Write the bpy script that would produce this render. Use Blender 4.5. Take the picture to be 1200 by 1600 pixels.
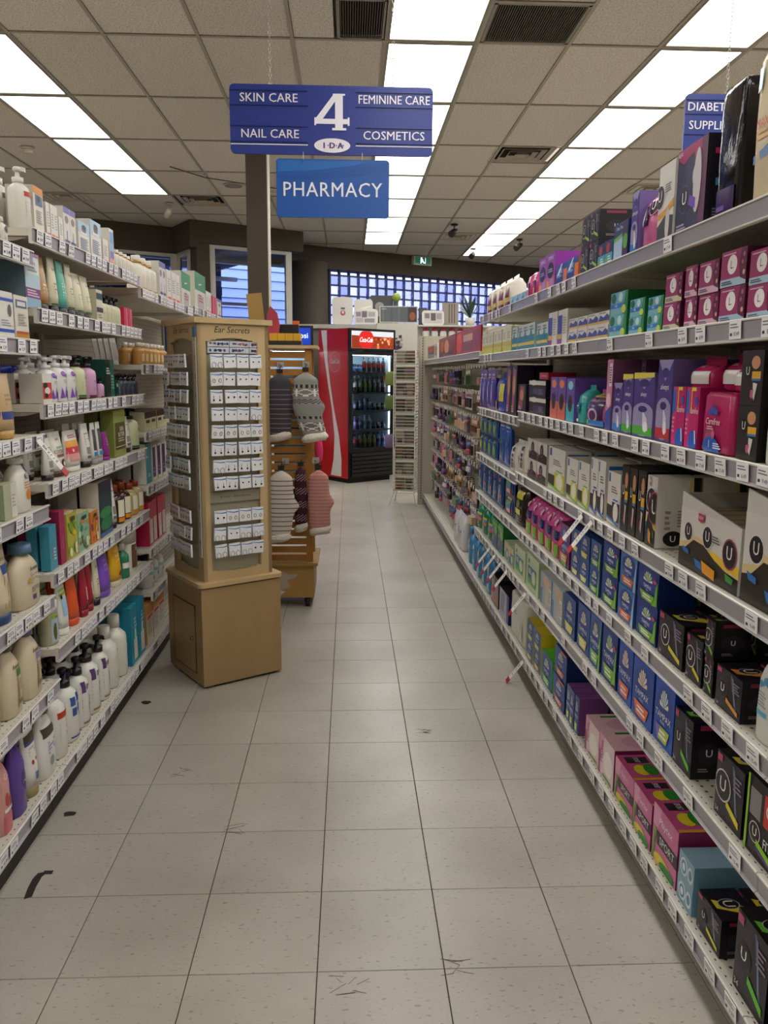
import bpy, math, random
from mathutils import Vector, Matrix
random.seed(7)
for o in list(bpy.data.objects): bpy.data.objects.remove(o)
SC = bpy.context.scene
COL = SC.collection
PI = math.pi
# ---------------------------------------------------------------- camera
F_PX, PITCH, YAW, ROLL, CAM_Z = 1269.25, .1690, .0432, .0067, 1.409
cam_data = bpy.data.cameras.new('camera')
cam_data.sensor_fit = 'VERTICAL'; cam_data.sensor_height = 32.0
cam_data.lens = F_PX / 1600 * 32.0
cam_data.clip_start = .02; cam_data.clip_end = 200
cam = bpy.data.objects.new('camera', cam_data); COL.objects.link(cam)
_f = Vector((math.sin(YAW)*math.cos(PITCH), math.cos(YAW)*math.cos(PITCH), -math.sin(PITCH)))
_r = Vector((math.cos(YAW), -math.sin(YAW), 0)); _u = _r.cross(_f)
_r2 = _r*math.cos(ROLL) + _u*math.sin(ROLL); _u2 = -_r*math.sin(ROLL) + _u*math.cos(ROLL)
_m = Matrix((( _r2.x,_u2.x,-_f.x),(_r2.y,_u2.y,-_f.y),(_r2.z,_u2.z,-_f.z)))
cam.matrix_world = Matrix.Translation((0,0,CAM_Z)) @ _m.to_4x4()
SC.camera = cam
# ---------------------------------------------------------------- world: a blue dusk sky
world = bpy.data.worlds.new('dusk_sky'); SC.world = world; world.use_nodes = True
wn = world.node_tree.nodes; wl = world.node_tree.links
bg = wn['Background']
tcw = wn.new('ShaderNodeTexCoord'); sepw = wn.new('ShaderNodeSeparateXYZ'); rampw = wn.new('ShaderNodeValToRGB')
wl.new(tcw.outputs['Generated'], sepw.inputs[0]); wl.new(sepw.outputs['Z'], rampw.inputs[0]); wl.new(rampw.outputs[0], bg.inputs[0])
rampw.color_ramp.elements[0].color = (.40,.47,.86,1); rampw.color_ramp.elements[1].color = (.16,.28,.72,1)
bg.inputs[1].default_value = SKY_STRENGTH = 3.6
# ---------------------------------------------------------------- exposure and light levels
PANEL_POWER = 5.2            # emission of the ceiling light panels
SC.view_settings.view_transform = 'Standard'; SC.view_settings.look = 'None'
SC.view_settings.exposure = EXPOSURE = 0.28
SC.view_settings.gamma = 1.0; SC.view_settings.use_curve_mapping = False
try:
    SC.cycles.max_bounces = 6; SC.cycles.diffuse_bounces = 5; SC.cycles.glossy_bounces = 3; SC.cycles.transmission_bounces = 6
    SC.cycles.caustics_reflective = False; SC.cycles.caustics_refractive = False
    SC.cycles.use_denoising = True
except Exception: pass

# ---------------------------------------------------------------- materials
def lin(c):
    if isinstance(c, str):
        c = c.lstrip('#'); c = c if len(c) == 6 else ''.join(q*2 for q in c); c = [int(c[i:i+2],16)/255 for i in (0,2,4)]
    return tuple((x/12.92 if x <= .04045 else ((x+.055)/1.055)**2.4) for x in c[:3]) + (1,)
_mats = {}
def mat(color, rough=.5, metal=0, noise=0, scale=30, bump=0, emit=0, trans=0, coat=0, alpha=1, ior=1.45, stretch=None, name=None, spec=None):
    key = (color, rough, metal, noise, scale, bump, emit, trans, coat, alpha, stretch, spec)
    if key in _mats: return _mats[key]
    m = bpy.data.materials.new(name or 'material'); m.use_nodes = True
    nt = m.node_tree; b = nt.nodes['Principled BSDF']
    c = lin(color)
    b.inputs['Base Color'].default_value = c
    b.inputs['Roughness'].default_value = rough; b.inputs['Metallic'].default_value = metal
    b.inputs['IOR'].default_value = ior
    if spec is not None: b.inputs['Specular IOR Level'].default_value = spec
    if coat: b.inputs['Coat Weight'].default_value = coat; b.inputs['Coat Roughness'].default_value = .08
    if trans: b.inputs['Transmission Weight'].default_value = trans
    if alpha < 1: b.inputs['Alpha'].default_value = alpha
    if emit: b.inputs['Emission Color'].default_value = c; b.inputs['Emission Strength'].default_value = emit
    if noise or bump:
        tc = nt.nodes.new('ShaderNodeTexCoord'); n = nt.nodes.new('ShaderNodeTexNoise')
        n.inputs['Scale'].default_value = scale; n.inputs['Detail'].default_value = 4
        if stretch:
            mp = nt.nodes.new('ShaderNodeMapping'); mp.inputs['Scale'].default_value = stretch
            nt.links.new(tc.outputs['Object'], mp.inputs[0]); nt.links.new(mp.outputs[0], n.inputs['Vector'])
        else: nt.links.new(tc.outputs['Object'], n.inputs['Vector'])
        if noise:
            r = nt.nodes.new('ShaderNodeValToRGB')
            r.color_ramp.elements[0].position = .3; r.color_ramp.elements[1].position = .7
            r.color_ramp.elements[0].color = tuple(x*(1-noise) for x in c[:3])+(1,)
            r.color_ramp.elements[1].color = tuple(min(1,x*(1+noise)) for x in c[:3])+(1,)
            nt.links.new(n.outputs['Fac'], r.inputs[0]); nt.links.new(r.outputs[0], b.inputs['Base Color'])
        if bump:
            bp = nt.nodes.new('ShaderNodeBump'); bp.inputs['Strength'].default_value = bump; bp.inputs['Distance'].default_value = .004
            nt.links.new(n.outputs['Fac'], bp.inputs['Height']); nt.links.new(bp.outputs[0], b.inputs['Normal'])
    _mats[key] = m
    return m
def pm(c, gloss=.38):      # printed card or plastic
    return c if not isinstance(c, str) else mat(c, gloss)

# ---------------------------------------------------------------- lettering
_txt = {}
def glyphs(s, bold=0, shear=0, space=1):
    k = (s, bold, shear, space)
    if k not in _txt:
        c = bpy.data.curves.new('lettering', 'FONT'); c.body = s; c.resolution_u = 2
        c.offset = bold; c.shear = shear; c.space_character = space
        o = bpy.data.objects.new('lettering', c)
        me = bpy.data.meshes.new_from_object(o)
        vs = [v.co.xy[:] for v in me.vertices]; fs = [tuple(p.vertices) for p in me.polygons]
        fs = [f if sum(vs[f[i]][0]*vs[f[(i+1)%len(f)]][1]-vs[f[(i+1)%len(f)]][0]*vs[f[i]][1] for i in range(len(f))) > 0 else f[::-1] for f in fs]
        bpy.data.objects.remove(o); bpy.data.meshes.remove(me); bpy.data.curves.remove(c)
        if not vs: vs, fs = [(0,0),(0,1),(1,0)], []
        x0 = min(v[0] for v in vs); x1 = max(v[0] for v in vs); y0 = min(v[1] for v in vs); y1 = max(v[1] for v in vs)
        h = max(1e-6, y1-y0)
        vs = [((v[0]-(x0+x1)/2)/h, (v[1]-(y0+y1)/2)/h) for v in vs]
        _txt[k] = (vs, fs, (x1-x0)/h)
    return _txt[k]

# ---------------------------------------------------------------- mesh builder
class MB:
    def __init__(s): s.v=[]; s.f=[]; s.mi=[]; s.sm=[]; s.ms=[]
    def m(s, m):
        m = pm(m)
        if m not in s.ms: s.ms.append(m)
        return s.ms.index(m)
    def face(s, idx, m, smooth=False): s.f.append(tuple(idx)); s.mi.append(s.m(m)); s.sm.append(smooth)
    def poly(s, pts, m): 
        b = len(s.v); s.v += [tuple(p) for p in pts]; s.face(range(b, b+len(pts)), m)
    def box(s, a, b, m, front=None, top=None, side=None, M=None):
        (x0,y0,z0),(x1,y1,z1) = a, b
        i = len(s.v)
        vs = [(x0,y0,z0),(x1,y0,z0),(x1,y1,z0),(x0,y1,z0),(x0,y0,z1),(x1,y0,z1),(x1,y1,z1),(x0,y1,z1)]
        if M: vs = [tuple(M @ Vector(v)) for v in vs]
        s.v += vs
        for q, mm in (((0,3,2,1),m),((4,5,6,7),top or m),((0,1,5,4),front or m),((2,3,7,6),m),((1,2,6,5),side or m),((3,0,4,7),side or m)):
            s.face([i+k for k in q], mm)
        return s
    def rings(s, rings, m, smooth=True, capb=True, capt=True, mcap=None, closed=True):
        n = len(rings[0]); base = len(s.v)
        for r in rings: s.v += [tuple(p) for p in r]
        for k in range(len(rings)-1):
            for j in range(n if closed else n-1):
                a = base+k*n+j; b = base+k*n+(j+1)%n
                s.face((a, b, b+n, a+n), m, smooth)
        if capb: s.face([base+j for j in range(n)][::-1], mcap or m)
        if capt: s.face([base+(len(rings)-1)*n+j for j in range(n)], mcap or m)
        return s
    def tube(s, pts, r, m, n=6):
        pts = [Vector(p) for p in pts]; rings = []
        for i, p in enumerate(pts):
            d = (pts[min(i+1,len(pts)-1)]-pts[max(i-1,0)]).normalized()
            a = d.orthogonal().normalized() if i == 0 else (pa - d*pa.dot(d)).normalized()
            pa = a; b = d.cross(a)
            rr = r[i] if isinstance(r, (list, tuple)) else r
            rings.append([p + (a*math.cos(2*PI*j/n) + b*math.sin(2*PI*j/n))*rr for j in range(n)])
        return s.rings(rings, m)
    def cyl(s, c, r, z0, z1, m, n=16, r2=None):
        r2 = r if r2 is None else r2
        return s.rings([[(c[0]+rr*math.cos(2*PI*j/n), c[1]+rr*math.sin(2*PI*j/n), z) for j in range(n)] for rr, z in ((r,z0),(r2,z1))], m)
    def text(s, t, fn, h, m, w=None, bold=.0, shear=0, space=1):
        vs, fs, tw = glyphs(t, 0, shear, space)
        k = h
        kx = h if (w is None or tw*h <= w) else w/tw
        for q in ((0,) if not bold else (-1,1)):
            b = len(s.v); P = [fn(x*kx+q*bold*h*.8, y*k) for x, y in vs]
            s.v += [(p[0], p[1]-(.00012 if q > 0 else 0), p[2]) for p in P]
            for f in fs: s.face([b+i for i in f], m)
    def mesh(s, name):
        me = bpy.data.meshes.new(name); me.from_pydata(s.v, [], s.f)
        for m in s.ms: me.materials.append(m)
        me.polygons.foreach_set('material_index', s.mi); me.polygons.foreach_set('use_smooth', s.sm)
        me.update(); return me
    def build(s, name, parent=None, loc=(0,0,0), rotz=0):
        return link(name, s.mesh(name), parent, loc, rotz)
def link(name, me, parent=None, loc=(0,0,0), rotz=0, rot=None):
    o = bpy.data.objects.new(name, me); COL.objects.link(o)
    o.location = loc; o.rotation_euler = rot or (0,0,rotz)
    if parent is not None: o.parent = parent
    return o
def tag(o, label=None, cat=None, group=None, kind=None):
    if label: o['label'] = label
    if cat: o['category'] = cat
    if group: o['group'] = group
    if kind: o['kind'] = kind
    return o
def thing(name, label, cat, loc=(0,0,0), rotz=0, group=None):
    o = bpy.data.objects.new(name, None); COL.objects.link(o); o.empty_display_size = .05
    o.location = loc; o.rotation_euler = (0,0,rotz)
    return tag(o, label, cat, group)
def rrect(x0, z0, x1, z1, r, n=4):
    p = []
    for cx, cz, a0 in ((x1-r,z0+r,-PI/2),(x1-r,z1-r,0),(x0+r,z1-r,PI/2),(x0+r,z0+r,PI)):
        for i in range(n+1):
            a = a0 + PI/2*i/n; p.append((cx+r*math.cos(a), cz+r*math.sin(a)))
    return p
def slab(mb, pts, y0, y1, m, edge=None):    # a plate with outline pts in x,z between y0 and y1
    i = len(mb.v); n = len(pts)
    mb.v += [(x,y0,z) for x,z in pts] + [(x,y1,z) for x,z in pts]
    mb.face([i+k for k in range(n)], m); mb.face([i+n+k for k in range(n)][::-1], m)
    for k in range(n): mb.face((i+k, i+n+k, i+n+(k+1)%n, i+(k+1)%n), edge or m)
# ================================================================ SETTING
CEIL = 3.561
A30 = math.radians(30)
W0 = Vector((-2.2,12.31,0)); WD = Vector((math.cos(A30),math.sin(A30),0)); WN = Vector((-math.sin(A30),math.cos(A30),0))
def wp(s, t, z=0): p = W0 + WD*s + WN*t; return Vector((p.x, p.y, z))
M_wallbrown = mat('#4a4138', .75, noise=.06, scale=6)
M_side = mat('#b5ad9e', .8, noise=.04, scale=4)
# --- floor: each tile near enough to tell apart is a part, the rest is one sheet
def floor_material():
    m = bpy.data.materials.new('vinyl_tile'); m.use_nodes = True; nt = m.node_tree; b = nt.nodes['Principled BSDF']
    tc = nt.nodes.new('ShaderNodeTexCoord'); oi = nt.nodes.new('ShaderNodeObjectInfo')
    add = nt.nodes.new('ShaderNodeVectorMath'); add.operation = 'ADD'
    sc = nt.nodes.new('ShaderNodeVectorMath'); sc.operation = 'SCALE'; sc.inputs['Scale'].default_value = 1.0
    nt.links.new(oi.outputs['Location'], sc.inputs[0]); nt.links.new(tc.outputs['Object'], add.inputs[0]); nt.links.new(sc.outputs[0], add.inputs[1])
    def noise(scale, detail, lo, hi, c0, c1, mp=None, dist=0):
        n = nt.nodes.new('ShaderNodeTexNoise'); n.inputs['Scale'].default_value = scale; n.inputs['Detail'].default_value = detail
        n.inputs['Distortion'].default_value = dist
        if mp:
            k = nt.nodes.new('ShaderNodeMapping'); k.inputs['Scale'].default_value = mp; nt.links.new(add.outputs[0], k.inputs[0]); nt.links.new(k.outputs[0], n.inputs['Vector'])
        else: nt.links.new(add.outputs[0], n.inputs['Vector'])
        r = nt.nodes.new('ShaderNodeValToRGB'); r.color_ramp.elements[0].position = lo; r.color_ramp.elements[1].position = hi
        r.color_ramp.elements[0].color = c0; r.color_ramp.elements[1].color = c1
        nt.links.new(n.outputs['Fac'], r.inputs[0]); return n, r
    n1, r1 = noise(2.2, 5, .3, .7, lin('#aaa499'), lin('#bcb7ad'))
    n2, r2 = noise(55, 2, .30, .37, (.50,.47,.42,1), (1,1,1,1), (1,2.4,1))           # dark chips of the tile pattern
    n3, r3 = noise(70, 2, .66, .72, (0,0,0,1), (.05,.05,.045,1), (2,1,1))
    n4, r4 = noise(1.1, 6, .30, .70, (.93,.925,.915,1), (1,1,1,1), None, 0)            # scuffs and worn polish
    mu = nt.nodes.new('ShaderNodeMixRGB'); mu.blend_type = 'MULTIPLY'; mu.inputs[0].default_value = .75
    nt.links.new(r1.outputs[0], mu.inputs[1]); nt.links.new(r2.outputs[0], mu.inputs[2])
    ad = nt.nodes.new('ShaderNodeMixRGB'); ad.blend_type = 'ADD'; ad.inputs[0].default_value = 1
    nt.links.new(mu.outputs[0], ad.inputs[1]); nt.links.new(r3.outputs[0], ad.inputs[2])
    m4 = nt.nodes.new('ShaderNodeMixRGB'); m4.blend_type = 'MULTIPLY'; m4.inputs[0].default_value = 1
    nt.links.new(ad.outputs[0], m4.inputs[1]); nt.links.new(r4.outputs[0], m4.inputs[2])
    rv = nt.nodes.new('ShaderNodeMapRange'); rv.inputs['To Min'].default_value = .955; rv.inputs['To Max'].default_value = 1.03
    nt.links.new(oi.outputs['Random'], rv.inputs[0])
    m5 = nt.nodes.new('ShaderNodeVectorMath'); m5.operation = 'SCALE'; nt.links.new(m4.outputs[0], m5.inputs[0]); nt.links.new(rv.outputs[0], m5.inputs['Scale'])
    nt.links.new(m5.outputs[0], b.inputs['Base Color'])
    n6, r6 = noise(3.5, 6, .35, .65, (.29,.29,.29,1), (.37,.37,.37,1), None, 0)
    nt.links.new(r6.outputs[0], b.inputs['Roughness'])
    b.inputs['Specular IOR Level'].default_value = .5
    bp = nt.nodes.new('ShaderNodeBump'); bp.inputs['Strength'].default_value = .07; bp.inputs['Distance'].default_value = .006
    n7, r7 = noise(5, 3, 0, 1, (0,0,0,1), (1,1,1,1), None, .4)
    return m
M_tile = floor_material()
floor = MB().box((-6,-3,-.06),(6,22,-.0035), mat('#2f2a24', .9)).build('floor'); tag(floor, kind='structure')
TX, TY, TS = -.0774, 1.7317, .3048
tmb = MB(); g = .0011
a = TS/2 - g
tmb.rings([[(-a,-a,-.003),(a,-a,-.003),(a,a,-.003),(-a,a,-.003)],[(-a,-a,-.0008),(a,-a,-.0008),(a,a,-.0008),(-a,a,-.0008)],[(-a+.0012,-a+.0012,0),(a-.0012,-a+.0012,0),(a-.0012,a-.0012,0),(-a+.0012,a-.0012,0)]], M_tile, smooth=False, capb=False)
tile_me = tmb.mesh('floor_tile')
rest = MB()
for i in range(-19, 20):
    for j in range(-14, 64):
        cx, cy = TX+(i+.5)*TS, TY+(j+.5)*TS
        if -4 <= i <= 3 and -2 <= j <= 33: link('floor_tile', tile_me, floor, (cx, cy, 0))
        else: rest.poly([(cx-a,cy-a,0),(cx+a,cy-a,0),(cx+a,cy+a,0),(cx-a,cy+a,0)], M_tile)
tag(rest.build('floor_tile_field', floor), kind='stuff')
# scuffs and a torn strip of tape stuck on the floor
def blot(x, y, r, n=9, sx=1):
    pts = []
    for k in range(n):
        a_ = 2*PI*k/n; rr = r*random.uniform(.45,1.1); pts.append((x+rr*sx*math.cos(a_), y+rr*math.sin(a_), .0006))
    return pts
sc_mb = MB(); M_scuff = mat('#6f675a', .8); M_scuff2 = mat('#4c443b', .8)
for x, y, r in ((.0,1.69,.022),(.26,1.74,.02),(-.36,2.36,.018),(-.6,2.73,.016),(.93,2.62,.02),(.30,3.04,.012)):
    for k in range(8):
        a_ = random.uniform(0,2*PI); dx, dy = random.uniform(-r,r)*1.6, random.uniform(-r,r)*1.6
        L = random.uniform(.012,.035); ca, sa = math.cos(a_)*L, math.sin(a_)*L*.6; w_ = .0012
        sc_mb.poly([(x+dx-ca,y+dy-sa-w_,.0006),(x+dx+ca,y+dy+sa-w_,.0006),(x+dx+ca,y+dy+sa+w_,.0006),(x+dx-ca,y+dy-sa+w_,.0006)], M_scuff)
tag(sc_mb.build('floor_scuff', floor))
tp = MB()
def q4(x, y, w): return [(x-w,y-.006,0),(x+w,y+.004,0),(x+w,y+.004,.0012),(x-w,y-.006,.0012)]
tp.rings([q4(-.872,2.035,.009),q4(-.878,2.08,.010),q4(-.880,2.125,.011),q4(-.872,2.150,.014)], mat('#2e2524', .7), smooth=False)
tp.box((-.872,2.140,0),(-.846,2.156,.0011), mat('#2e2524', .7))
tag(tp.build('tape_scrap'), 'dark strip of torn tape stuck on floor by left shelving', 'tape')
for x, y, s_ in ((-.872,3.36,.02),(-.905,2.46,.016)):
    c_ = MB(); c_.poly([(p[0],p[1],.0015) for p in blot(x,y,s_,9,1.6)], mat('#2c2522', .8))
    tag(c_.build('dirt_chip'), 'small dark chip on floor, '+('beside the wooden display base' if y > 3 else 'under front edge of left bottom shelf'), 'debris')
# --- ceiling
def ceiling_material():
    m = bpy.data.materials.new('acoustic_tile'); m.use_nodes = True; nt = m.node_tree; b = nt.nodes['Principled BSDF']
    b.inputs['Roughness'].default_value = .95
    tc = nt.nodes.new('ShaderNodeTexCoord'); oi = nt.nodes.new('ShaderNodeObjectInfo')
    add = nt.nodes.new('ShaderNodeVectorMath'); add.operation = 'ADD'
    nt.links.new(tc.outputs['Object'], add.inputs[0]); nt.links.new(oi.outputs['Location'], add.inputs[1])
    n = nt.nodes.new('ShaderNodeTexNoise'); n.inputs['Scale'].default_value = 95; n.inputs['Detail'].default_value = 3; nt.links.new(add.outputs[0], n.inputs['Vector'])
    r = nt.nodes.new('ShaderNodeValToRGB'); r.color_ramp.elements[0].position = .36; r.color_ramp.elements[1].position = .5
    r.color_ramp.elements[0].color = lin('#b3aba0'); r.color_ramp.elements[1].color = lin('#dfd8ce')
    nt.links.new(n.outputs['Fac'], r.inputs[0])
    rv = nt.nodes.new('ShaderNodeMapRange'); rv.inputs['To Min'].default_value = .94; rv.inputs['To Max'].default_value = 1.03
    nt.links.new(oi.outputs['Random'], rv.inputs[0])
    sc = nt.nodes.new('ShaderNodeVectorMath'); sc.operation = 'SCALE'; nt.links.new(r.outputs[0], sc.inputs[0]); nt.links.new(rv.outputs[0], sc.inputs['Scale'])
    nt.links.new(sc.outputs[0], b.inputs['Base Color'])
    bp = nt.nodes.new('ShaderNodeBump'); bp.inputs['Strength'].default_value = .4; bp.inputs['Distance'].default_value = .003
    nt.links.new(n.outputs['Fac'], bp.inputs['Height']); nt.links.new(bp.outputs[0], b.inputs['Normal'])
    return m
M_ctile = ceiling_material(); M_tbar = mat('#a79f90', .6)
CX, CY, CW, CL = .2364, 5.779, .61, 1.22
def wall_y(x): return 13.6+(x+2.95)*.5774
ceil = MB().rings([[(-6,-3,z),(6,-3,z),(6,wall_y(6),z),(-6,wall_y(-6),z)] for z in (CEIL+.10,CEIL+.16)], mat('#6b6459', .9), smooth=False).build('ceiling'); tag(ceil, kind='structure')
def inside(x, y):       # in front of the slanted back wall
    d = Vector((x,y,0)) - W0; s, t = d.dot(WD), d.dot(WN)
    return t < (1.15 if s > 1.72 else (.0 if s > 0 else .77)) + .75
LIGHT_COLS = {0:(-7,6), 3:(-7,7), -5:(-7,3), 7:(-7,6), -9:(-7,2)}  # the outermost column on each side is unseen, added for illumination
ctile_me = MB().box((-.293,-.598,.0),(.293,.598,.02), M_ctile).mesh('ceiling_tile')
half_me = MB().box((-.293,-.293,.0),(.293,.293,.02), M_ctile).mesh('ceiling_tile')
VENTS = {(1,2):'v',(2,2):'v2'}
bars = MB(); n_t = 0
for i in range(-10, 9):
    for j in range(-7, 10):
        x0, y0 = CX+i*CW, CY+j*CL
        cx, cy = x0+CW/2, y0+CL/2
        if not inside(cx, cy-.3): continue
        if i in LIGHT_COLS and LIGHT_COLS[i][0] <= j <= LIGHT_COLS[i][1]: continue
        if (i,j) in ((1,-1),(-1,-1)): 
            link('ceiling_tile', half_me, ceil, (cx, y0+.305, CEIL+.008)); 
            continue
        if (i,j) == (2,2):
            link('ceiling_tile', half_me, ceil, (cx, y0+.915, CEIL+.008)); continue
        if (i,j) == (-4,4):
            link('ceiling_tile', half_me, ceil, (cx, y0+.915, CEIL+.008)); continue
        link('ceiling_tile', ctile_me, ceil, (cx, cy, CEIL+.008)); n_t += 1
for i in range(-10, 10): bars.box((CX+i*CW-.012,-3,CEIL),(CX+i*CW+.012,wall_y(CX+i*CW)-.3,CEIL+.004), M_tbar); bars.box((CX+i*CW-.002,-3,CEIL+.004),(CX+i*CW+.002,wall_y(CX+i*CW)-.3,CEIL+.035), M_tbar)
for j in range(-7, 10): bars.box((max(-6,(CY+j*CL-13.3)/.5774-2.95),CY+j*CL-.012,CEIL-.0005),(6,CY+j*CL+.012,CEIL+.0045), M_tbar)
for i, j in ((1,-1),(-1,-1),(2,2),(-4,4)): bars.box((CX+i*CW,CY+j*CL+.61-.012,CEIL-.001),(CX+(i+1)*CW,CY+j*CL+.61+.012,CEIL+.004), M_tbar)
tag(bars.build('ceiling_grid', ceil))
# light panels
M_panel = mat('#fffdf8', .4, emit=PANEL_POWER, name='light_diffuser')
M_frame = mat('#8f897c', .5)
lf = MB()
for a0, b0 in (((-.293,-.598,-.002),(.293,-.572,.03)),((-.293,.572,-.002),(.293,.598,.03)),((-.293,-.598,-.002),(-.276,.598,.03)),((.276,-.598,-.002),(.293,.598,.03))): lf.box(a0, b0, M_frame)
lf_me = lf.mesh('light_frame')
ld_me = MB().box((-.28,-.585,.004),(.28,.585,.012), M_panel).mesh('diffuser')
rowname = {0:'center ceiling light row', 3:'right ceiling light row', -5:'left ceiling light row', 7:'added far right light row', -9:'added far left light row'}
ORD = ['nearest','second nearest','third nearest','fourth nearest','fifth nearest','sixth nearest','seventh nearest','eighth nearest','ninth nearest','tenth nearest','eleventh nearest','twelfth nearest','thirteenth nearest','fourteenth nearest','fifteenth nearest','sixteenth nearest']
first_seen = {0:-2, 3:-1, -5:0}
for c, (j0, j1) in LIGHT_COLS.items():
    for j in range(j0, j1+1):
        vis = c in first_seen and j >= first_seen[c]
        lab = f'white flush ceiling light panel, {ORD[j-first_seen[c]]} in {rowname[c]}' if vis else (f'white ceiling light panel behind the viewer, {ORD[first_seen[c]-1-j]} back in {rowname[c]}' if c in first_seen else f'unseen ceiling light panel over a neighbouring aisle, {ORD[j-j0]} in {rowname[c]}')
        t = thing('ceiling_light', lab, 'ceiling light', (CX+c*CW+CW/2, CY+j*CL+CL/2, CEIL), 0, rowname[c] if vis else 'ceiling lights out of view')
        link('light_frame', lf_me, t); link('diffuser', ld_me, t)
# dark return-air grilles
def grille(name, label, cx, cy, w, l):
    t = thing(name, label, 'vent', (cx, cy, CEIL))
    mb = MB(); fr = mat('#8f877a', .5)
    for a0, b0 in (((-w/2,-l/2,0),(w/2,-l/2+.02,.02)),((-w/2,l/2-.02,0),(w/2,l/2,.02)),((-w/2,-l/2,0),(-w/2+.02,l/2,.02)),((w/2-.02,-l/2,0),(w/2,l/2,.02))): mb.box(a0, b0, fr)
    mb.build('frame', t)
    MB().box((-w/2,-l/2,.03),(w/2,l/2,.04), mat('#2c2620', .8)).build('backing', t)
    n = int((w-.04)/.0145); lm = MB().box((-.0025,-l/2+.02,.004),(.0025,l/2-.02,.022), mat('#5d554a', .6)).mesh('louver')
    for k in range(n): link('louver', lm, t, (-w/2+.02+(k+.5)*(w-.04)/n, 0, 0))
grille('return_grille', 'dark square louvered ceiling grille right of the center lights', CX+CW*1.5, CY-.305, .58, .58)
grille('return_grille', 'dark narrow louvered ceiling grille left of the center lights', CX-.16, CY-.305, .31, .58)
MB().box((-.13,-.293,0),(.13,.293,.02), M_ctile).build('ceiling_tile', ceil, (CX-CW+.145, CY-.305, CEIL+.008))
def diffuser(label, cx, cy, s=.58, k=4, wd=1.0):
    t = thing('air_diffuser', label, 'vent', (cx, cy, CEIL))
    MB().box((-s/2*wd,-s/2,.03),(s/2*wd,s/2,.035), mat('#1d1916', .9)).build('backing', t)
    for q in range(k):
        o_, i_ = s/2*(1-q/k), s/2*(1-q/k)-s*.055; z0 = -.004*q; mb = MB(); mm = mat('#b3ab9c', .5)
        ro = [(-o_*wd,-o_,.004+z0),(o_*wd,-o_,.004+z0),(o_*wd,o_,.004+z0),(-o_*wd,o_,.004+z0)]
        ri = [(-i_*wd,-i_,.026),(i_*wd,-i_,.026),(i_*wd,i_,.026),(-i_*wd,i_,.026)]
        ro2 = [(x,y,z-.003) for x,y,z in ro]
        mb.rings([ri, ro, ro2], mm, smooth=False, capb=False, capt=False)
        mb.build('louver_ring', t)
diffuser('beige square stepped air diffuser near the right light row', CX+2.42*CW, CY+2*CL+.305)
diffuser('far beige stepped air diffuser before the exit sign', CX+2.45*CW, CY+6*CL+.4, .55)
diffuser('beige stepped air diffuser by the left light row end, near pillar', CX-3.45*CW, CY+4*CL+.305, .58, 4)
diffuser('beige stepped air diffuser low at far left above lotions', CX-6.2*CW, CY+4*CL+.2, .55)
diffuser('beige stepped air diffuser at far right above shelf top', CX+5.4*CW, CY+3.4*CL, .55)
# smoke detector, round speaker, track spots
t = thing('smoke_detector', 'small round white smoke detector left of the left lights', 'smoke detector', (-3.14,8.56,CEIL))
MB().cyl((0,0),.065,-.02,0,mat('#d9d2c4',.5),20).build('base', t); MB().cyl((0,0),.038,-.055,-.02,mat('#cfc8ba',.5),20,.055).build('cap', t)
t = thing('ceiling_speaker', 'round white ceiling speaker left of the pillar', 'speaker', (-1.35,10.05,CEIL))
MB().cyl((0,0),.12,-.008,0,mat('#c9c2b4',.5),24).build('rim', t); MB().cyl((0,0),.10,-.014,-.008,mat('#8d8578',.7),24).build('speaker_grille', t)
t = thing('sprinkler', 'small ceiling sprinkler just left of the pillar', 'sprinkler', (-1.575,9.44,CEIL))
MB().cyl((0,0),.04,-.006,0,mat('#d0c9bb',.4,.5),14).build('plate', t); MB().cyl((0,0),.012,-.05,-.006,mat('#c0b9ab',.3,.8),8).build('nozzle', t)
for (x, y, az), lab, col in zip(((1.534,12.34,2.4),(2.75,13.58,2.2),(2.15,14.6,2.6),(-2.33,11.14,.6)), ('black swivel spotlight hanging between center and right lights','black swivel spotlight right of the right light row','black swivel spotlight at far end of right lights','white swivel spotlight at the end of the left lights'), ('#2b2723','#2b2723','#2b2723','#c4bdb0')):
    t = thing('spotlight', lab, 'spotlight', (x,y,CEIL), az); cm = mat(col,.4)
    MB().cyl((0,0),.05,-.02,0,cm,14).build('mount', t); MB().tube([(0,0,-.02),(0,0,-.09)],.008,cm).build('stem', t)
    MB().tube([(0,-.05,-.08),(0,.0,-.10),(0,.08,-.15)],[.03,.042,.05],cm,12).build('lamp_head', t)
# a thin cable sagging along the ceiling before the pillar
cb = MB(); cb.tube([(-1.9,9.2,CEIL-.005),(-1.6,9.6,CEIL-.02),(-1.2,9.9,CEIL-.012),(-.8,10.2,CEIL-.006)],.006,mat('#5c5449',.7),5)
tag(cb.build('ceiling_cable'), 'thin grey cable running under the ceiling left of pillar', 'cable')

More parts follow.
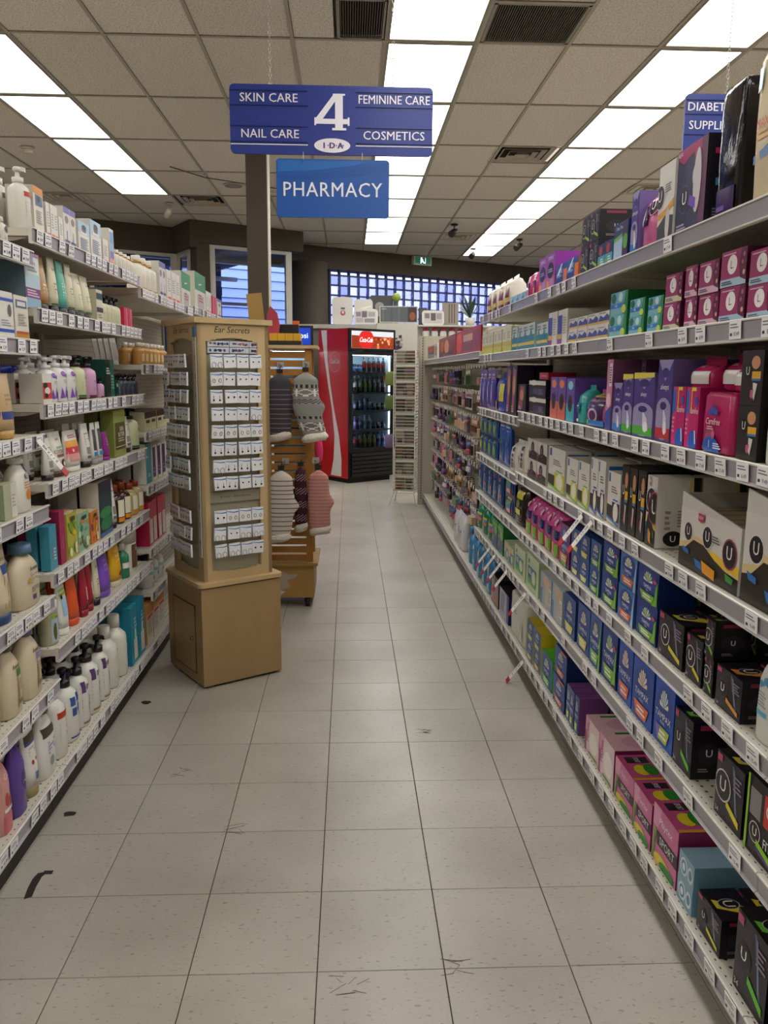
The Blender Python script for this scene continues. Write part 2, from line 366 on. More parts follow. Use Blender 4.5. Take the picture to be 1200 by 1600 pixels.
# --- walls
def wallbox(name, s0, s1, t0, t1, z0, z1, m):
    mb = MB(); i = 0
    r = [[wp(s0,t0,z),wp(s1,t0,z),wp(s1,t1,z),wp(s0,t1,z)] for z in (z0,z1)]
    mb.rings(r, m, smooth=False); o = mb.build(name); tag(o, kind='structure'); return o
for nm, a0, b0 in (('wall_left',(-6.1,-3,0),(-6,14,3.66)),('wall_right',(6,-3,0),(6.1,22,3.66)),('wall_back',(-6,-3.1,0),(6,-3,3.66))):
    tag(MB().box(a0,b0,M_side).build(nm), kind='structure')
wallbox('trim_1', 0, 1.72, 0, 1.15, 3.262, CEIL, M_wallbrown)                        # soffit over the shop window
wallbox('trim_2', -5, 0, .77, 1.2, 3.19, CEIL, M_wallbrown)                          # soffit left of it
wallbox('trim_3', 1.72, 9.5, 1.15, 1.5, 3.20, CEIL, M_wallbrown)                     # band over the glass blocks
wallbox('wall_far_sill', -5, 1.72, .25, .45, 0, 1.2, M_wallbrown).name = 'wall_front'
wallbox('wall_far', 2.75, 9.5, 1.2, 1.5, 0, 2.2, M_wallbrown)
wallbox('wall_far', 2.36, 2.85, 1.25, 1.6, 0, 3.21, M_wallbrown)
# window post at the outer corner of the soffit and a round column
wallbox('trim_4', -.0, .20, .02, .28, 0, 3.262, M_wallbrown)
colm = MB(); cc = wp(2.32, 1.02)
colm.cyl((cc.x,cc.y), .33, 0, 3.25, M_wallbrown, 40); [colm.sm.__setitem__(k, True) for k in range(40)]
tag(colm.build('round_column'), 'wide round dark brown column left of the glass blocks', 'column')
# shop window: white frame, mullion, panes
M_alu = mat('#c9c6bd', .45, noise=.03, scale=8); M_glass = mat('#ffffff', .02, trans=1, ior=1.1, name='clear_glass', spec=.3)
def wframe(name, s0, s1, t, z0, z1, mull=(), trans=()):
    root = bpy.data.objects.new(name, None); COL.objects.link(root); tag(root, kind='structure')
    def bar(nm, a, b, c, d, th=.06, mm=M_alu):
        mb = MB(); mb.rings([[wp(a,t-th/2,z),wp(b,t-th/2,z),wp(b,t+th/2,z),wp(a,t+th/2,z)] for z in (c,d)], mm, smooth=False); return mb.build(nm, root)
    bar('window_frame', s0, s0+.085, z0, z1); bar('window_frame', s1-.10, s1, z0, z1); bar('window_frame', s0, s1, z1-.05, z1, .058); bar('window_frame', s0, s1, z0, z0+.06, .058)
    for m_ in mull: bar('mullion', m_-.03, m_+.03, z0, z1, .055)
    for z_ in trans: bar('transom', s0, s1, z_-.025, z_+.025, .056)
    e = [s0+.085]+[m_ for m_ in mull]+[s1-.1]
    for k in range(len(e)-1): bar('pane', e[k]+.001, e[k+1]-.001, z0+.06, z1-.05, .008, M_glass)
wframe('window_1', .215, 1.55, .1, 1.2, 3.255, ())
wframe('window_2', -2.4, -.02, .85, 1.2, 3.185, (-.62,-1.3))
# return side window between the two walls
r_ = bpy.data.objects.new('window_3', None); COL.objects.link(r_); tag(r_, kind='structure')
def rbar(nm, t0, t1, z0, z1, w_=.06, mm=M_alu):
    mb = MB(); mb.rings([[wp(-w_/2,t0,z),wp(w_/2,t0,z),wp(w_/2,t1,z),wp(-w_/2,t1,z)] for z in (z0,z1)], mm, smooth=False); mb.build(nm, r_)
rbar('window_frame', .30,.36,1.2,3.18); rbar('window_frame', .74,.80,1.2,3.18); rbar('pane', .36,.74,1.2,3.18,.008,M_glass); rbar('window_frame',.28,.8,3.12,3.19)
wallbox('trim_5', -.1, 0, .0, .8, 3.19, CEIL, M_wallbrown)
# --- glass-block window
gb_root = bpy.data.objects.new('window_4', None); COL.objects.link(gb_root); tag(gb_root, kind='structure')
def gb_material():
    m = bpy.data.materials.new('glass_block'); m.use_nodes = True; nt = m.node_tree; b = nt.nodes['Principled BSDF']
    rv = nt.nodes.new('ShaderNodeValToRGB'); o2 = nt.nodes.new('ShaderNodeObjectInfo'); rv.color_ramp.elements[0].color = lin('#8a8ab0'); rv.color_ramp.elements[1].color = lin('#cfcbdc'); nt.links.new(o2.outputs['Random'], rv.inputs[0]); nt.links.new(rv.outputs[0], b.inputs['Base Color']); b.inputs['Base Color'].default_value = lin('#b0b0cc'); b.inputs['Roughness'].default_value = .28; b.inputs['Transmission Weight'].default_value = 1; b.inputs['IOR'].default_value = 1.12
    tc = nt.nodes.new('ShaderNodeTexCoord'); oi = nt.nodes.new('ShaderNodeObjectInfo'); add = nt.nodes.new('ShaderNodeVectorMath')
    nt.links.new(tc.outputs['Object'], add.inputs[0]); nt.links.new(oi.outputs['Location'], add.inputs[1])
    n = nt.nodes.new('ShaderNodeTexNoise'); n.inputs['Scale'].default_value = 26; nt.links.new(add.outputs[0], n.inputs['Vector'])
    bp = nt.nodes.new('ShaderNodeBump'); bp.inputs['Strength'].default_value = 1; bp.inputs['Distance'].default_value = .03
    nt.links.new(n.outputs['Fac'], bp.inputs['Height']); nt.links.new(bp.outputs[0], b.inputs['Normal'])
    return m
M_gb = gb_material(); M_mortar = mat('#4a5170', .7)
bp_ = .197
gbm = MB(); q = .070; qx = .083
gbm.box((-qx,-.035,-q),(qx,.035,q), M_gb)
gb_me = gbm.mesh('glass_block')
mort = MB()
NC, NR, S0, Z0 = 26, 7, 2.86, 3.115-7*.172
for c in range(NC+1):
    s_ = S0+c*bp_; w_ = .0145
    mort.rings([[wp(s_-w_,1.22,z),wp(s_+w_,1.22,z),wp(s_+w_,1.29,z),wp(s_-w_,1.29,z)] for z in (Z0-.1,3.21)], M_mortar, smooth=False)
for r in range(NR+1):
    z_ = Z0+r*.172
    mort.rings([[wp(S0,1.225,z),wp(S0+NC*bp_,1.225,z),wp(S0+NC*bp_,1.285,z),wp(S0,1.285,z)] for z in (z_-.012,z_+.012)], M_mortar, smooth=False)
mort.build('mortar_joints', gb_root)
for c in range(NC):
    for r in range(NR):
        p = wp(S0+(c+.5)*bp_, 1.255, Z0+(r+.5)*.172)
        link('glass_block', gb_me, gb_root, p, A30)
# --- exit sign on the band
ex = thing('exit_sign', 'small green exit sign with running figure on brown band', 'sign', wp(4.735,1.1,3.395), A30)
mb = MB(); mb.box((-.20,-.03,0),(.20,.05,.155), mat('#c9c4b8',.5)); mb.build('housing', ex)
mb = MB(); mb.box((-.175,-.034,.02),(.175,-.03,.137), mat('#0d6b52',.4,emit=.25)); wh = mat('#d5f4ff',.4,emit=2.2)
mb.poly([(-.05,-.036,.11),(-.02,-.036,.11),(-.02,-.036,.132),(-.05,-.036,.132)], wh); mb.poly([(-.06,-.036,.07),(-.005,-.036,.075),(.0,-.036,.105),(-.05,-.036,.105)], wh)
mb.poly([(-.06,-.036,.03),(-.04,-.036,.03),(-.015,-.036,.075),(-.045,-.036,.07)], wh); mb.poly([(.02,-.036,.03),(.04,-.036,.04),(.0,-.036,.08),(-.02,-.036,.07)], wh)
mb.poly([(.05,-.036,.028),(.058,-.036,.028),(.058,-.036,.13),(.05,-.036,.13)], wh)
mb.build('sign_face', ex)
# --- outside: a siding wall across the street and a canopy beam
out = thing('siding_building', 'pale clapboard building seen blue at dusk through the windows', 'building', wp(0,5.2,0), A30)
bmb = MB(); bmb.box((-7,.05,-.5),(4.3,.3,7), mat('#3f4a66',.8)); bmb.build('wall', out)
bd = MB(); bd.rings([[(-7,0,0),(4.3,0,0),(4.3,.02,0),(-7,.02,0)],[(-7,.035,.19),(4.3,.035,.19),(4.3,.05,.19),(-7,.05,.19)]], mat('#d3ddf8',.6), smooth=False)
bme = bd.mesh('siding_board')
for k in range(34): link('siding_board', bme, out, (0,0,-.4+k*.2))
for x0, z0, w_, h_ in ((-1.2,3.55,3.4,.10),(-3.6,3.6,1.6,.1)): MB().box((x0,-.03,z0),(x0+w_,.04,z0+h_), mat('#4c2f33',.7)).build('trim_board', out)
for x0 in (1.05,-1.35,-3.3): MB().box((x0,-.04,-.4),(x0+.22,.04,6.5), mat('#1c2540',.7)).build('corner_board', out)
cn = thing('entrance_canopy', 'canopy outside with white beams and dark soffit over shop window', 'canopy', wp(0,1.6,0), A30)
MB().box((-3.5,0,3.42),(2.0,2.6,3.6), mat('#2a2a2e',.8)).build('canopy_roof', cn)
for z0, y0, h_ in ((3.22,.05,.10),(3.10,1.5,.07),(2.62,1.0,.05)):
    MB().box((-3.4,y0,z0),(1.9,y0+.12,z0+h_), mat('#e4e3e0',.5)).build('beam', cn)
MB().box((-3.4,2.3,2.9),(1.9,2.4,3.05), mat('#1b1d26',.8)).build('fascia', cn)
for x0 in (-1.9,.15,1.75): MB().box((x0,2.2,0),(x0+.1,2.3,3.42), mat('#20263a',.6)).build('post', cn)
tag(MB().box((-30,10,-.12),(30,60,-.07), mat('#4a4a4c',.9)).build('street_ground'), kind='structure')
LAYOUT = [
('R', '1', 1.522, 1.728, 1, 0.29, 0.16, 'maxi_bag', 1, 1, 0),
('R', '1', 1.773, 1.886, 1, 0.275, 0.13, 'black_pack', 1, 1, 0),
('R', '1', 1.933, 2.113, 1, 0.204, 0.085, 'u_tall_purple', 1, 1, 0),
('R', '1', 2.113, 2.227, 1, 0.194, 0.085, 'u_tall_white', 1, 1, 0),
('R', '1', 2.232, 2.371, 1, 0.17, 0.12, 'u_pink_bag', 1, 1, 0),
('R', '1', 2.376, 2.436, 1, 0.172, 0.1, 'always_small', 1, 1, 0),
('R', '1', 2.453, 2.59, 1, 0.111, 0.14, 'wipes_blue_box', 1, 1, 0),
('R', '1', 2.596, 2.751, 2, 0.076, 0.12, 'teal_green_box', 1, 1, 0),
('R', '1', 2.751, 2.958, 2, 0.097, 0.11, 'u_green_box', 1, 2, 0),
('R', '1', 2.974, 3.308, 2, 0.08, 0.13, 'blue_orange_box', 1, 1, 0),
('R', '1', 3.319, 3.613, 2, 0.144, 0.18, 'purple_tampon_box', 1, 1, 0),
('R', '1', 3.625, 3.85, 2, 0.135, 0.12, 'pink_bag', 1, 1, 0),
('R', '1', 3.864, 4.218, 3, 0.04, 0.1, 'lightblue_box', 1, 1, 0),
('R', '1', 4.252, 4.974, 4, 0.164, 0.1, 'maroon_white_bag', 1, 1, 0),
('R', '2', 1.581, 1.695, 1, 0.069, 0.095, 'maroon_box_blue', 2, 2, 0),
('R', '2', 1.698, 1.821, 1, 0.076, 0.095, 'maroon_box_blue', 2, 2, 0),
('R', '2', 1.824, 1.934, 1, 0.072, 0.095, 'maroon_box_pink', 2, 2, 0),
('R', '2', 1.937, 2.013, 1, 0.073, 0.095, 'maroon_box_pink', 2, 2, 0),
('R', '2', 2.029, 2.142, 1, 0.07, 0.095, 'maroon_box_cream', 2, 2, 0),
('R', '2', 2.151, 2.264, 1, 0.048, 0.18, 'green_liner_box', 1, 2, 0),
('R', '2', 2.279, 2.406, 1, 0.051, 0.18, 'green_liner_box', 1, 2, 0),
('R', '2', 2.423, 2.587, 1, 0.068, 0.18, 'green_liner_box', 1, 2, 0),
('R', '2', 2.6, 3.078, 4, 0.045, 0.12, 'white_gold_box', 1, 2, 0),
('R', '2', 3.096, 3.389, 2, 0.134, 0.15, 'white_blue_tall', 1, 1, 0),
('R', '2', 3.4, 3.613, 2, 0.104, 0.1, 'teal_gold_box', 1, 1, 0),
('R', '2', 3.638, 4.146, 4, 0.117, 0.1, 'teal_gold_box', 1, 1, 0),
('R', '2', 4.162, 5.1, 7, 0.125, 0.1, 'yellow_green_box', 1, 1, 0),
('R', '3', 1.504, 1.59, 1, 0.214, 0.09, 'white_bottle_big', 1, 1, 0),
('R', '3', 1.601, 1.695, 1, 0.112, 0.085, 'u_black_tall', 1, 2, 0),
('R', '3', 1.713, 1.877, 1, 0.136, 0.14, 'carefree_wide', 1, 1, 0),
('R', '3', 1.884, 2.044, 2, 0.145, 0.14, 'carefree_box', 1, 1, 0),
('R', '3', 2.052, 2.155, 1, 0.213, 0.09, 'always_tall_red', 1, 1, 0),
('R', '3', 2.164, 2.331, 1, 0.18, 0.09, 'always_tall_green', 1, 1, 0),
('R', '3', 2.337, 2.427, 1, 0.176, 0.09, 'always_tall_green', 1, 1, 0),
('R', '3', 2.433, 2.519, 1, 0.149, 0.13, 'always_blue', 1, 1, 0),
('R', '3', 2.525, 2.584, 1, 0.221, 0.09, 'pink_carton', 1, 1, 0),
('R', '3', 2.591, 2.847, 1, 0.124, 0.13, 'always_bag', 1, 1, 0),
('R', '3', 2.855, 2.938, 1, 0.137, 0.1, 'teal_bag', 1, 1, 0),
('R', '3', 2.947, 3.063, 1, 0.159, 0.13, 'oval_teal_box', 1, 1, 0),
('R', '3', 3.072, 3.314, 2, 0.163, 0.13, 'oval_orange_box', 1, 1, 0),
('R', '3', 3.391, 3.713, 1, 0.074, 0.12, 'brace_pack', 1, 2, 0),
('R', '3b', 3.986, 4.252, 2, 0.247, 0.08, 'black_pink_box', 1, 1, 0),
('R', '3', 3.768, 3.958, 1, 0.127, 0.08, 'black_pink_box', 1, 1, 0),
('R', '3b', 4.288, 4.617, 1, 0.211, 0.1, 'blue_bag', 1, 1, 0),
('R', '3b', 4.659, 5.229, 4, 0.227, 0.08, 'purple_pack', 1, 1, 0),
('R', '4', 1.285, 1.623, 1, 0.235, 0.26, 'u_carton', 1, 1, 0),
('R', '4', 1.626, 1.951, 1, 0.182, 0.26, 'u_carton', 1, 1, 0),
('R', '4', 2.107, 2.184, 1, 0.193, 0.115, 'u_carton_deep', 1, 1, 0),
('R', '4', 2.194, 2.39, 3, 0.198, 0.085, 'u_black_tall', 1, 1, 0),
('R', '4', 2.402, 2.528, 1, 0.164, 0.1, 'poise_purple', 1, 1, 0),
('R', '4', 2.548, 2.703, 2, 0.188, 0.1, 'poise_purple', 1, 1, 0),
('R', '4', 2.719, 2.853, 1, 0.161, 0.1, 'poise_yellow', 1, 1, 0),
('R', '4', 2.862, 3.011, 1, 0.159, 0.1, 'poise_yellow', 1, 1, 0),
('R', '4', 3.048, 3.303, 1, 0.174, 0.1, 'poise_yellow', 1, 1, 0),
('R', '4', 3.337, 3.683, 2, 0.087, 0.1, 'pink_u_small', 1, 2, 0),
('R', '4', 3.738, 4.14, 2, 0.159, 0.1, 'white_strip_pack', 1, 1, 0),
('R', '4b', 4.172, 4.509, 2, 0.247, 0.04, 'brush_pack_blue', 1, 1, 0),
('R', '4b', 4.55, 5.154, 4, 0.119, 0.03, 'brush_pack_green', 1, 2, 0),
('R', '5', 1.449, 1.539, 1, 0.209, 0.09, 'fds_bottle', 1, 1, 0),
('R', '5', 1.572, 1.692, 1, 0.094, 0.085, 'u_box_orange', 1, 1, 0),
('R', '5', 1.712, 1.759, 1, 0.089, 0.085, 'u_box_small', 3, 2, 0),
('R', '5', 1.769, 1.861, 1, 0.111, 0.085, 'u_box_yellow', 3, 1, 0),
('R', '5', 1.876, 2.036, 1, 0.116, 0.085, 'u_box_yellow', 3, 1, 0),
('R', '5', 2.054, 2.211, 1, 0.102, 0.105, 'tampax_round', 3, 2, 0),
('R', '5', 2.222, 2.369, 1, 0.103, 0.105, 'tampax_orange_light', 3, 2, 0),
('R', '5', 2.381, 2.535, 1, 0.099, 0.105, 'tampax_round', 3, 2, 0),
('R', '5', 2.549, 2.664, 1, 0.089, 0.105, 'tampax_green', 3, 2, 0),
('R', '5', 2.679, 2.908, 2, 0.086, 0.105, 'tampax_yellow', 3, 2, 0),
('R', '5', 2.926, 3.076, 1, 0.162, 0.105, 'tampax_radiant', 3, 1, 0),
('R', '5', 3.096, 3.711, 5, 0.186, 0.12, 'pink_tampon_bag', 3, 1, 0),
('R', '5', 3.768, 3.966, 1, 0.2, 0.1, 'yellow_black_pack', 1, 1, 0),
('R', '5', 4.03, 4.293, 1, 0.104, 0.06, 'blue_floss_pack', 1, 2, 0),
('R', '5', 4.331, 5.188, 5, 0.209, 0.04, 'brush_pack_teal', 1, 1, 0),
('R', '6', 1.356, 1.518, 1, 0.166, 0.085, 'u_fitness', 1, 1, 0),
('R', '6', 1.532, 1.659, 1, 0.148, 0.085, 'u_box_yellow', 1, 1, 0),
('R', '6', 1.79, 1.9, 1, 0.145, 0.085, 'u_box_green', 1, 1, 0),
('R', '6', 1.904, 2.036, 1, 0.175, 0.105, 'tampax_yellowgreen', 3, 1, 0),
('R', '6', 2.041, 2.202, 1, 0.174, 0.105, 'tampax_orange', 3, 1, 0),
('R', '6', 2.207, 2.332, 1, 0.18, 0.105, 'tampax_orange', 3, 1, 0),
('R', '6', 2.345, 2.492, 1, 0.177, 0.105, 'tampax_round', 3, 1, 0),
('R', '6', 2.499, 2.627, 1, 0.174, 0.105, 'tampax_green', 3, 1, 0),
('R', '6', 2.635, 2.785, 1, 0.166, 0.105, 'tampax_yellow', 3, 1, 0),
('R', '6', 2.81, 2.971, 1, 0.15, 0.105, 'tampax_yellow', 3, 1, 0),
('R', '6', 2.98, 3.15, 1, 0.142, 0.14, 'person_box', 1, 1, 0),
('R', '6', 3.16, 3.362, 1, 0.136, 0.14, 'person_box', 1, 1, 0),
('R', '6', 3.386, 3.644, 1, 0.158, 0.13, 'pale_green_box', 1, 1, 0),
('R', '6', 3.658, 3.91, 1, 0.143, 0.13, 'pale_green_box', 1, 1, 0),
('R', '6', 3.926, 4.197, 2, 0.097, 0.12, 'pale_green_small', 1, 1, 0),
('R', '6', 4.215, 4.549, 2, 0.159, 0.1, 'green_mouthwash', 1, 1, 0),
('R', '6', 4.57, 5.169, 3, 0.188, 0.1, 'green_bottle', 1, 1, 0),
('R', '7', 1.244, 1.371, 1, 0.221, 0.085, 'u_box_pinkend', 1, 1, 0),
('R', '7', 1.381, 1.516, 1, 0.181, 0.085, 'u_box_greenline', 1, 1, 0),
('R', '7', 1.582, 1.703, 1, 0.093, 0.085, 'u_box_yellowline', 1, 1, 0),
('R', '7', 1.724, 1.816, 1, 0.064, 0.15, 'blue_round_pack', 1, 2, 0),
('R', '7', 1.824, 1.989, 1, 0.158, 0.2, 'playtex_sport', 2, 1, 0),
('R', '7', 1.993, 2.139, 1, 0.135, 0.2, 'playtex_sport', 2, 1, 0),
('R', '7', 2.144, 2.31, 1, 0.129, 0.2, 'playtex_sport', 2, 1, 0),
('R', '7', 2.316, 2.466, 1, 0.136, 0.2, 'playtex_pale', 2, 1, 0),
('R', '7', 2.473, 2.626, 1, 0.123, 0.2, 'playtex_pale', 2, 1, 0),
('R', '7', 2.714, 2.878, 3, 0.139, 0.105, 'tampax_purple', 1, 1, 0),
('R', '7', 2.896, 3.072, 1, 0.115, 0.105, 'tampax_orange_flat', 1, 2, 0),
('R', '7', 3.103, 3.28, 1, 0.135, 0.105, 'tampax_green_flat', 1, 1, 0),
('R', '7', 3.303, 3.569, 2, 0.091, 0.105, 'tampax_yellow_flat', 1, 2, 0),
('R', '7', 3.624, 3.975, 1, 0.217, 0.14, 'white_poly_pack', 1, 1, 0),
('R', '7', 4.009, 4.259, 1, 0.15, 0.14, 'navy_box', 1, 1, 0),
('R', '7', 4.298, 4.52, 2, 0.164, 0.1, 'pink_orange_box', 1, 1, 0),
('R', '7', 4.563, 5.552, 5, 0.248, 0.09, 'blue_refill', 1, 1, 0),
('R', '7', 5.746, 6.335, 2, 0.257, 0.08, 'white_blue_pack', 1, 1, 0),
('L', 'A0', 2.191, 2.365, 4, 0.073, 0.05, 'small_white_bottle', 1, 1, 0),
('L', 'B0', 2.357, 2.459, 1, 0.121, 0.1, 'gold_white_box', 1, 1, 0),
('L', 'B0', 2.14, 2.349, 2, 0.123, 0.1, 'blue_white_box', 1, 1, 0),
('L', 'C0', 2.241, 2.346, 1, 0.178, 0.05, 'tan_tube', 1, 1, 0),
('L', 'C0', 2.049, 2.233, 1, 0.149, 0.1, 'white_wipes_bag', 1, 1, 0),
('L', 'D0', 2.297, 2.427, 1, 0.164, 0.06, 'k_bottle', 1, 1, 0),
('L', 'D0', 2.197, 2.288, 1, 0.097, 0.06, 'pale_green_carton', 1, 1, 0),
('L', 'D0', 1.938, 2.188, 1, 0.101, 0.14, 'green_wipes', 1, 1, 0),
('L', 'E0', 2.271, 2.452, 1, 0.186, 0.07, 'oat_bottle', 1, 1, 0),
('L', 'E0', 2.131, 2.253, 1, 0.217, 0.06, 'oat_tube', 2, 1, 0),
('L', 'E0', 1.949, 2.123, 1, 0.224, 0.06, 'oat_tube', 1, 1, 0),
('L', 'F0', 2.277, 2.417, 1, 0.221, 0.07, 'oat_bottle_lilac', 1, 1, 0),
('L', 'F0', 2.143, 2.267, 1, 0.221, 0.07, 'oat_bottle_green', 1, 1, 0),
('L', 'F0', 1.929, 2.134, 1, 0.221, 0.07, 'oat_bottle_green', 1, 1, 0),
('L', 'G0', 2.355, 2.487, 1, 0.241, 0.06, 'gold_cap_lotion', 1, 1, 0),
('L', 'G0', 2.25, 2.35, 1, 0.241, 0.06, 'gold_tube', 1, 1, 0),
('L', 'G0', 2.149, 2.24, 1, 0.241, 0.08, 'purple_wash', 1, 1, 0),
('L', 'G0', 2.056, 2.14, 1, 0.241, 0.08, 'pink_wash', 1, 1, 0),
('L', 'G0', 1.87, 2.044, 1, 0.241, 0.08, 'blue_cap_pump', 1, 1, 0),
('L', 'A1', 2.555, 2.638, 1, 0.134, 0.08, 'orange_top_box', 1, 1, 0),
('L', 'A1', 2.648, 2.755, 3, 0.105, 0.07, 'tiny_white_box', 1, 1, 0),
('L', 'A1', 2.76, 2.802, 1, 0.082, 0.06, 'tiny_white_box', 1, 1, 0),
('L', 'A1', 2.808, 2.935, 2, 0.124, 0.06, 'violet_top_box', 1, 1, 0),
('L', 'A1', 2.955, 3.082, 1, 0.106, 0.05, 'doctor_box', 1, 1, 0),
('L', 'A1', 3.089, 3.221, 1, 0.134, 0.05, 'doctor_box', 1, 1, 0),
('L', 'A1', 3.237, 3.312, 1, 0.09, 0.05, 'tiny_white_box', 1, 1, 0),
('L', 'A1', 3.321, 3.391, 1, 0.141, 0.05, 'sunset_box', 1, 1, 0),
('L', 'A1', 3.4, 3.694, 5, 0.081, 0.05, 'gold_cap_serum', 1, 1, 0),
('L', 'B1', 2.45, 2.569, 1, 0.159, 0.09, 'violet_band_box', 1, 1, 0),
('L', 'B1', 2.575, 2.673, 1, 0.169, 0.05, 'tan_tall_tube', 1, 1, 0),
('L', 'B1', 2.678, 2.748, 1, 0.173, 0.05, 'cream_tube', 1, 1, 0),
('L', 'B1', 2.754, 2.829, 1, 0.173, 0.05, 'teal_tube', 1, 1, 0),
('L', 'B1', 2.835, 2.907, 1, 0.172, 0.05, 'cream_tube', 1, 1, 0),
('L', 'B1', 2.914, 3.101, 2, 0.152, 0.05, 'cream_tube', 1, 1, 0),
('L', 'B1', 3.116, 3.196, 1, 0.116, 0.05, 'cream_green_box', 1, 1, 0),
('L', 'B1', 3.204, 3.471, 4, 0.106, 0.05, 'black_pump_small', 1, 1, 0),
('L', 'B1', 3.491, 3.623, 2, 0.08, 0.06, 'red_pink_box', 1, 1, 0),
('L', 'C1', 2.527, 2.608, 1, 0.09, 0.07, 'red_cow_box', 1, 1, 0),
('L', 'C1', 2.614, 2.695, 1, 0.14, 0.06, 'white_violet_bottle', 1, 1, 0),
('L', 'C1', 2.701, 2.881, 2, 0.149, 0.07, 'white_violet_bottle', 1, 1, 0),
('L', 'C1', 2.895, 3.002, 1, 0.153, 0.07, 'hemp_bottle', 1, 1, 0),
('L', 'C1', 3.01, 3.119, 1, 0.15, 0.07, 'hemp_pink_bottle', 1, 1, 0),
('L', 'C1', 3.127, 3.184, 1, 0.072, 0.05, 'hemp_pink_bottle', 1, 1, 0),
('L', 'C1', 3.193, 3.306, 1, 0.143, 0.06, 'dark_green_bottle', 1, 1, 0),
('L', 'C1', 3.315, 3.38, 1, 0.064, 0.05, 'dark_green_bottle', 1, 1, 0),
('L', 'C1', 3.399, 3.69, 4, 0.084, 0.06, 'black_pump_small_dark', 1, 1, 0),
('L', 'D1', 2.546, 2.615, 1, 0.131, 0.05, 'white_tube_print', 1, 1, 0),
('L', 'D1', 2.626, 2.743, 1, 0.144, 0.06, 'coconut_tube', 1, 1, 0),
('L', 'D1', 2.756, 2.907, 1, 0.139, 0.06, 'pink_scrub_tube', 1, 1, 0),
('L', 'D1', 2.914, 2.996, 1, 0.154, 0.05, 'white_tube_print', 1, 1, 0),
('L', 'D1', 3.003, 3.123, 2, 0.152, 0.05, 'charcoal_tube', 1, 1, 0),
('L', 'D1', 3.148, 3.217, 1, 0.109, 0.05, 'magenta_tube', 1, 1, 0),
('L', 'D1', 3.253, 3.434, 1, 0.188, 0.05, 'olive_box', 1, 1, 0),
('L', 'D1', 3.444, 3.559, 1, 0.15, 0.05, 'white_tube_print', 1, 1, 0),
('L', 'D1', 3.569, 3.704, 1, 0.179, 0.06, 'hemp_bottle', 1, 1, 0),
('L', 'E1', 2.51, 2.579, 1, 0.141, 0.03, 'blue_pouch', 1, 1, 0),
('L', 'E1', 2.597, 2.652, 1, 0.174, 0.06, 'crimson_box', 1, 1, 0),
('L', 'E1', 2.665, 2.769, 1, 0.153, 0.04, 'meadow_pouch', 1, 1, 0),
('L', 'E1', 2.776, 2.905, 1, 0.133, 0.04, 'flower_pouch', 1, 1, 0),
('L', 'E1', 2.912, 3.005, 1, 0.118, 0.04, 'fire_pouch', 1, 1, 0),
('L', 'E1', 3.021, 3.191, 1, 0.209, 0.07, 'aurora_box', 1, 1, 0),
('L', 'E1', 3.2, 3.284, 1, 0.194, 0.06, 'white_tube_print', 1, 1, 0),
('L', 'E1', 3.303, 3.506, 2, 0.159, 0.05, 'brown_oil_bottle', 1, 1, 0),
('L', 'E1', 3.517, 3.712, 2, 0.14, 0.05, 'clear_oil_bottle', 1, 1, 0),
('L', 'F1', 2.493, 2.576, 1, 0.144, 0.06, 'orange_label_bottle', 1, 1, 0),
('L', 'F1', 2.589, 2.678, 1, 0.184, 0.05, 'lime_tube', 1, 1, 0),
('L', 'F1', 2.691, 2.787, 1, 0.188, 0.05, 'orange_tall_tube', 1, 1, 0),
('L', 'F1', 2.802, 2.937, 2, 0.188, 0.05, 'red_tall_tube', 1, 1, 0),
('L', 'F1', 2.945, 3.009, 1, 0.186, 0.05, 'cream_tube', 1, 1, 0),
('L', 'F1', 3.034, 3.174, 1, 0.188, 0.06, 'purple_tall_tube', 1, 1, 0),
('L', 'F1', 3.193, 3.337, 1, 0.188, 0.06, 'yellow_tall_tube', 1, 1, 0),
('L', 'F1', 3.348, 3.42, 1, 0.146, 0.05, 'green_white_bottle', 1, 1, 0),
('L', 'F1', 3.431, 3.586, 1, 0.183, 0.09, 'white_tub', 1, 1, 0),
('L', 'G1', 2.493, 2.607, 1, 0.26, 0.08, 'white_pump_red', 2, 1, 0),
('L', 'G1', 2.614, 2.725, 1, 0.256, 0.08, 'blue_square_pump', 2, 1, 0),
('L', 'G1', 2.739, 2.836, 1, 0.254, 0.08, 'white_black_pump', 2, 1, 0),
('L', 'G1', 2.852, 2.965, 1, 0.261, 0.08, 'white_black_pump', 2, 1, 0),
('L', 'G1', 2.982, 3.079, 1, 0.252, 0.08, 'white_black_pump', 2, 1, 0),
('L', 'G1', 3.097, 3.21, 1, 0.252, 0.07, 'white_lotion', 2, 1, 0),
('L', 'G1', 3.23, 3.343, 1, 0.258, 0.07, 'white_lotion', 2, 1, 0),
('L', 'G1', 3.364, 3.591, 2, 0.255, 0.12, 'teal_carton', 1, 1, 0),
('L', 'A2', 3.841, 4.143, 3, 0.161, 0.05, 'gold_cap_serum', 1, 1, 0),
('L', 'A2', 4.157, 4.298, 2, 0.174, 0.05, 'violet_top_box', 1, 1, 0),
('L', 'A2', 4.328, 4.648, 3, 0.155, 0.05, 'tiny_white_box', 1, 1, 0),
('L', 'A2', 4.701, 4.961, 1, 0.193, 0.1, 'green_top_box', 1, 1, 0),
('L', 'B2', 3.766, 4.295, 7, 0.099, 0.05, 'amber_bottle', 2, 1, 0),
('L', 'C2', 3.744, 4.225, 4, 0.086, 0.06, 'cream_black_box', 1, 1, 0),
('L', 'D2', 3.748, 3.861, 1, 0.185, 0.06, 'teal_box', 1, 1, 0),
('L', 'D2', 3.874, 4.167, 3, 0.167, 0.06, 'violet_white_box', 1, 1, 0),
('L', 'E2', 3.743, 4.098, 4, 0.204, 0.07, 'red_white_box', 1, 1, 0),
('L', 'F2', 3.746, 4.05, 3, 0.153, 0.07, 'cow_bottle', 1, 1, 0),
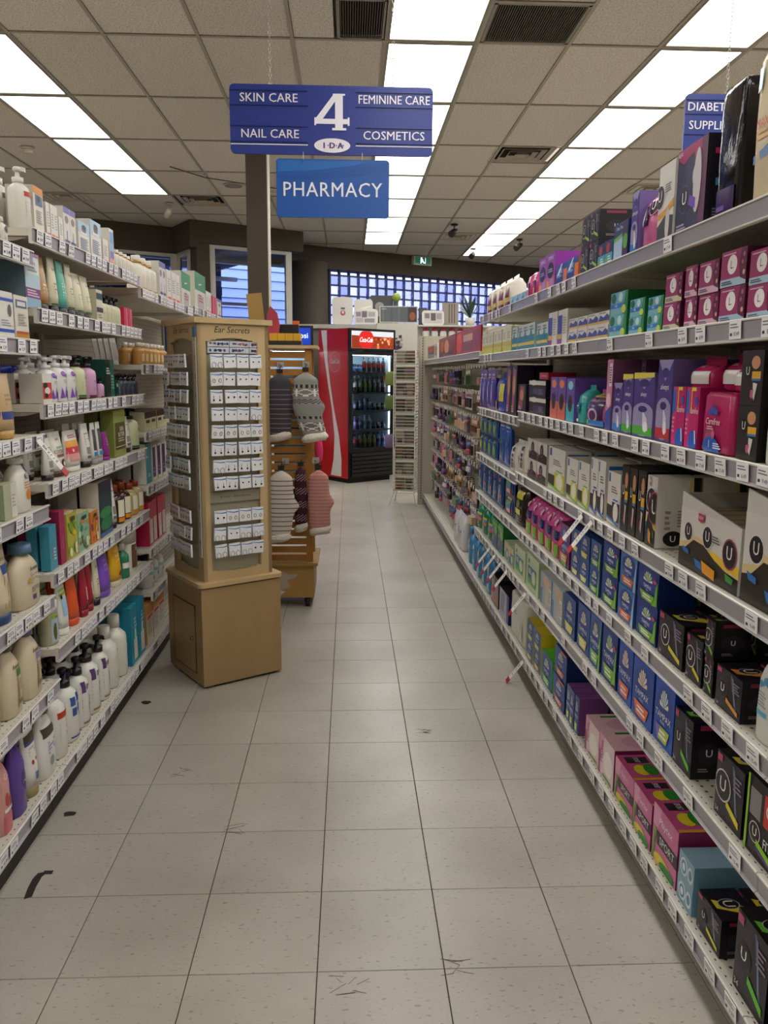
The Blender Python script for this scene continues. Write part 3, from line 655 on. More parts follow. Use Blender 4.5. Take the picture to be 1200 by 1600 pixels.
('L', 'G2', 3.64, 3.993, 3, 0.188, 0.08, 'orange_white_box', 1, 1, 0),
('L', 'A3', 5.108, 5.466, 1, 0.221, 0.1, 'green_top_box', 1, 1, 0),
('L', 'A3', 5.49, 5.69, 2, 0.141, 0.05, 'tiny_white_box', 1, 1, 0),
('L', 'A3', 5.716, 5.906, 2, 0.129, 0.05, 'red_pink_box', 1, 1, 0),
('L', 'A3', 5.934, 6.109, 1, 0.131, 0.05, 'violet_top_box', 1, 1, 0),
('L', 'C1', 2.5, 2.86, 4, 0.115, 0.075, 'blue_jar', 1, 1, 0.13),
('L', 'C1', 2.52, 2.72, 2, 0.15, 0.07, 'white_lotion', 1, 1, 0.26),
('L', 'A1', 2.49, 2.57, 1, 0.175, 0.08, 'white_pump_red', 1, 1, 0),
('L', 'A1', 2.49, 2.68, 2, 0.2, 0.085, 'white_pump_grey', 1, 1, 0.1),
('L', 'A1', 2.49, 2.68, 2, 0.2, 0.085, 'white_pump_back', 1, 1, 0.21),
('L', 'E1', 2.55, 3.0, 7, 0.17, 0.05, 'black_pump_small_dark', 1, 1, 0.24),
]
SHELF_Z = {'R1': 1.75, 'R2': 1.52, 'R3': 1.235, 'R4': 0.946, 'R5': 0.685, 'R6': 0.445, 'R7': 0.125, 'R3b': 1.205, 'R4b': 0.925, 'LA0': 1.746, 'LB0': 1.496, 'LC0': 1.223, 'LD0': 1.007, 'LE0': 0.726, 'LF0': 0.453, 'LG0': 0.16, 'LA1': 1.815, 'LB1': 1.59, 'LC1': 1.31, 'LD1': 1.07, 'LE1': 0.79, 'LF1': 0.55, 'LG1': 0.16, 'LA2': 1.77, 'LB2': 1.44, 'LC2': 1.14, 'LD2': 0.896, 'LE2': 0.605, 'LF2': 0.4, 'LG2': 0.16, 'LA3': 1.79}
# ================================================================ GOODS
# A design is the printed face (x, z in 0..1 of the front) and the kind of package.
def sup(secs, x, z):      # front surface of a lofted package at x, z
    for k in range(len(secs)-1):
        if secs[k][0] <= z <= secs[k+1][0] or k == len(secs)-2:
            a, b = secs[k], secs[k+1]; t = 0 if b[0] == a[0] else min(1,max(0,(z-a[0])/(b[0]-a[0]))); break
    rx, ry, p = (a[i]+(b[i]-a[i])*t for i in (1,2,3))
    u = min(.999, abs(x)/max(rx,1e-5))
    return -ry*(1-u**p)**(1/p)
def ring(z, rx, ry, p, cy, n):
    out = []
    for j in range(n):
        a = 2*PI*j/n; c, s = math.cos(a), math.sin(a)
        out.append((rx*math.copysign(abs(c)**(2/p), c), cy+ry*math.copysign(abs(s)**(2/p), s), z))
    return out
def loft(mb, secs, m, cy, n=20, smooth=True, **k):
    mb.rings([ring(z, rx, ry, p, cy, n) for z, rx, ry, p in secs], m, smooth, **k)
def decals(mb, ops, w, h, S, gloss=.38, curved=False, e0=.0005):
    k = 0
    for op in ops:
        k += 1; e = e0+.00022*k; t = op[0]
        fn = lambda x, z: (min(w/2,max(-w/2,x)), S(min(w/2,max(-w/2,x)), min(h*.997,max(h*.004,z)))-e, min(h*.997,max(h*.004,z)))
        if t == 'r':
            _, x0, z0, x1, z1, c = op; nx = 8 if curved else 1; nz = 5 if curved else 1
            X = [(x0+(x1-x0)*i/nx-.5)*w for i in range(nx+1)]; Z = [(z0+(z1-z0)*i/nz)*h for i in range(nz+1)]
            b = len(mb.v); mb.v += [fn(x,z) for z in Z for x in X]
            for j in range(nz):
                for i in range(nx): q = b+j*(nx+1)+i; mb.face((q,q+1,q+nx+2,q+nx+1), pm(c,gloss), curved)
        elif t in ('e','c'):
            if t == 'c': _, cx, cz, r, c = op; rx, rz = r*h, r*h
            else: _, cx, cz, rx, rz, c = op; rx *= w; rz *= h
            n = 18; b = len(mb.v); x_, z_ = (cx-.5)*w, cz*h
            mb.v.append(fn(x_,z_))
            rr = (.5,1) if curved else (1,)
            for q in rr: mb.v += [fn(x_+rx*q*math.cos(2*PI*i/n), z_+rz*q*math.sin(2*PI*i/n)) for i in range(n)]
            for i in range(n): mb.face((b, b+1+i, b+1+(i+1)%n), pm(c,gloss))
            if curved:
                for i in range(n): mb.face((b+1+i, b+1+n+i, b+1+n+(i+1)%n, b+1+(i+1)%n), pm(c,gloss))
        elif t == 'p': mb.poly([fn((x-.5)*w, z*h) for x, z in op[1]], pm(op[2],gloss))
        elif t == 'l':
            _, x0, z0, x1, z1, n, c = op
            for i in range(n):
                zc = z0+(z1-z0)*(i+.5)/n; th = (z1-z0)/n*.26; xe = x1-(x1-x0)*((i*37)%5)*.07
                mb.poly([fn((x-.5)*w, z*h) for x, z in ((x0,zc-th),(xe,zc-th),(xe,zc+th),(x0,zc+th))], pm(c,gloss))
        elif t == 't':
            _, cx, cz, hh, s, c = op[:6]; mw = op[6] if len(op) > 6 else .92; sh = op[7] if len(op) > 7 else 0
            mb.text(s, lambda x, y: fn((cx-.5)*w+x, cz*h+y), hh*h, pm(c,gloss), mw*w, .012, sh)
        elif t == 'v':        # vertical text
            _, cx, cz, hh, s, c = op[:6]; mw = op[6] if len(op) > 6 else .9
            mb.text(s, lambda x, y: fn((cx-.5)*w-y, cz*h+x), hh*w, pm(c,gloss), mw*h, .012)
W_, K_, G_ = '#e6e3dc', '#17141a', '#8a8a8e'
def U(cx, cz, r, ringc='#d9d4d6', bgc='#1b161c'): return [('c',cx,cz,r*1.12,ringc),('c',cx,cz,r,bgc),('t',cx,cz+r*.08,r*.95,'U','#efecec')]
def fan(cx, cz, r, cols):      # a half-round fan of petals
    o = []
    n = 7
    for i in range(n):
        a0, a1 = PI*i/n+.06, PI*(i+1)/n-.06
        o.append(('p',[(cx,cz),(cx+r*.75*math.cos(a0),cz+r*math.sin(a0)),(cx+r*.85*math.cos((a0+a1)/2),cz+r*1.12*math.sin((a0+a1)/2)),(cx+r*.75*math.cos(a1),cz+r*math.sin(a1))],cols[i%len(cols)]))
    return o
def tpx(body, band, fancols, side, L, extra=()):
    return dict(k='box', n='tampon_box', c='box', L=L, col=body, side=side, top=side, ops=[('r',0,0,1,1,body),('e',.5,.62,.42,.30,'#27469c')]+fan(.5,.60,.26,fancols)+[('t',.5,.47,.10,'TAMPAX','#f2f2f2',.86),('t',.5,.37,.045,'PEARL','#bcd4f5',.4),('p',[(.14,.30),(.86,.30),(.74,.08),(.26,.08)],band),('l',.3,.12,.72,.26,2,'#f4f4f4')]+list(extra))
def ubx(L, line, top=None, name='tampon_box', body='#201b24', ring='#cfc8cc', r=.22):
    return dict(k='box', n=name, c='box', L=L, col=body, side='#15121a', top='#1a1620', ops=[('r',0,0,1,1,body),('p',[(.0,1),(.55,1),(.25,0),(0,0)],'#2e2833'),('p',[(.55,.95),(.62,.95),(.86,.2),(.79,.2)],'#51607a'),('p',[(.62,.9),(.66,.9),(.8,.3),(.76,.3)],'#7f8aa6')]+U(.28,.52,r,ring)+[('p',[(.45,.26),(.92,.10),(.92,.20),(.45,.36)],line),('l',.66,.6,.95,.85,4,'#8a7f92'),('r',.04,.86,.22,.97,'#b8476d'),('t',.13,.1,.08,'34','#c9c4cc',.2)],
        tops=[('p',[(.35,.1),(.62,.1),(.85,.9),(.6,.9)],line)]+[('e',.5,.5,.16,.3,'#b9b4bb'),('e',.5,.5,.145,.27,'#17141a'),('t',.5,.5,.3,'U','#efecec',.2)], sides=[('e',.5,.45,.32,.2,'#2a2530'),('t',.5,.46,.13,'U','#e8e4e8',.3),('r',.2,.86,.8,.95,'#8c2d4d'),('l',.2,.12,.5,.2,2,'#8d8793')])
def maroon(L, band): return dict(k='box', n='pad_box', c='box', L=L, col='#8c2358', side='#4a0e2a', top='#5d1538', ops=[('r',0,0,1,1,'#9a2c63'),('r',0,0,1,.22,band),('e',.45,.60,.19,.27,'#efe9ea'),('t',.45,.60,.22,'L.','#6a1c44',.3),('p',[(.78,.2),(1,.1),(1,1),(.80,1),(.72,.6)],'#5e0f34'),('c',.9,.80,.07,'#b25a80'),('c',.86,.6,.06,'#b25a80'),('c',.93,.32,.07,'#d9a79a'),('l',.08,.05,.5,.17,2,'#4c4d64'),('l',.1,.86,.6,.93,1,'#d9b9c8')],
    sides=[('c',.3,.8,.09,'#a35075'),('c',.65,.62,.10,'#a35075'),('c',.35,.42,.08,'#8b3358'),('c',.7,.25,.09,'#c98f86')])
def alw(L, foot, yel=False): return dict(k='box', n='pad_pack', c='pad pack', L=L, col='#4d3a86', side='#6b5d96', top='#5b4c90', ops=[('r',0,0,1,1,'#4b3784'),('p',[(0,1),(.5,.74),(1,1)],'#9a90c2'),('e',.5,.84,.25,.06,'#352a6e'),('t',.5,.66,.09,'always','#f1eef6',.8,.25),('e',.5,.28,.62,.26,'#9b93bd'),('r',0,.04,1,.17,foot),('p',[(.5,.42),(.72,.30),(.80,.12),(.62,.1),(.52,.2)],'#d7d4e4'),('e',.66,.17,.12,.08,'#efedf5'),('e',.5,.44,.22,.05,'#3a2d72')]+([('p',[(0,.9),(1,.93),(1,1),(0,1)],'#e5d74a')] if yel else []))
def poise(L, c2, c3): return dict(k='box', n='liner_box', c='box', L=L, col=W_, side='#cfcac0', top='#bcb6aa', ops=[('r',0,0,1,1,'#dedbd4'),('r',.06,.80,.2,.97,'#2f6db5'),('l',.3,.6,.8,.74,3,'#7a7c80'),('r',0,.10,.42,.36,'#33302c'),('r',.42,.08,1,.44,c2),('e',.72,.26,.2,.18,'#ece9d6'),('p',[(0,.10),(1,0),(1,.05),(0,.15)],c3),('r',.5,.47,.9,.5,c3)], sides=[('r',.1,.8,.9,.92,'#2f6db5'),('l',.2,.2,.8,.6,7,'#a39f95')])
def plytx(L, pale=False):
    b = '#c24f87' if not pale else '#e3b9c6'
    return dict(k='box', n='tampon_box', c='box', L=L, col=b, side='#8e2e63', top=b, ops=[('r',0,0,1,1,'#d173a2' if not pale else '#ead3d6'),('p',[(0,.62),(.2,.55),(.32,1),(0,1)],'#e69cbe')]+([('t',.52,.76,.17,'Playtex','#f6eaf2',.85,.2),('r',.2,.34,1,.58,'#2b2230'),('t',.6,.46,.14,'SPORT','#e8e4e8',.7),('e',.45,.10,.34,.12,'#e0ce2f'),('e',.65,.06,.3,.1,'#2f8a35'),('p',[(.0,.0),(.08,.0),(.2,.6),(.12,.62)],'#5c9c3a')] if not pale else [('v',.2,.6,.22,'Playtex','#a83a6d',.55),('e',.62,.45,.3,.3,'#f3ece6'),('r',.0,.0,.12,.6,'#b04a7c'),('r',.3,.04,.9,.1,'#5c9c3a')]),
        tops=([('r',.10,.08,.34,.42,'#2b2230'),('t',.22,.25,.08,'SPORT','#e8e4e8',.2),('e',.62,.22,.20,.11,'#e0ce2f'),('e',.60,.36,.22,.10,'#2f8a35'),('r',.92,.0,1,1,'#d9a03a')] if not pale else [('r',.1,.2,.2,.7,'#2f8a35'),('e',.6,.5,.3,.3,'#d7a3b8'),('r',.1,.8,.5,.9,'#a83a6d')]))
def carton(L, deep=False):
    wav = [(0,.30),(.12,.34),(.26,.52),(.45,.50),(.62,.36),(.8,.27),(1,.24),(1,0),(0,0)]
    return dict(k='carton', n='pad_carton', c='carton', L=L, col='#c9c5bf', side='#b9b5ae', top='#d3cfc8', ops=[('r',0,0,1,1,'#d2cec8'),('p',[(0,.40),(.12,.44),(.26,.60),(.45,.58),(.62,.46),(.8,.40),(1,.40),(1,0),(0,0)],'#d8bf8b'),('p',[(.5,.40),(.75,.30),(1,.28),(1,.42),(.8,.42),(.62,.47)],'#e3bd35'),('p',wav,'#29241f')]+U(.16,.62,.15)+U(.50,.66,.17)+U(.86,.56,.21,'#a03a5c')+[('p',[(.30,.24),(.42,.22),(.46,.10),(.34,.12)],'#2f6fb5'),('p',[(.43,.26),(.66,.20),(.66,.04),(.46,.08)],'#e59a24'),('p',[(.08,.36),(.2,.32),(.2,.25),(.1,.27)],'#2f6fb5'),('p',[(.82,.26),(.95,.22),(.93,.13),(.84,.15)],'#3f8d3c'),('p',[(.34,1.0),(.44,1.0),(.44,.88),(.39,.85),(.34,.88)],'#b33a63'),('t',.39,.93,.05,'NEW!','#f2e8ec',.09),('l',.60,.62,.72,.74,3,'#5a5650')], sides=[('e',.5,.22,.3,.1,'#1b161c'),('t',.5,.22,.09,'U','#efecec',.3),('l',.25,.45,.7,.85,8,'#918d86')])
D = {}
def reg(key, **k): D[key] = k
def r2(key, d, **k): d = dict(d); d.update(k); D[key] = d
reg('maxi_bag', k='bag', n='maxi_pad_bag', c='pad pack', L='large cream plastic bag of maxi pads with blue stripe', col='#d8c8a6', gloss=.22, ops=[('p',[(0,.30),(.6,.34),(1,.62),(1,.74),(.6,.44),(0,.36)],'#2f6aa3'),('t',.22,.58,.07,'MAXI','#cf5a3a',.3),('l',.08,.45,.35,.54,2,'#d9a24a'),('p',[(0,.82),(.12,.84),(.14,1),(0,1)],'#86b6d8'),('t',.66,.24,.10,'Jé','#3a4a6a',.3)], flat=1)
reg('black_pack', k='bag', n='pad_bag', c='pad pack', L='tall glossy black plastic pad bag with purple base', col='#141216', gloss=.12, ops=[('r',.06,.03,.94,.24,'#3f2a5c'),('r',.12,.06,.5,.10,'#7a5aa0')], flat=1)
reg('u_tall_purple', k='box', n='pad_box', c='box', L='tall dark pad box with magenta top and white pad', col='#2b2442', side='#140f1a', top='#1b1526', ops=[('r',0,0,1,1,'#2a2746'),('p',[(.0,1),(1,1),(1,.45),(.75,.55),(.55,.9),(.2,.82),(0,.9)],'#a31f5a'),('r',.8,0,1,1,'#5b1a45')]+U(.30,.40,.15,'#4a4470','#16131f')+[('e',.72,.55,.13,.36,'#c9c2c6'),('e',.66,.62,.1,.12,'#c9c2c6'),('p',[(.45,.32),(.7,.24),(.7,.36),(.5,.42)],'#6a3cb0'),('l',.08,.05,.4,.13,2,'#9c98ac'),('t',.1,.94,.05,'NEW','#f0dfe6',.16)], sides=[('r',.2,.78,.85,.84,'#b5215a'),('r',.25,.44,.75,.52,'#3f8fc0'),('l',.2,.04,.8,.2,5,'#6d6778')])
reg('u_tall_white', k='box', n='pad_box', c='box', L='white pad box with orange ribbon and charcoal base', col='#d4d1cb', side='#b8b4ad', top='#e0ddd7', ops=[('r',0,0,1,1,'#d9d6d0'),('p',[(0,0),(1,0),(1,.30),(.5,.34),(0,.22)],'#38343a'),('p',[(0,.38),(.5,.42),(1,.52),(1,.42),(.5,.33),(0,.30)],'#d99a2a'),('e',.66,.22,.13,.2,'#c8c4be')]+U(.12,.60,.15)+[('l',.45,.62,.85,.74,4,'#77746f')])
reg('u_pink_bag', k='bag', n='pad_bag', c='pad pack', L='glossy pink plastic pad bag with dark round badge', col='#c9679a', gloss=.15, ops=[('c',.72,.72,.17,'#e3a9c4'),('c',.72,.72,.15,'#2b1620'),('t',.72,.73,.15,'U','#eee',.3),('r',.1,.42,.5,.75,'#3c1d4c'),('l',.12,.5,.48,.68,4,'#b084b8')])
r2('always_small', alw('small violet panty liner box', '#2f6fb0'), col='#5a1f6a')
reg('wipes_blue_box', k='box', n='hygiene_box', c='box', L='navy and pale blue hygiene box with lime stripe', col='#1d2f63', side='#173059', top='#132450', ops=[('r',0,.62,1,1,'#1b2d66'),('r',0,0,.62,.62,'#a9c4dd'),('r',.62,0,1,1,'#3b1d52'),('p',[(0,.52),(.6,.6),(.6,.7),(0,.62)],'#6fae3a'),('t',.4,.86,.09,'Ultra Thin','#dfe8f5',.6),('c',.85,.45,.2,'#5ba845')])
reg('teal_green_box', k='box', n='tampon_box', c='box', L='small teal tampon box with lime flash', col='#1f4f63', side='#2b7f93', top='#243a58', ops=[('r',0,0,1,.5,'#4fa3b8'),('r',0,.5,1,1,'#20365e'),('e',.4,.72,.25,.2,'#b4384a'),('p',[(0,.3),(.4,.34),(.3,.1),(0,.1)],'#7bb13a'),('l',.4,.1,.9,.4,3,'#d7e8ee')])
r2('u_green_box', ubx('black pad box with lime and pink print','#9ac13a'), n='pad_box')
reg('blue_orange_box', k='box', n='tampon_box', c='box', L='blue tampon box with orange corner', col='#1f4fa0', side='#e0701f', top='#244f9c', ops=[('r',0,0,1,1,'#2353a8'),('r',.68,0,1,.7,'#e8761e'),('t',.42,.68,.2,'PURE','#e8eef8',.7),('p',[(.1,.5),(.5,1),(.6,1),(.3,.5)],'#e9eef7'),('r',0,0,.6,.34,'#183a80'),('l',.08,.4,.55,.52,2,'#bcd0f0')])
reg('purple_tampon_box', k='box', n='tampon_box', c='box', L='purple and pink tampon box with dark fan badge', col='#8a3aa0', side='#93309a', top='#9c46ae', ops=[('r',0,0,1,1,'#9a4fb0'),('r',0,.0,1,.34,'#c06a86'),('e',.5,.52,.36,.22,'#251a3f'),('t',.5,.86,.11,'TAMPAX','#f2e6f4',.8),('l',.25,.46,.75,.58,2,'#c8b0d8'),('r',.1,.06,.4,.24,'#e09a5a'),('r',.5,.04,.9,.28,'#b88ac8')])
reg('pink_bag', k='bag', n='pad_bag', c='pad pack', L='bright pink pad bag with orange label', col='#c23f7c', gloss=.22, ops=[('r',.15,.06,.6,.3,'#d98a3c'),('l',.2,.55,.8,.8,4,'#f0bcd2'),('e',.5,.45,.25,.1,'#7c2a6a')])
reg('lightblue_box', k='box', n='liner_box', c='box', L='low pale blue liner box with teal fan print', col='#8db6cf', side='#9dc2d8', top='#86aec8', ops=[('r',0,0,1,1,'#9cc3da'),('p',[(.1,0),(.5,.95),(.9,0)],'#2d8aa0'),('l',.1,.6,.5,.9,2,'#e8f1f6')])
reg('maroon_white_bag', k='bag', n='liner_bag', c='pad pack', L='cream plastic bag with maroon print and yellow band', col='#e0d7c8', gloss=.3, ops=[('r',.05,.0,.95,.18,'#6b1d3a'),('r',.05,.18,.95,.32,'#dcc12f'),('p',[(.15,.36),(.3,.8),(.42,.42),(.55,.85),(.7,.4),(.85,.7),(.9,.34)],'#8c3a5a'),('l',.2,.8,.7,.92,2,'#bfae9a')])
r2('maroon_box_blue', maroon('maroon organic pad box with pale blue band','#a9c6da'))
r2('maroon_box_pink', maroon('maroon organic pad box with pink band','#d9b4c4'))
r2('maroon_box_cream', maroon('maroon organic pad box with cream band','#d8cfae'))
reg('green_liner_box', k='box', n='liner_box', c='box', L='green and sky blue liner box with leaf logo', col='#3f9a5a', side='#1f6b38', top='#2b7a42', ops=[('r',0,0,1,1,'#6fb9c9'),('r',0,.0,1,.28,'#7fb8c0'),('r',0,.30,.78,.50,'#2c78c4'),('p',[(.70,0),(1,0),(1,1),(.86,1),(.78,.5)],'#2f8b45'),('e',.18,.74,.14,.22,'#1f6b38'),('e',.60,.75,.12,.2,'#cfe4e4'),('e',.80,.22,.13,.18,'#c7d84a'),('t',.36,.4,.12,'FREE','#e9f2fb',.4)])
reg('white_gold_box', k='box', n='wash_box', c='box', L='small white and blue wash box with gold band', col='#dcd8cc', side='#cfcabc', top='#d9d5c8', ops=[('p',[(0,.3),(.2,.75),(.5,.55),(.8,.8),(1,.6),(1,.3)],'#43499a'),('r',0,.18,1,.32,'#d6b33a'),('l',.1,.8,.7,.95,1,'#8b8ea8')])
reg('white_blue_tall', k='box', n='wash_box', c='box', L='tall white box with blue side and gold foot', col='#ddd9cf', side='#c5c0b4', top='#d9d5ca', ops=[('r',0,0,.45,.85,'#3d4c9c'),('r',0,.04,.45,.18,'#8b3aa0'),('r',0,.18,.45,.32,'#d6b33a'),('l',.55,.3,.9,.8,7,'#a8a497')])
reg('teal_gold_box', k='box', n='ointment_box', c='box', L='white and teal ointment box with gold stripe', col='#d5d8d2', side='#9cc0c4', top='#dadcd6', ops=[('r',0,0,1,.55,'#2b7f90'),('r',0,.18,1,.30,'#e0c43c'),('p',[(.2,.55),(.4,.85),(.6,.55)],'#3b93a4'),('l',.15,.7,.85,.92,2,'#7d8a8c')])
reg('yellow_green_box', k='box', n='ointment_box', c='box', L='pale yellow and white box with lime foot', col='#d9d6b0', side='#b9bf4a', top='#aab53c', ops=[('r',0,0,1,1,'#e2dfc6'),('r',0,0,1,.45,'#c9c94a'),('r',0,.30,1,.36,'#e2a63a'),('l',.2,.55,.8,.85,4,'#a9a88c')])
reg('white_bottle_big', k='oval', n='wash_bottle', c='bottle', L='white intimate wash bottle with pink lettering', col='#d2d2c8', cap='#d9d9d2', ops=[('t',.5,.72,.10,'(B','#3a3a3e',.5),('l',.2,.38,.8,.6,5,'#77777a'),('l',.25,.3,.7,.36,2,'#e09a8a')])
reg('u_black_tall', k='box', n='pad_box', c='box', L='black pad box with pink figure and yellow tag', col='#1d1a1c', side='#141214', top='#1a1719', ops=[('r',0,0,1,1,'#252022'),('e',.30,.62,.16,.16,'#141114'),('t',.30,.63,.15,'U','#eeeaea',.25),('e',.66,.78,.2,.12,'#c98f6a'),('r',.52,.48,.92,.62,'#e0aa2c'),('r',.52,.45,.92,.49,'#3a78b8'),('p',[(.6,.42),(.8,.40),(.7,.10),(.62,.16)],'#d4cfcc'),('p',[(.5,.28),(.66,.3),(.6,.12),(.5,.16)],'#c0587a')], sides=[('r',.3,.5,.7,.7,'#8db33a'),('r',.75,.5,.9,.7,'#b0355e'),('l',.2,.08,.8,.35,6,'#4c484b')])
reg('carefree_wide', k='bag', n='liner_bag', c='pad pack', L='magenta liner pack, round cornered, with blue flower', col='#b3195c', gloss=.25, flat=1, ops=[('t',.45,.58,.12,'Carefree','#f3dbe6',.78,.2),('e',.40,.06,.34,.24,'#1f5fc0'),('t',.34,.16,.14,'1','#e8f0fb',.1),('l',.5,.08,.8,.2,3,'#dfe9fa'),('e',.45,.80,.06,.09,'#3157b5'),('e',.34,.75,.07,.05,'#3157b5'),('e',.56,.75,.07,.05,'#3157b5'),('l',.25,.42,.5,.5,2,'#e8a9c4'),('e',.5,.34,.06,.08,'#cf5c90')], crimp=0)
reg('carefree_box', k='box', n='liner_box', c='box', L='magenta liner box with blue flower and yellow flap', col='#b81b66', side='#a0175a', top='#a8205f', ops=[('r',0,0,1,1,'#c2206c'),('r',0,0,.34,1,'#d0307a'),('p',[(0,.95),(.2,.95),(.25,.6),(0,.5)],'#2f66c0'),('t',.66,.62,.10,'Carefree','#f6e0ea',.6,.2),('r',.40,.60,.46,1,'#e3cf35'),('r',.40,.94,.75,1,'#e3cf35'),('e',.66,.10,.32,.2,'#1f5fc0'),('e',.8,.78,.1,.08,'#3157b5'),('p',[(.78,.3),(.86,.3),(.94,.08),(.86,.08)],'#e9e6ee'),('l',.06,.2,.28,.5,4,'#e88ab0')])
r2('always_tall_red', alw('tall purple pad pack with red foot','#c03038'))
r2('always_tall_green', alw('purple pad pack with green foot','#4fae3a', True))
r2('always_blue', alw('slim purple pad pack with blue foot','#2f7fd0'))
reg('pink_carton', k='box', n='pad_box', c='box', L='tall pink pad carton with barcode', col='#c66a90', side='#7c4a6a', top='#b65f86', ops=[('r',0,0,1,1,'#cf7fa4'),('r',.45,.62,.9,.94,'#e8e2e4'),('l',.5,.66,.86,.9,7,'#333'),('p',[(0,0),(1,0),(1,.35),(0,.25)],'#3a4fa8'),('e',.5,.42,.4,.1,'#e7c3d0')])
reg('always_bag', k='bag', n='pad_bag', c='pad pack', L='dark plum pad bag with yellow top and blue foot', col='#a05a86', gloss=.2, ops=[('r',.06,.22,.9,.86,'#3b1f52'),('t',.48,.62,.11,'always','#e9dff0',.5,.25),('e',.5,.34,.25,.22,'#c9b7c8'),('e',.5,.34,.18,.15,'#6c2f6a'),('r',.05,.02,.95,.2,'#2f7fd0'),('r',.1,.88,.85,.97,'#e5d54a'),('e',.25,.13,.06,.07,'#7bb13a')])
reg('teal_bag', k='bag', n='wipes_bag', c='pad pack', L='narrow turquoise wipes bag', col='#3fa8a6', gloss=.2, ops=[('r',.2,.3,.8,.6,'#1f6f7c'),('l',.25,.35,.75,.55,3,'#d9f0f0'),('r',.2,.06,.6,.14,'#e8f0ee')])
def oval(L, t, b, e): return dict(k='box', n='cup_box', c='box', L=L, col=t, side=t, top=t, ops=[('r',0,.42,1,1,t),('r',0,0,1,.42,b),('e',.5,.84,.3,.1,e),('e',.5,.42,.3,.2,'#4a4048'),('e',.5,.42,.2,.15,'#2b262c')])
r2('oval_teal_box', oval('purple box with teal base and dark oval','#6a4aa0','#3fb0c0','#7fd0dd')); r2('oval_orange_box', oval('purple box with coral base and dark oval','#6a4aa0','#d9705a','#e8854a'))
reg('brace_pack', k='box', n='support_brace_pack', c='package', L='black support brace pack with white straps', col='#1b181c', side='#17151a', top='#222', ops=[('r',0,0,1,1,'#201c22'),('r',.0,.72,1,.95,'#d6d2c8'),('e',.3,.84,.18,.16,'#dedace'),('e',.5,.35,.3,.2,'#46305e'),('l',.6,.15,.9,.5,4,'#7b7480')])
reg('black_pink_box', k='box', n='hair_tool_box', c='box', L='slim black box with pink and violet portrait', col='#1d1520', side='#241a2a', top='#1b1420', ops=[('p',[(.1,.05),(.6,.1),(.8,.9),(.3,.95)],'#a04a70'),('e',.5,.6,.25,.2,'#d08a6a'),('l',.1,.05,.5,.2,3,'#d7b9c8'),('r',.8,.1,1,.9,'#2c4a2a')])
reg('blue_bag', k='bag', n='razor_bag', c='package', L='royal blue bag with yellow label', col='#1d3fa6', gloss=.22, ops=[('r',.5,.3,.9,.8,'#d9c832'),('l',.55,.4,.85,.7,4,'#2d4a8c'),('r',.0,.02,.3,.3,'#d9c86a'),('c',.3,.7,.08,'#3fa0d8')])
reg('purple_pack', k='hang', n='razor_pack', c='package', L='violet and pink razor blister pack', col='#5b3aa0', ops=[('r',.1,.1,.5,.9,'#c9356c'),('r',.55,.1,.95,.7,'#3f57b8'),('l',.15,.75,.85,.92,2,'#e3dff0'),('e',.3,.4,.1,.25,'#e8e0f0')])
r2('u_carton', carton('big white and charcoal pad carton with cut-down front')); r2('u_carton_deep', carton('deep white pad carton turned end out', True), k='box', side='#cdc9c3', sides=[('p',[(0,1),(.32,1),(.42,.5),(.30,.0),(0,0)],'#d0cbc4'),('p',[(.62,1),(.78,1),(.72,.7),(.9,.42),(1,.36),(1,.55),(.86,.66),(.84,1)],'#d8bf8b'),('p',[(.84,1),(1,1),(1,.5),(.86,.62)],'#29241f'),('e',.42,.14,.24,.11,'#1b161c'),('t',.42,.14,.09,'U','#efecec',.3),('l',.2,.25,.34,.55,4,'#918d86'),('l',.5,.3,.66,.55,6,'#918d86')])
r2('poise_purple', poise('white liner box with dark purple panel','#4a2a66','#3f78c0')); r2('poise_yellow', poise('white liner box with yellow panel and lime edge','#d9cf3a','#7fbf2a'))
reg('pink_u_small', k='box', n='pad_box', c='box', L='small white pad box with pink edged black oval', col='#d8d4cf', side='#b7b2ac', top='#d8d4cf', ops=[('p',[(0,0),(1,0),(1,.4),(.5,.5),(0,.3)],'#241d22'),('e',.45,.6,.19,.32,'#c0587a'),('e',.45,.6,.16,.28,'#1d161c'),('t',.45,.6,.28,'U','#eee',.2),('p',[(0,.3),(.1,.5),(.2,.2)],'#c0587a')])
reg('white_strip_pack', k='bag', n='nail_pack', c='package', L='white pouch with a column of black pictures', col='#d9d5cb', gloss=.3, ops=[('r',.4,.08,.75,.9,'#e8e5de'),('r',.45,.72,.7,.86,'#3a3836'),('e',.57,.58,.12,.06,'#2d2b29'),('e',.57,.42,.12,.06,'#2d2b29'),('r',.45,.14,.7,.34,'#6b6864'),('p',[(.0,.4),(.1,.5),(.16,.0),(0,0)],'#33302e')])
reg('brush_pack_blue', k='hang', n='toothbrush_pack', c='package', L='blue toothbrush blister pack with purple handle', col='#2456ad', ops=[('r',.2,.05,.45,.9,'#7a5cc0'),('p',[(.55,.5),(.95,.6),(.8,.05),(.6,.05)],'#45b04a'),('l',.1,.8,.9,.95,2,'#cfe0f5')])
reg('brush_pack_green', k='hang', n='toothbrush_pack', c='package', L='navy toothbrush blister with yellow and lime brushes', col='#1f559c', ops=[('e',.3,.5,.12,.42,'#e0c02f'),('e',.68,.5,.13,.42,'#5dc03a'),('r',.05,.9,.95,1,'#12305f'),('e',.3,.8,.08,.06,'#f0eee4')])
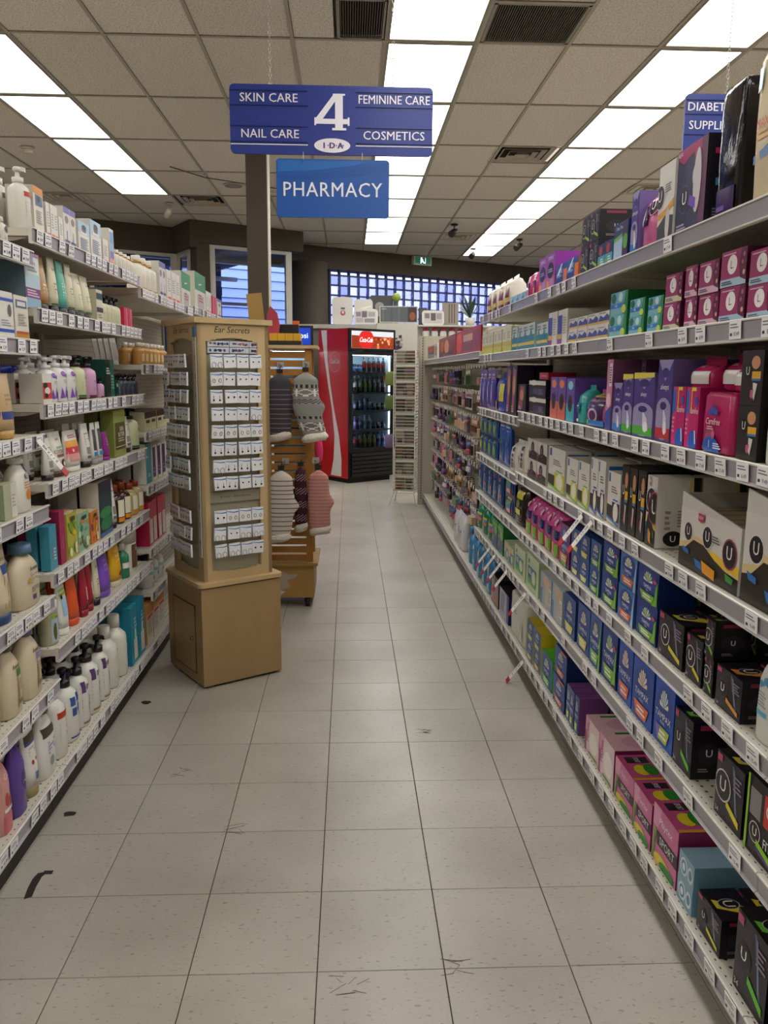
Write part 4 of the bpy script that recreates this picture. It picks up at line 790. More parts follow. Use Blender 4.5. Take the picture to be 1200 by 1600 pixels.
reg('fds_bottle', k='oval', n='spray_bottle', c='bottle', L='white deodorant bottle with blue wave print', col='#d5d5cf', cap='#dcdcd6', ops=[('t',.55,.80,.12,'fds','#2a2a30',.7,.2),('p',[(.2,.58),(.6,.66),(.85,.52),(.6,.58),(.3,.52)],'#4f8fb8'),('l',.2,.34,.7,.5,5,'#9aa0a6'),('r',.2,.26,.75,.31,'#5aaccf')])
r2('u_box_orange', ubx('dark tampon box with orange bar','#e0922a',ring='#4a444c',r=.20)); r2('u_box_small', ubx('small dark tampon box with lime bar','#8ac13a')); r2('u_box_yellow', ubx('dark tampon box with yellow bar','#d9c92f')); r2('u_box_green', ubx('large dark tampon box with green bar','#5ec12f',ring='#2a252e',r=.16))
r2('u_box_pinkend', ubx('dark tampon box with pink end panel','#c04a9a')); r2('u_box_greenline', ubx('tall dark tampon box with green line','#5ec12f',ring='#2a252e',r=.15)); r2('u_box_yellowline', ubx('dark tampon box with yellow line and purple tint','#e0d02f',ring='#2a252e',r=.17), body='#2b2230')
r2('u_fitness', ubx('black tampon box marked fitness with lime trim','#7fc12f'), ops=[('r',0,0,1,1,'#1d1a1f'),('r',.06,.5,.34,.85,'#8a8588'),('r',.42,.5,.74,.9,'#c8362a'),('c',.58,.72,.1,'#e6e0dc'),('e',.58,.72,.08,.05,'#c8362a')]+U(.24,.32,.12)+[('t',.72,.30,.12,'FITNESS','#f2f2f2',.5),('p',[(.3,.18),(1,.02),(1,.10),(.3,.26)],'#8fca2f'),('p',[(.3,.12),(1,-.0),(1,.04),(.3,.16)],'#5a2a86'),('r',0,.0,.05,1,'#8fca2f')])
GB = ['#e2e7ea','#b9cf6a']; YB = ['#e8e6d8','#d9d6a0']; OB = ['#f0e2d4','#e8b090']
D['tampax_round'] = tpx('#1d3a86','#8cc03a',GB,'#152a66','navy tampon box with lime crescent',[('p',[(.75,.05),(1,.1),(1,.75),(.92,.6),(.88,.3)],'#7dc02f'),('e',.86,.72,.08,.05,'#d04a5a')])
D['tampax_orange_light'] = tpx('#3f73b8','#ee6f2e',YB,'#274f92','blue tampon box with orange shield',[('p',[(.85,0),(1,0),(1,1),(.92,.6)],'#9cc4e8')])
D['tampax_green'] = tpx('#2a5aa6','#8cc83a',GB,'#1c3f80','blue tampon box with lime shield',[('p',[(.86,0),(1,0),(1,1),(.9,.5)],'#7dc02f')])
D['tampax_yellow'] = tpx('#2a559f','#e3dc4a',YB,'#1d3c7d','blue tampon box with yellow shield')
D['tampax_orange'] = tpx('#2253b4','#ee6f2e',['#f3d9c4','#f4ece4'],'#1a3c8c','large royal blue tampon box with orange shield')
D['tampax_yellowgreen'] = tpx('#2454b8','#b9c94a',['#e6ecd4','#c9dfe8'],'#1a3c8c','large royal blue tampon box, yellow and green shield',[('p',[(.14,.3),(.4,.3),(.3,.08),(.26,.08)],'#8a6ac0')])
D['tampax_radiant'] = tpx('#7c2a70','#e0962a',['#e6c4d4','#b59ac8'],'#5c1f55','plum tampon box with orange and green shield',[('r',.3,.02,.8,.1,'#5dae3a')])
reg('pink_tampon_bag', k='bag', n='tampon_bag', c='package', L='pink patterned tampon bag with navy band', col='#cf4f92', gloss=.2, ops=[('r',.08,.44,.92,.66,'#27306e'),('l',.2,.5,.8,.62,2,'#c3cbe8'),('p',[(.3,.95),(.5,.7),(.7,.95)],'#eaa3c6'),('r',.1,.06,.5,.36,'#e59a4a'),('r',.55,.04,.92,.34,'#7bb83a'),('e',.4,.82,.2,.08,'#f0bcd6')])
reg('yellow_black_pack', k='bag', n='razor_bag', c='package', L='black and yellow razor bag', col='#26221c', gloss=.25, ops=[('r',.15,.72,.9,.92,'#d9cf2f'),('r',.2,.3,.8,.44,'#d9cf2f'),('e',.5,.58,.22,.1,'#8d8a3c'),('l',.2,.08,.8,.25,3,'#a8a48c')])
reg('blue_floss_pack', k='hang', n='floss_pack', c='package', L='navy floss pack with rainbow label', col='#1d3670', ops=[('r',.3,.5,.8,.68,'#3fa05a'),('r',.3,.68,.8,.86,'#d9d23a'),('r',.3,.34,.8,.5,'#3f7fd0'),('r',.3,.1,.8,.34,'#d9683a'),('l',.35,.14,.75,.3,2,'#f0ece4')])
reg('brush_pack_teal', k='hang', n='toothbrush_pack', c='package', L='teal and navy toothbrush pack with orange dot', col='#1f4f8c', ops=[('r',.0,.4,.35,1,'#1f8a7c'),('c',.6,.72,.07,'#e06a3a'),('c',.8,.3,.06,'#e0703a'),('p',[(.4,.1),(.55,.1),(.7,.6),(.55,.6)],'#bcd0e8'),('r',.7,.5,.95,.9,'#3a2f7c')])
reg('person_box', k='box', n='underwear_box', c='package', L='pale blue underwear pack with a bare leg print', col='#b9c4cc', side='#a8b0ac', top='#c9ced0', ops=[('r',0,0,1,1,'#a3b9cc'),('p',[(.45,0),(.7,0),(.66,.55),(.9,.85),(.5,1),(.2,.85),(.5,.5)],'#d9b394'),('r',0,.0,.2,.5,'#5a7aa6'),('r',.72,.2,1,.7,'#dcdcd2'),('l',.75,.25,.96,.6,5,'#8a9096')])
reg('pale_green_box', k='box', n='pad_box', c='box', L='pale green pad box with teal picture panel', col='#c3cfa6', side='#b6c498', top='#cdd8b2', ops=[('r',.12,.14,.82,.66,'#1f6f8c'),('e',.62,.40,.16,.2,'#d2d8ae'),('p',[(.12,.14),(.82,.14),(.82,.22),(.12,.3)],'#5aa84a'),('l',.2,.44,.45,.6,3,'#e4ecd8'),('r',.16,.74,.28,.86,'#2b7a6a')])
reg('pale_green_small', k='box', n='pad_box', c='box', L='small pale green box with peach and blue panel', col='#bccaa4', side='#a9b890', top='#c4d0ac', ops=[('r',.1,.1,.9,.7,'#3a7a96'),('r',.1,.45,.45,.9,'#dcb394'),('e',.7,.4,.15,.2,'#d6dcb4')])
reg('green_mouthwash', k='box', n='mouthwash_pack', c='package', L='green mouthwash twin pack with blue panel', col='#2a8a4c', side='#1f7040', top='#2a8a4c', ops=[('r',0,.0,.45,.7,'#234a8c'),('c',.22,.3,.1,'#d9683a'),('r',.5,.1,.95,.4,'#1f4a8c'),('e',.7,.65,.25,.16,'#8cc83a'),('r',0,.78,1,.9,'#5cb84a'),('c',.2,.55,.06,'#e0c83a')])
reg('green_bottle', k='oval', n='mouthwash_bottle', c='bottle', L='emerald mouthwash bottle with rainbow label', col='#178a62', cap='#1a7d5c', gloss=.15, ops=[('r',.1,.46,.9,.54,'#d9d23a'),('r',.1,.38,.9,.46,'#3f7fd0'),('r',.1,.28,.9,.38,'#d9583a'),('r',.15,.1,.85,.26,'#1f6f4c')])
reg('blue_round_pack', k='box', side='#6f98b0', top='#8fb4c8', n='cotton_pad_pack', c='package', L='pale blue pack of round cotton pads', col='#86abc0', gloss=.2, ops=[('e',.35,.5,.24,.36,'#cfe0ea'),('e',.35,.5,.17,.27,'#5d8aa6'),('e',.35,.5,.1,.16,'#dfeaf0'),('e',.8,.5,.18,.32,'#cfe0ea'),('e',.8,.5,.11,.2,'#5d8aa6')])
r2('playtex_sport', plytx('pink sport tampon box with black name panel')); r2('playtex_pale', plytx('pale pink and white tampon box', True))
D['tampax_purple'] = tpx('#3f6aa6','#c3cf4a',YB,'#7a4a86','slim blue tampon box with lilac side')
D['tampax_orange_flat'] = tpx('#23509e','#e2702c',['#cfd8e8'],'#1a2f66','navy tampon box with orange corner',[('r',.5,.92,.95,1,'#e2702c')])
D['tampax_green_flat'] = tpx('#2f6aa6','#6ec83a',GB,'#55c83a','blue tampon box with bright green side')
D['tampax_yellow_flat'] = tpx('#3f6aa0','#e3cf2f',YB,'#d9c02f','blue tampon box with yellow side')
reg('white_poly_pack', k='bag', n='cotton_wool_pack', c='package', L='white polythene pack of cotton wool with shiny fold', col='#d3d2c4', gloss=.15, ops=[('l',.3,.62,.5,.74,2,'#8f9086'),('p',[(.7,.1),(.9,.1),(.9,.5),(.7,.55)],'#c5c4b4')], flat=1)
reg('navy_box', k='box', n='body_shaper_box', c='box', L='navy box with pale lilac front', col='#2a2f86', side='#1b1f66', top='#15131c', ops=[('r',0,0,.8,1,'#b9b6c8'),('p',[(.1,.2),(.5,.2),(.6,.9),(.2,.9)],'#8a8aa6')])
reg('pink_orange_box', k='box', n='body_care_box', c='box', L='dark box with peach figure and orange flame', col='#2a2024', side='#1f1a20', top='#151218', ops=[('p',[(.1,.1),(.5,.0),(.6,.8),(.2,.9)],'#c99a86'),('p',[(.3,.1),(.7,.1),(.6,.4),(.4,.35)],'#d9502a'),('r',.75,0,1,1,'#a9a6b0')])
reg('blue_refill', k='oval', n='wash_bottle', c='bottle', L='blue handled wash bottle with yellow dot label', col='#3a86bb', cap='#2f79ae', gloss=.18, ops=[('r',.35,.52,.75,.66,'#2456a0'),('e',.55,.6,.12,.05,'#d9c83a'),('p',[(.0,.1),(.3,.1),(.3,.5),(.1,.5)],'#9fc4d8'),('r',.4,.05,.8,.3,'#6fb0c8')])
reg('white_blue_pack', k='bag', n='cotton_bag', c='package', L='white and blue plastic bag of cotton', col='#c9c9cc', gloss=.2, ops=[('p',[(.5,0),(1,0),(1,.7),(.6,.6)],'#1f4fc0'),('l',.1,.5,.5,.7,3,'#7a7a86')])
reg('amber_bottle', k='bottle', n='serum_bottle', c='bottle', L='small amber bottle with white cap', col='#c08f50', cap='#dcd8ce', gloss=.2, ops=[('r',.15,.15,.85,.5,'#d9c090'),('l',.25,.2,.75,.45,3,'#8a5a34')])
reg('pink_white_bag', k='bag', n='liner_bag', c='pad pack', L='small white and magenta liner bag', col='#c02a66', gloss=.2, ops=[('r',.04,.2,.96,.62,'#dedbd8'),('l',.2,.72,.8,.84,1,'#f0c0d6')], crimp=.02)
reg('red_flat_box', k='box', n='hair_tool_box', c='box', L='flat red box lying on black packs', col='#b02434', side='#a01f30', top='#b8283a', ops=[('l',.2,.3,.8,.7,1,'#d98a90')])
reg('maroon_far_box', k='box', n='ointment_box', c='box', L='maroon box behind teal ointment boxes', col='#7a2a44', side='#8a304c', top='#8a304c', ops=[('l',.1,.5,.9,.7,1,'#b87a90')])
# ---- left side
reg('small_white_bottle', k='bottle', n='lotion_bottle', c='bottle', L='small white bottle with round portrait label', col='#dcd8ce', cap='#d4d0c6', ops=[('e',.5,.55,.3,.13,'#5c5a5a'),('l',.2,.12,.8,.3,4,'#7d8a7a')])
reg('gold_white_box', k='box', n='cream_box', c='box', L='slim white box with amber foot', col='#dbd5c8', side='#c9c3b6', top='#dcd7cb', ops=[('r',.1,.72,.9,.90,'#55688e'),('r',.2,.76,.8,.86,'#dedbd2'),('r',.05,0,.95,.12,'#c08a2a'),('r',.05,.12,.95,.18,'#b0512a'),('l',.2,.3,.8,.6,5,'#a7a296')])
reg('blue_white_box', k='box', n='cream_box', c='box', L='white cream box with royal blue stripe', col='#dcd9d0', side='#c6c2b8', top='#dcd9d0', ops=[('r',0,.12,1,.19,'#2a52b0'),('l',.2,.24,.8,.4,3,'#9aa0ac'),('e',.75,.6,.12,.14,'#5f5a58'),('r',0,.80,1,.86,'#2a52b0')])
reg('tan_tube', k='tube', n='self_tan_tube', c='tube', L='tan tube with dark blue band', col='#c0a27a', cap='#b48a4c', ops=[('r',.02,.30,.98,.42,'#3a4a86'),('l',.3,.5,.8,.7,3,'#9a8058')])
reg('white_wipes_bag', k='bag', n='wipes_bag', c='package', L='white soft wipes bag with blue sky print', col='#d9dbe0', gloss=.25, ops=[('l',.3,.5,.8,.7,4,'#8fb0d8'),('p',[(.2,.1),(.8,.1),(.7,.4),(.3,.3)],'#b8cce4')])
reg('k_bottle', k='oval', n='shampoo_bottle', c='bottle', L='white family bottle with orange drop label', col='#dedad0', cap='#e0dcd2', ops=[('e',.62,.30,.2,.10,'#d9892f'),('t',.55,.62,.10,'Ka','#2f2f36',.6),('e',.66,.74,.09,.05,'#2b4a9c'),('l',.35,.40,.8,.54,3,'#c98f6a')])
reg('pale_green_carton', k='box', n='soap_box', c='box', L='pale green and white soap box', col='#aeb294', side='#9ca084', top='#b8bca0', ops=[('r',.55,0,1,1,'#d6d3c8'),('l',.6,.3,.9,.7,4,'#a9a89c')])
reg('green_wipes', k='wipes', n='wipes_pack', c='package', L='bright green soft wipes pack', col='#6fa84a', gloss=.2, ops=[('l',.3,.3,.7,.6,3,'#d7e8c4')])
reg('oat_bottle', k='oval', n='lotion_bottle', c='bottle', L='beige oat lotion bottle with blue cap', col='#cdbfa4', cap='#5f7d9c', ops=[('t',.60,.60,.07,'Aveeno','#3c4a30',.72,.2),('l',.4,.36,.88,.54,6,'#8f8a80'),('e',.36,.42,.07,.05,'#c09a4a'),('r',.45,.1,.6,.18,'#4c4470'),('l',.4,.22,.85,.32,3,'#8f8a80')])
reg('oat_tube', k='tube', n='lotion_tube', c='tube', L='beige oat lotion tube standing on navy cap', col='#cfc0a4', cap='#32456c', ops=[('r',.45,.62,.9,.74,'#2c4f86'),('p',[(.3,.2),(.36,.2),(.56,.6),(.50,.6)],'#b08d4c'),('p',[(.5,.18),(.55,.18),(.7,.5),(.64,.5)],'#b08d4c'),('t',.5,.82,.06,'Aveeno','#7a705a',.6,.2)])
def oat(L, cap, tagc): return dict(k='oval', n='lotion_bottle', c='bottle', L=L, col='#cdbfa4', cap=cap, ops=[('t',.58,.64,.055,'Aveeno','#5a4a34',.62,.2),('r',.5,.50,.85,.60,tagc),('p',[(.45,.1),(.5,.1),(.58,.48),(.54,.48)],'#a8844c'),('p',[(.6,.12),(.66,.1),(.56,.42),(.52,.42)],'#a8844c'),('l',.62,.3,.85,.46,4,'#9a8f78'),('r',.5,.14,.85,.2,'#7a7560')])
r2('oat_bottle_lilac', oat('beige oat wash bottle with lilac cap','#7b6f96','#8d7fae')); r2('oat_bottle_green', oat('beige oat lotion bottle with olive cap','#5c6340','#4a7a3a'))
reg('gold_cap_lotion', k='oval', n='lotion_bottle', c='bottle', L='white firming lotion bottle with gold cap', col='#d9d6d0', cap='#8a6434', ops=[('r',.1,.55,.92,.68,'#4a4038'),('l',.3,.30,.85,.48,4,'#8a8ac0'),('e',.5,.2,.14,.07,'#8d94a0')])
reg('gold_tube', k='tube', n='lotion_tube', c='tube', L='white lotion tube standing on gold cap', col='#dcd9d2', cap='#93825a', ops=[('r',.06,.70,.94,.80,'#4a3f34'),('r',.06,.67,.94,.70,'#3f4a8c'),('l',.2,.52,.8,.64,3,'#b8a9b0'),('e',.35,.44,.08,.03,'#b0342c'),('e',.6,.46,.06,.025,'#b0342c'),('r',.4,.2,.72,.3,'#4f6a9c')])
reg('purple_wash', k='oval', n='body_wash_bottle', c='bottle', L='deep purple body wash bottle', col='#5c4190', cap='#4a3480', gloss=.25, ops=[('e',.62,.42,.22,.12,'#3a2a7c'),('p',[(.45,.38),(.75,.36),(.8,.44),(.6,.40)],'#c0a04a'),('v',.6,.7,.16,'CE','#7a62b0',.14)])
reg('pink_wash', k='oval', n='body_wash_bottle', c='bottle', L='pink body wash bottle with berry label', col='#cd9490', cap='#c98f8c', gloss=.25, ops=[('p',[(.1,.5),(.9,.66),(.9,.80),(.1,.62)],'#2a2322'),('t',.6,.67,.07,'CAL','#e8e0dc',.5),('e',.4,.40,.14,.08,'#b5302c'),('e',.7,.36,.1,.06,'#b5302c'),('r',.1,.0,.9,.22,'#c8666c'),('r',.15,.26,.85,.3,'#e8ddd6')])
reg('blue_cap_pump', k='pump', n='lotion_pump_bottle', c='bottle', L='white lotion bottle with blue collar pump', col='#d9dbdb', cap='#1f5f9c', head='#d9d9d4', ops=[('t',.58,.52,.085,'Lubri','#2b3a4c',.75,.1),('p',[(.3,.28),(.95,.36),(.95,.46),(.3,.38)],'#2b5f8c'),('l',.4,.08,.9,.24,4,'#b0b8c4')])
def wpump(L, band, capc='#ddd9d2'): return dict(k='pump', n='lotion_pump_bottle', c='bottle', L=L, col='#dad7d0', cap=capc, head=capc, ops=[('r',.14,.52,.92,.60,band),('l',.2,.2,.85,.46,7,'#9a989a'),('l',.2,.63,.8,.70,2,'#a9a7a6')])
r2('white_pump_red', wpump('white lotion pump bottle with red stripe','#b8402c')); r2('white_pump_grey', wpump('big white lotion pump bottle with grey stripe','#6a6866'))
r2('white_black_pump', wpump('white lotion bottle with black pump','#6b4a7c','#1d1b1e'), ops=[('r',.1,.50,.3,.66,'#5a3f70'),('l',.1,.16,.9,.48,6,'#4a3f5c'),('t',.62,.58,.08,'goat','#2c2a44',.6),('p',[(.5,.2),(.7,.44),(.9,.2)],'#3a3358'),('r',.1,.05,.9,.08,'#8a7a50')])
r2('blue_square_pump', wpump('white lotion bottle, black pump, blue diamond print','#2f569c','#1d1b1e'), ops=[('r',.15,.50,.38,.62,'#2f569c'),('r',.45,.54,.68,.66,'#2f569c'),('r',.2,.36,.43,.47,'#2f569c'),('r',.5,.40,.73,.51,'#3a66b0'),('r',.74,.56,.92,.66,'#3a66b0'),('r',.1,.06,.9,.08,'#3a4a8c'),('r',.78,.3,.9,.44,'#8a94b8')])
def tbox(key, L, **k): reg(key, k='box', n='cream_box', c='box', L=L, **k)
tbox('orange_top_box','white box with orange top and photo label', col='#dcd7cd', side='#c9c3b6', top='#d9983a', ops=[('r',0,.84,1,1,'#d98f2f'),('r',.2,.60,.9,.82,'#4a6a86'),('e',.5,.74,.15,.07,'#3a2a22'),('l',.2,.2,.8,.5,6,'#a9a296')])
tbox('tiny_white_box','small white skin cream box', col='#e0dcd3', side='#cdc8bd', top='#e0dcd3', ops=[('l',.2,.3,.8,.75,6,'#a5a29c'),('r',.1,.05,.9,.14,'#d9603a')])
tbox('violet_top_box','white box with violet top', col='#ddd9d2', side='#cac5bb', top='#7b6fb0', ops=[('r',0,.84,1,1,'#6f64a6'),('e',.5,.68,.3,.1,'#8d7a78'),('r',.45,.05,.55,.4,'#4a3f86'),('r',.1,.1,.9,.16,'#4a3f86')])
tbox('doctor_box','white and blue box with small portrait photo', col='#dedbd4', side='#cbc6bb', top='#9fc0dc', ops=[('r',0,.62,1,1,'#a9c6de'),('e',.5,.78,.2,.12,'#6a4a3c'),('e',.5,.84,.2,.08,'#2c2320'),('r',.2,.62,.8,.68,'#e8e8ea'),('l',.15,.12,.85,.5,7,'#8f96a4')])
tbox('sunset_box','white edged box with blue to rose panel', col='#dedad2', side='#cdc8be', top='#e0dcd4', ops=[('r',.12,.62,.9,.92,'#6a9cd0'),('r',.12,.4,.9,.62,'#8fb0d8'),('r',.12,.2,.9,.4,'#7a6aa6'),('r',.12,.06,.9,.2,'#dc9a86')])
reg('gold_cap_serum', k='bottle', n='serum_bottle', c='bottle', L='small white bottle with gold collar', col='#dcd8ce', cap='#dedad2', band='#b9904a', ops=[('l',.2,.2,.8,.5,4,'#8f8b84'),('r',.1,.04,.9,.10,'#b08a4a')])
tbox('violet_band_box','tall white and blue box with violet band', col='#d9dad6', side='#5b7280', top='#a88fb0', ops=[('r',0,0,1,.18,'#8fb4c6'),('r',0,.18,1,.36,'#7a3a72'),('l',.1,.2,.9,.34,3,'#dcc4d8'),('r',0,.36,1,.62,'#b4cad6'),('t',.5,.82,.07,'rivérra','#3a4a5c',.8),('r',0,.94,1,1,'#a87fa8'),('l',.2,.66,.8,.74,2,'#8a949c')])
def tt(key, L, col, cap, ops, n='hand_cream_tube', **k): reg(key, k='tube', n=n, c='tube', L=L, col=col, cap=cap, ops=ops, **k)
tt('tan_tall_tube','golden tan tube on black cap','#b08a5a','#17131a',[('r',.02,.14,.98,.18,'#8a4a1f'),('l',.3,.3,.8,.5,3,'#e0c49a')])
tt('cream_tube','cream hand tube on black cap','#d3cdb2','#17131a',[('r',.05,.14,.95,.17,'#2f5a34'),('l',.25,.30,.8,.55,5,'#8d8a70'),('t',.55,.78,.07,'hemp','#4c4f3a',.6,.2)])
tt('teal_tube','turquoise hand tube on black cap','#5fae9c','#17131a',[('r',.05,.14,.95,.17,'#2a6f80'),('l',.25,.28,.85,.6,6,'#cfe8de'),('t',.55,.78,.07,'hemp','#1f5f58',.6,.2)])
tt('white_tube_print','white tube with black and grey print','#dcd9d2','#2b2626',[('r',.2,.3,.8,.46,'#8a8a88'),('l',.15,.5,.85,.8,5,'#8f8c8a'),('r',.2,.2,.8,.26,'#6a6866')])
tt('coconut_tube','white coconut cream tube on brown cap','#dbd7cc','#4a2c22',[('t',.5,.84,.06,'reefs','#3a3634',.6),('r',.25,.64,.8,.68,'#7fae8a'),('t',.5,.56,.08,'COCONUT','#3a3230',.8),('r',.2,.44,.8,.5,'#7c5240'),('e',.5,.30,.16,.09,'#4c3026'),('e',.55,.28,.09,.05,'#e3ddd0')])
tt('pink_scrub_tube','white and rose gradient tube','#dcd6d0','#d6d2cc',[('r',.02,.58,.98,.76,'#e0a24a'),('r',.02,.44,.98,.60,'#c9404a'),('r',.02,.26,.98,.44,'#d99a96'),('c',.3,.52,.04,'#f0d8d4'),('l',.2,.80,.8,.9,2,'#b86a6a')])
tt('charcoal_tube','white tube with charcoal panel and blue foot','#dcdad4','#8a8884',[('r',.12,.34,.88,.84,'#4a4a50'),('l',.2,.5,.8,.8,6,'#c6c6c8'),('e',.6,.34,.2,.05,'#8a4aa0'),('r',.12,.2,.6,.3,'#3f86c0'),('r',.6,.2,.88,.3,'#6fb03a')])
tt('magenta_tube','magenta purple tube','#8a2a80','#8a2a80',[('l',.3,.5,.7,.8,3,'#b86ab0')])
tbox('olive_box','tall olive shea butter box', col='#8a944a', side='#7a843e', top='#98a258', ops=[('r',0,0,1,1,'#8a944a'),('r',.12,.14,.94,.72,'#565030'),('t',.66,.58,.09,'SHEA','#e9e6d4',.5),('t',.62,.46,.09,'BUTTER','#e9e6d4',.6),('l',.35,.3,.85,.4,2,'#b8b48a'),('r',.12,.20,.94,.215,'#c9c69a')])
r2('hemp_bottle', dict(k='pump', n='lotion_pump_bottle', c='bottle', L='cream herbal bottle with dark pump', col='#c9cba4', cap='#241a1c', head='#1d1618', ops=[('r',.04,.06,.96,.10,'#2f6a3a'),('r',.04,.0,.96,.05,'#241a1c'),('t',.55,.5,.08,'hül','#4c5a3a',.5),('l',.2,.2,.8,.42,5,'#8a8c6a')]))
r2('hemp_pink_bottle', dict(k='pump', n='lotion_pump_bottle', c='bottle', L='pink herbal bottle with dark pump', col='#c99abc', cap='#241a1c', head='#1d1618', ops=[('r',.04,.0,.96,.08,'#5a1f34'),('r',.3,.40,.9,.43,'#a0487c'),('l',.25,.12,.8,.3,4,'#8a5a7c')]))
r2('dark_green_bottle', dict(k='box', n='body_cream_box', c='box', L='dark green body cream box', col='#1f5a4c', side='#17463c', top='#1f5a4c', ops=[('r',.0,0,.55,1,'#13211f'),('l',.1,.6,.5,.8,3,'#a8c8be'),('l',.6,.2,.95,.6,5,'#6fa898')]))
r2('black_pump_small', dict(k='pump', n='lotion_pump_bottle', c='bottle', L='small cream bottle with black pump', col='#cfcdb0', cap='#1d1618', head='#17131a', ops=[('r',.05,.0,.95,.06,'#2f5a34'),('l',.2,.2,.8,.44,4,'#8a8c6a')]))
r2('black_pump_small_dark', dict(k='pump', n='soap_pump_bottle', c='bottle', L='small charcoal bottle with black pump', col='#2f3444', cap='#17151b', head='#141217', ops=[('l',.2,.2,.8,.44,4,'#9aa0ae'),('r',.05,.0,.95,.06,'#6a2a3a')]))
tbox('red_pink_box','red and pink cream box', col='#c2274a', side='#c9284c', top='#c9284c', ops=[('r',.55,0,1,1,'#d98aa0'),('r',.75,0,1,1,'#c2274a')])
tbox('cream_green_box','cream box with dark green stripe', col='#d6d2b8', side='#c5c1a6', top='#d6d2b8', ops=[('r',0,.7,1,.9,'#1f3a24'),('r',0,.3,1,.45,'#3a2a2c'),('l',.2,.1,.8,.25,2,'#8a8770')])
reg('blue_jar', k='can', n='cream_jar', c='jar', L='cobalt blue cream jar', col='#1b2c9a', cap='#1a2a90', gloss=.2, ops=[('l',.3,.2,.8,.6,5,'#5c6ac4')])
tbox('red_cow_box','white balm box with red and black cow print', col='#dcd8d0', side='#c9c4ba', top='#dcd8d0', ops=[('r',0,.12,1,.7,'#c8443c'),('e',.3,.6,.25,.1,'#1d1a1c'),('e',.5,.42,.3,.12,'#d8d4cc'),('e',.35,.26,.2,.08,'#1d1a1c'),('r',0,.1,1,.14,'#e0dcd6')])
r2('white_violet_bottle', dict(k='pump', n='lotion_pump_bottle', c='bottle', L='white lotion bottle with violet flower print', col='#dad8d6', cap='#d6d4d2', head='#cfccca', ops=[('e',.35,.60,.16,.06,'#8a5ab0'),('r',.5,.52,.8,.6,'#5a3f96'),('p',[(.1,.06),(.2,.3),(.35,.08),(.5,.34),(.6,.1),(.8,.4),(.85,.06)],'#7a50a8'),('l',.3,.38,.7,.48,3,'#a8a4ac'),('r',.7,.04,.95,.22,'#3f2a86')]))
reg('blue_pouch', k='box', side='#3f93ac', top='#3f93ac', n='foot_mask_pouch', c='pouch', L='blue pouch with orange text', col='#3f93ac', gloss=.3, ops=[('v',.4,.4,.14,'RELAX','#d96a3a',.4),('l',.5,.2,.8,.5,4,'#cfe4ea')], crimp=.03)
tbox('crimson_box','tall crimson box', col='#a02450', side='#8c1f46', top='#b02a58', ops=[('v',.5,.4,.2,'BATH','#d98aa8',.4)])
def pouch(key, L, base, cs):
    o = [('r',0,0,1,1,base)]; rr = random.Random(key)
    for k in range(16): o.append(('e',rr.uniform(.1,.9),rr.uniform(.08,.8),rr.uniform(.05,.16),rr.uniform(.04,.1),rr.choice(cs)))
    o += [('r',.3,.82,.7,.92,'#3a3a30'),('r',.6,.08,.8,.32,'#dcd6a8')]
    reg(key, k='box', n='bath_salt_pouch', c='pouch', L=L, col=base, side=base, top='#cdbb90', ops=o)
pouch('meadow_pouch','lime and yellow flowered bath pouch','#b3b04a',['#6f9a2f','#d9c02f','#3f7a4a','#e8e0b0','#88b04a'])
pouch('flower_pouch','sage green bath pouch with flowers','#8fb49a',['#3f8a5a','#6fae6a','#d98a4a','#b5543a','#c9d8b0'])
pouch('fire_pouch','orange and crimson bath pouch','#d0803a',['#c9481f','#a02430','#e0a03a','#d9c06a','#8a2a3c'])
tbox('aurora_box','tall dark box with green glow', col='#1d2a34', side='#d6d2ca', top='#c9c5be', ops=[('r',0,.78,1,1,'#2b2838'),('r',0,.45,1,.78,'#2f3f48'),('e',.5,.42,.48,.10,'#3f8a50'),('e',.5,.22,.46,.13,'#2f7a50'),('r',0,0,1,.08,'#3f5a8c')])
def glassb(key, L, col): reg(key, k='bottle', n='body_oil_bottle', c='bottle', L=L, col=col, cap='#8a3a24', gloss=.15, ops=[('r',.1,.18,.9,.62,'#dedac0'),('l',.2,.3,.8,.56,4,'#4c4636'),('r',.1,.05,.9,.16,'#d98a2a')])
glassb('brown_oil_bottle','brown oil bottle with cream label','#3a2418'); glassb('clear_oil_bottle','amber and cream body oil bottle','#b0a070')
reg('orange_label_bottle', k='can', n='baby_lotion_tub', c='tub', L='clear tub with olive branch label and white lid', col='#a9a88c', cap='#dedbd4', ops=[('r',.1,.06,.9,.66,'#a8b8c4'),('r',.1,.60,.9,.70,'#8fae4a'),('r',.72,.2,.95,.6,'#8a7ab0'),('e',.3,.3,.12,.2,'#5a5a2c'),('t',.55,.62,.07,'Fruit','#2f3a24',.5)])
tt('lime_tube','white tube with lime lines and blue panel','#d9d8d0','#d9d8d0',[('r',.1,.80,.9,.84,'#9cc03a'),('r',.1,.72,.9,.76,'#9cc03a'),('r',.2,.34,.9,.66,'#9ac0dc'),('l',.3,.4,.8,.6,5,'#e8eef0'),('e',.25,.7,.1,.04,'#1f2a20')])
tt('orange_tall_tube','orange tube with yellow flame','#d9582a','#cf4f26',[('p',[(.5,.05),(.9,.1),(.8,.6),(.6,.6)],'#e8b53a'),('e',.7,.12,.15,.08,'#e8c83a')],n='shower_gel_tube')
tt('red_tall_tube','crimson tube with pale panel','#9c2434','#8f2030',[('r',.5,.3,.85,.55,'#dcd0cc'),('e',.5,.16,.25,.08,'#4a2a1c')],n='shower_gel_tube')
tt('purple_tall_tube','violet tube with blue emblem','#7a4fb8','#6f47aa',[('p',[(.4,.16),(.7,.18),(.72,.28),(.42,.26)],'#2f4ac0'),('l',.3,.5,.7,.8,3,'#9a78cc')],n='shower_gel_tube')
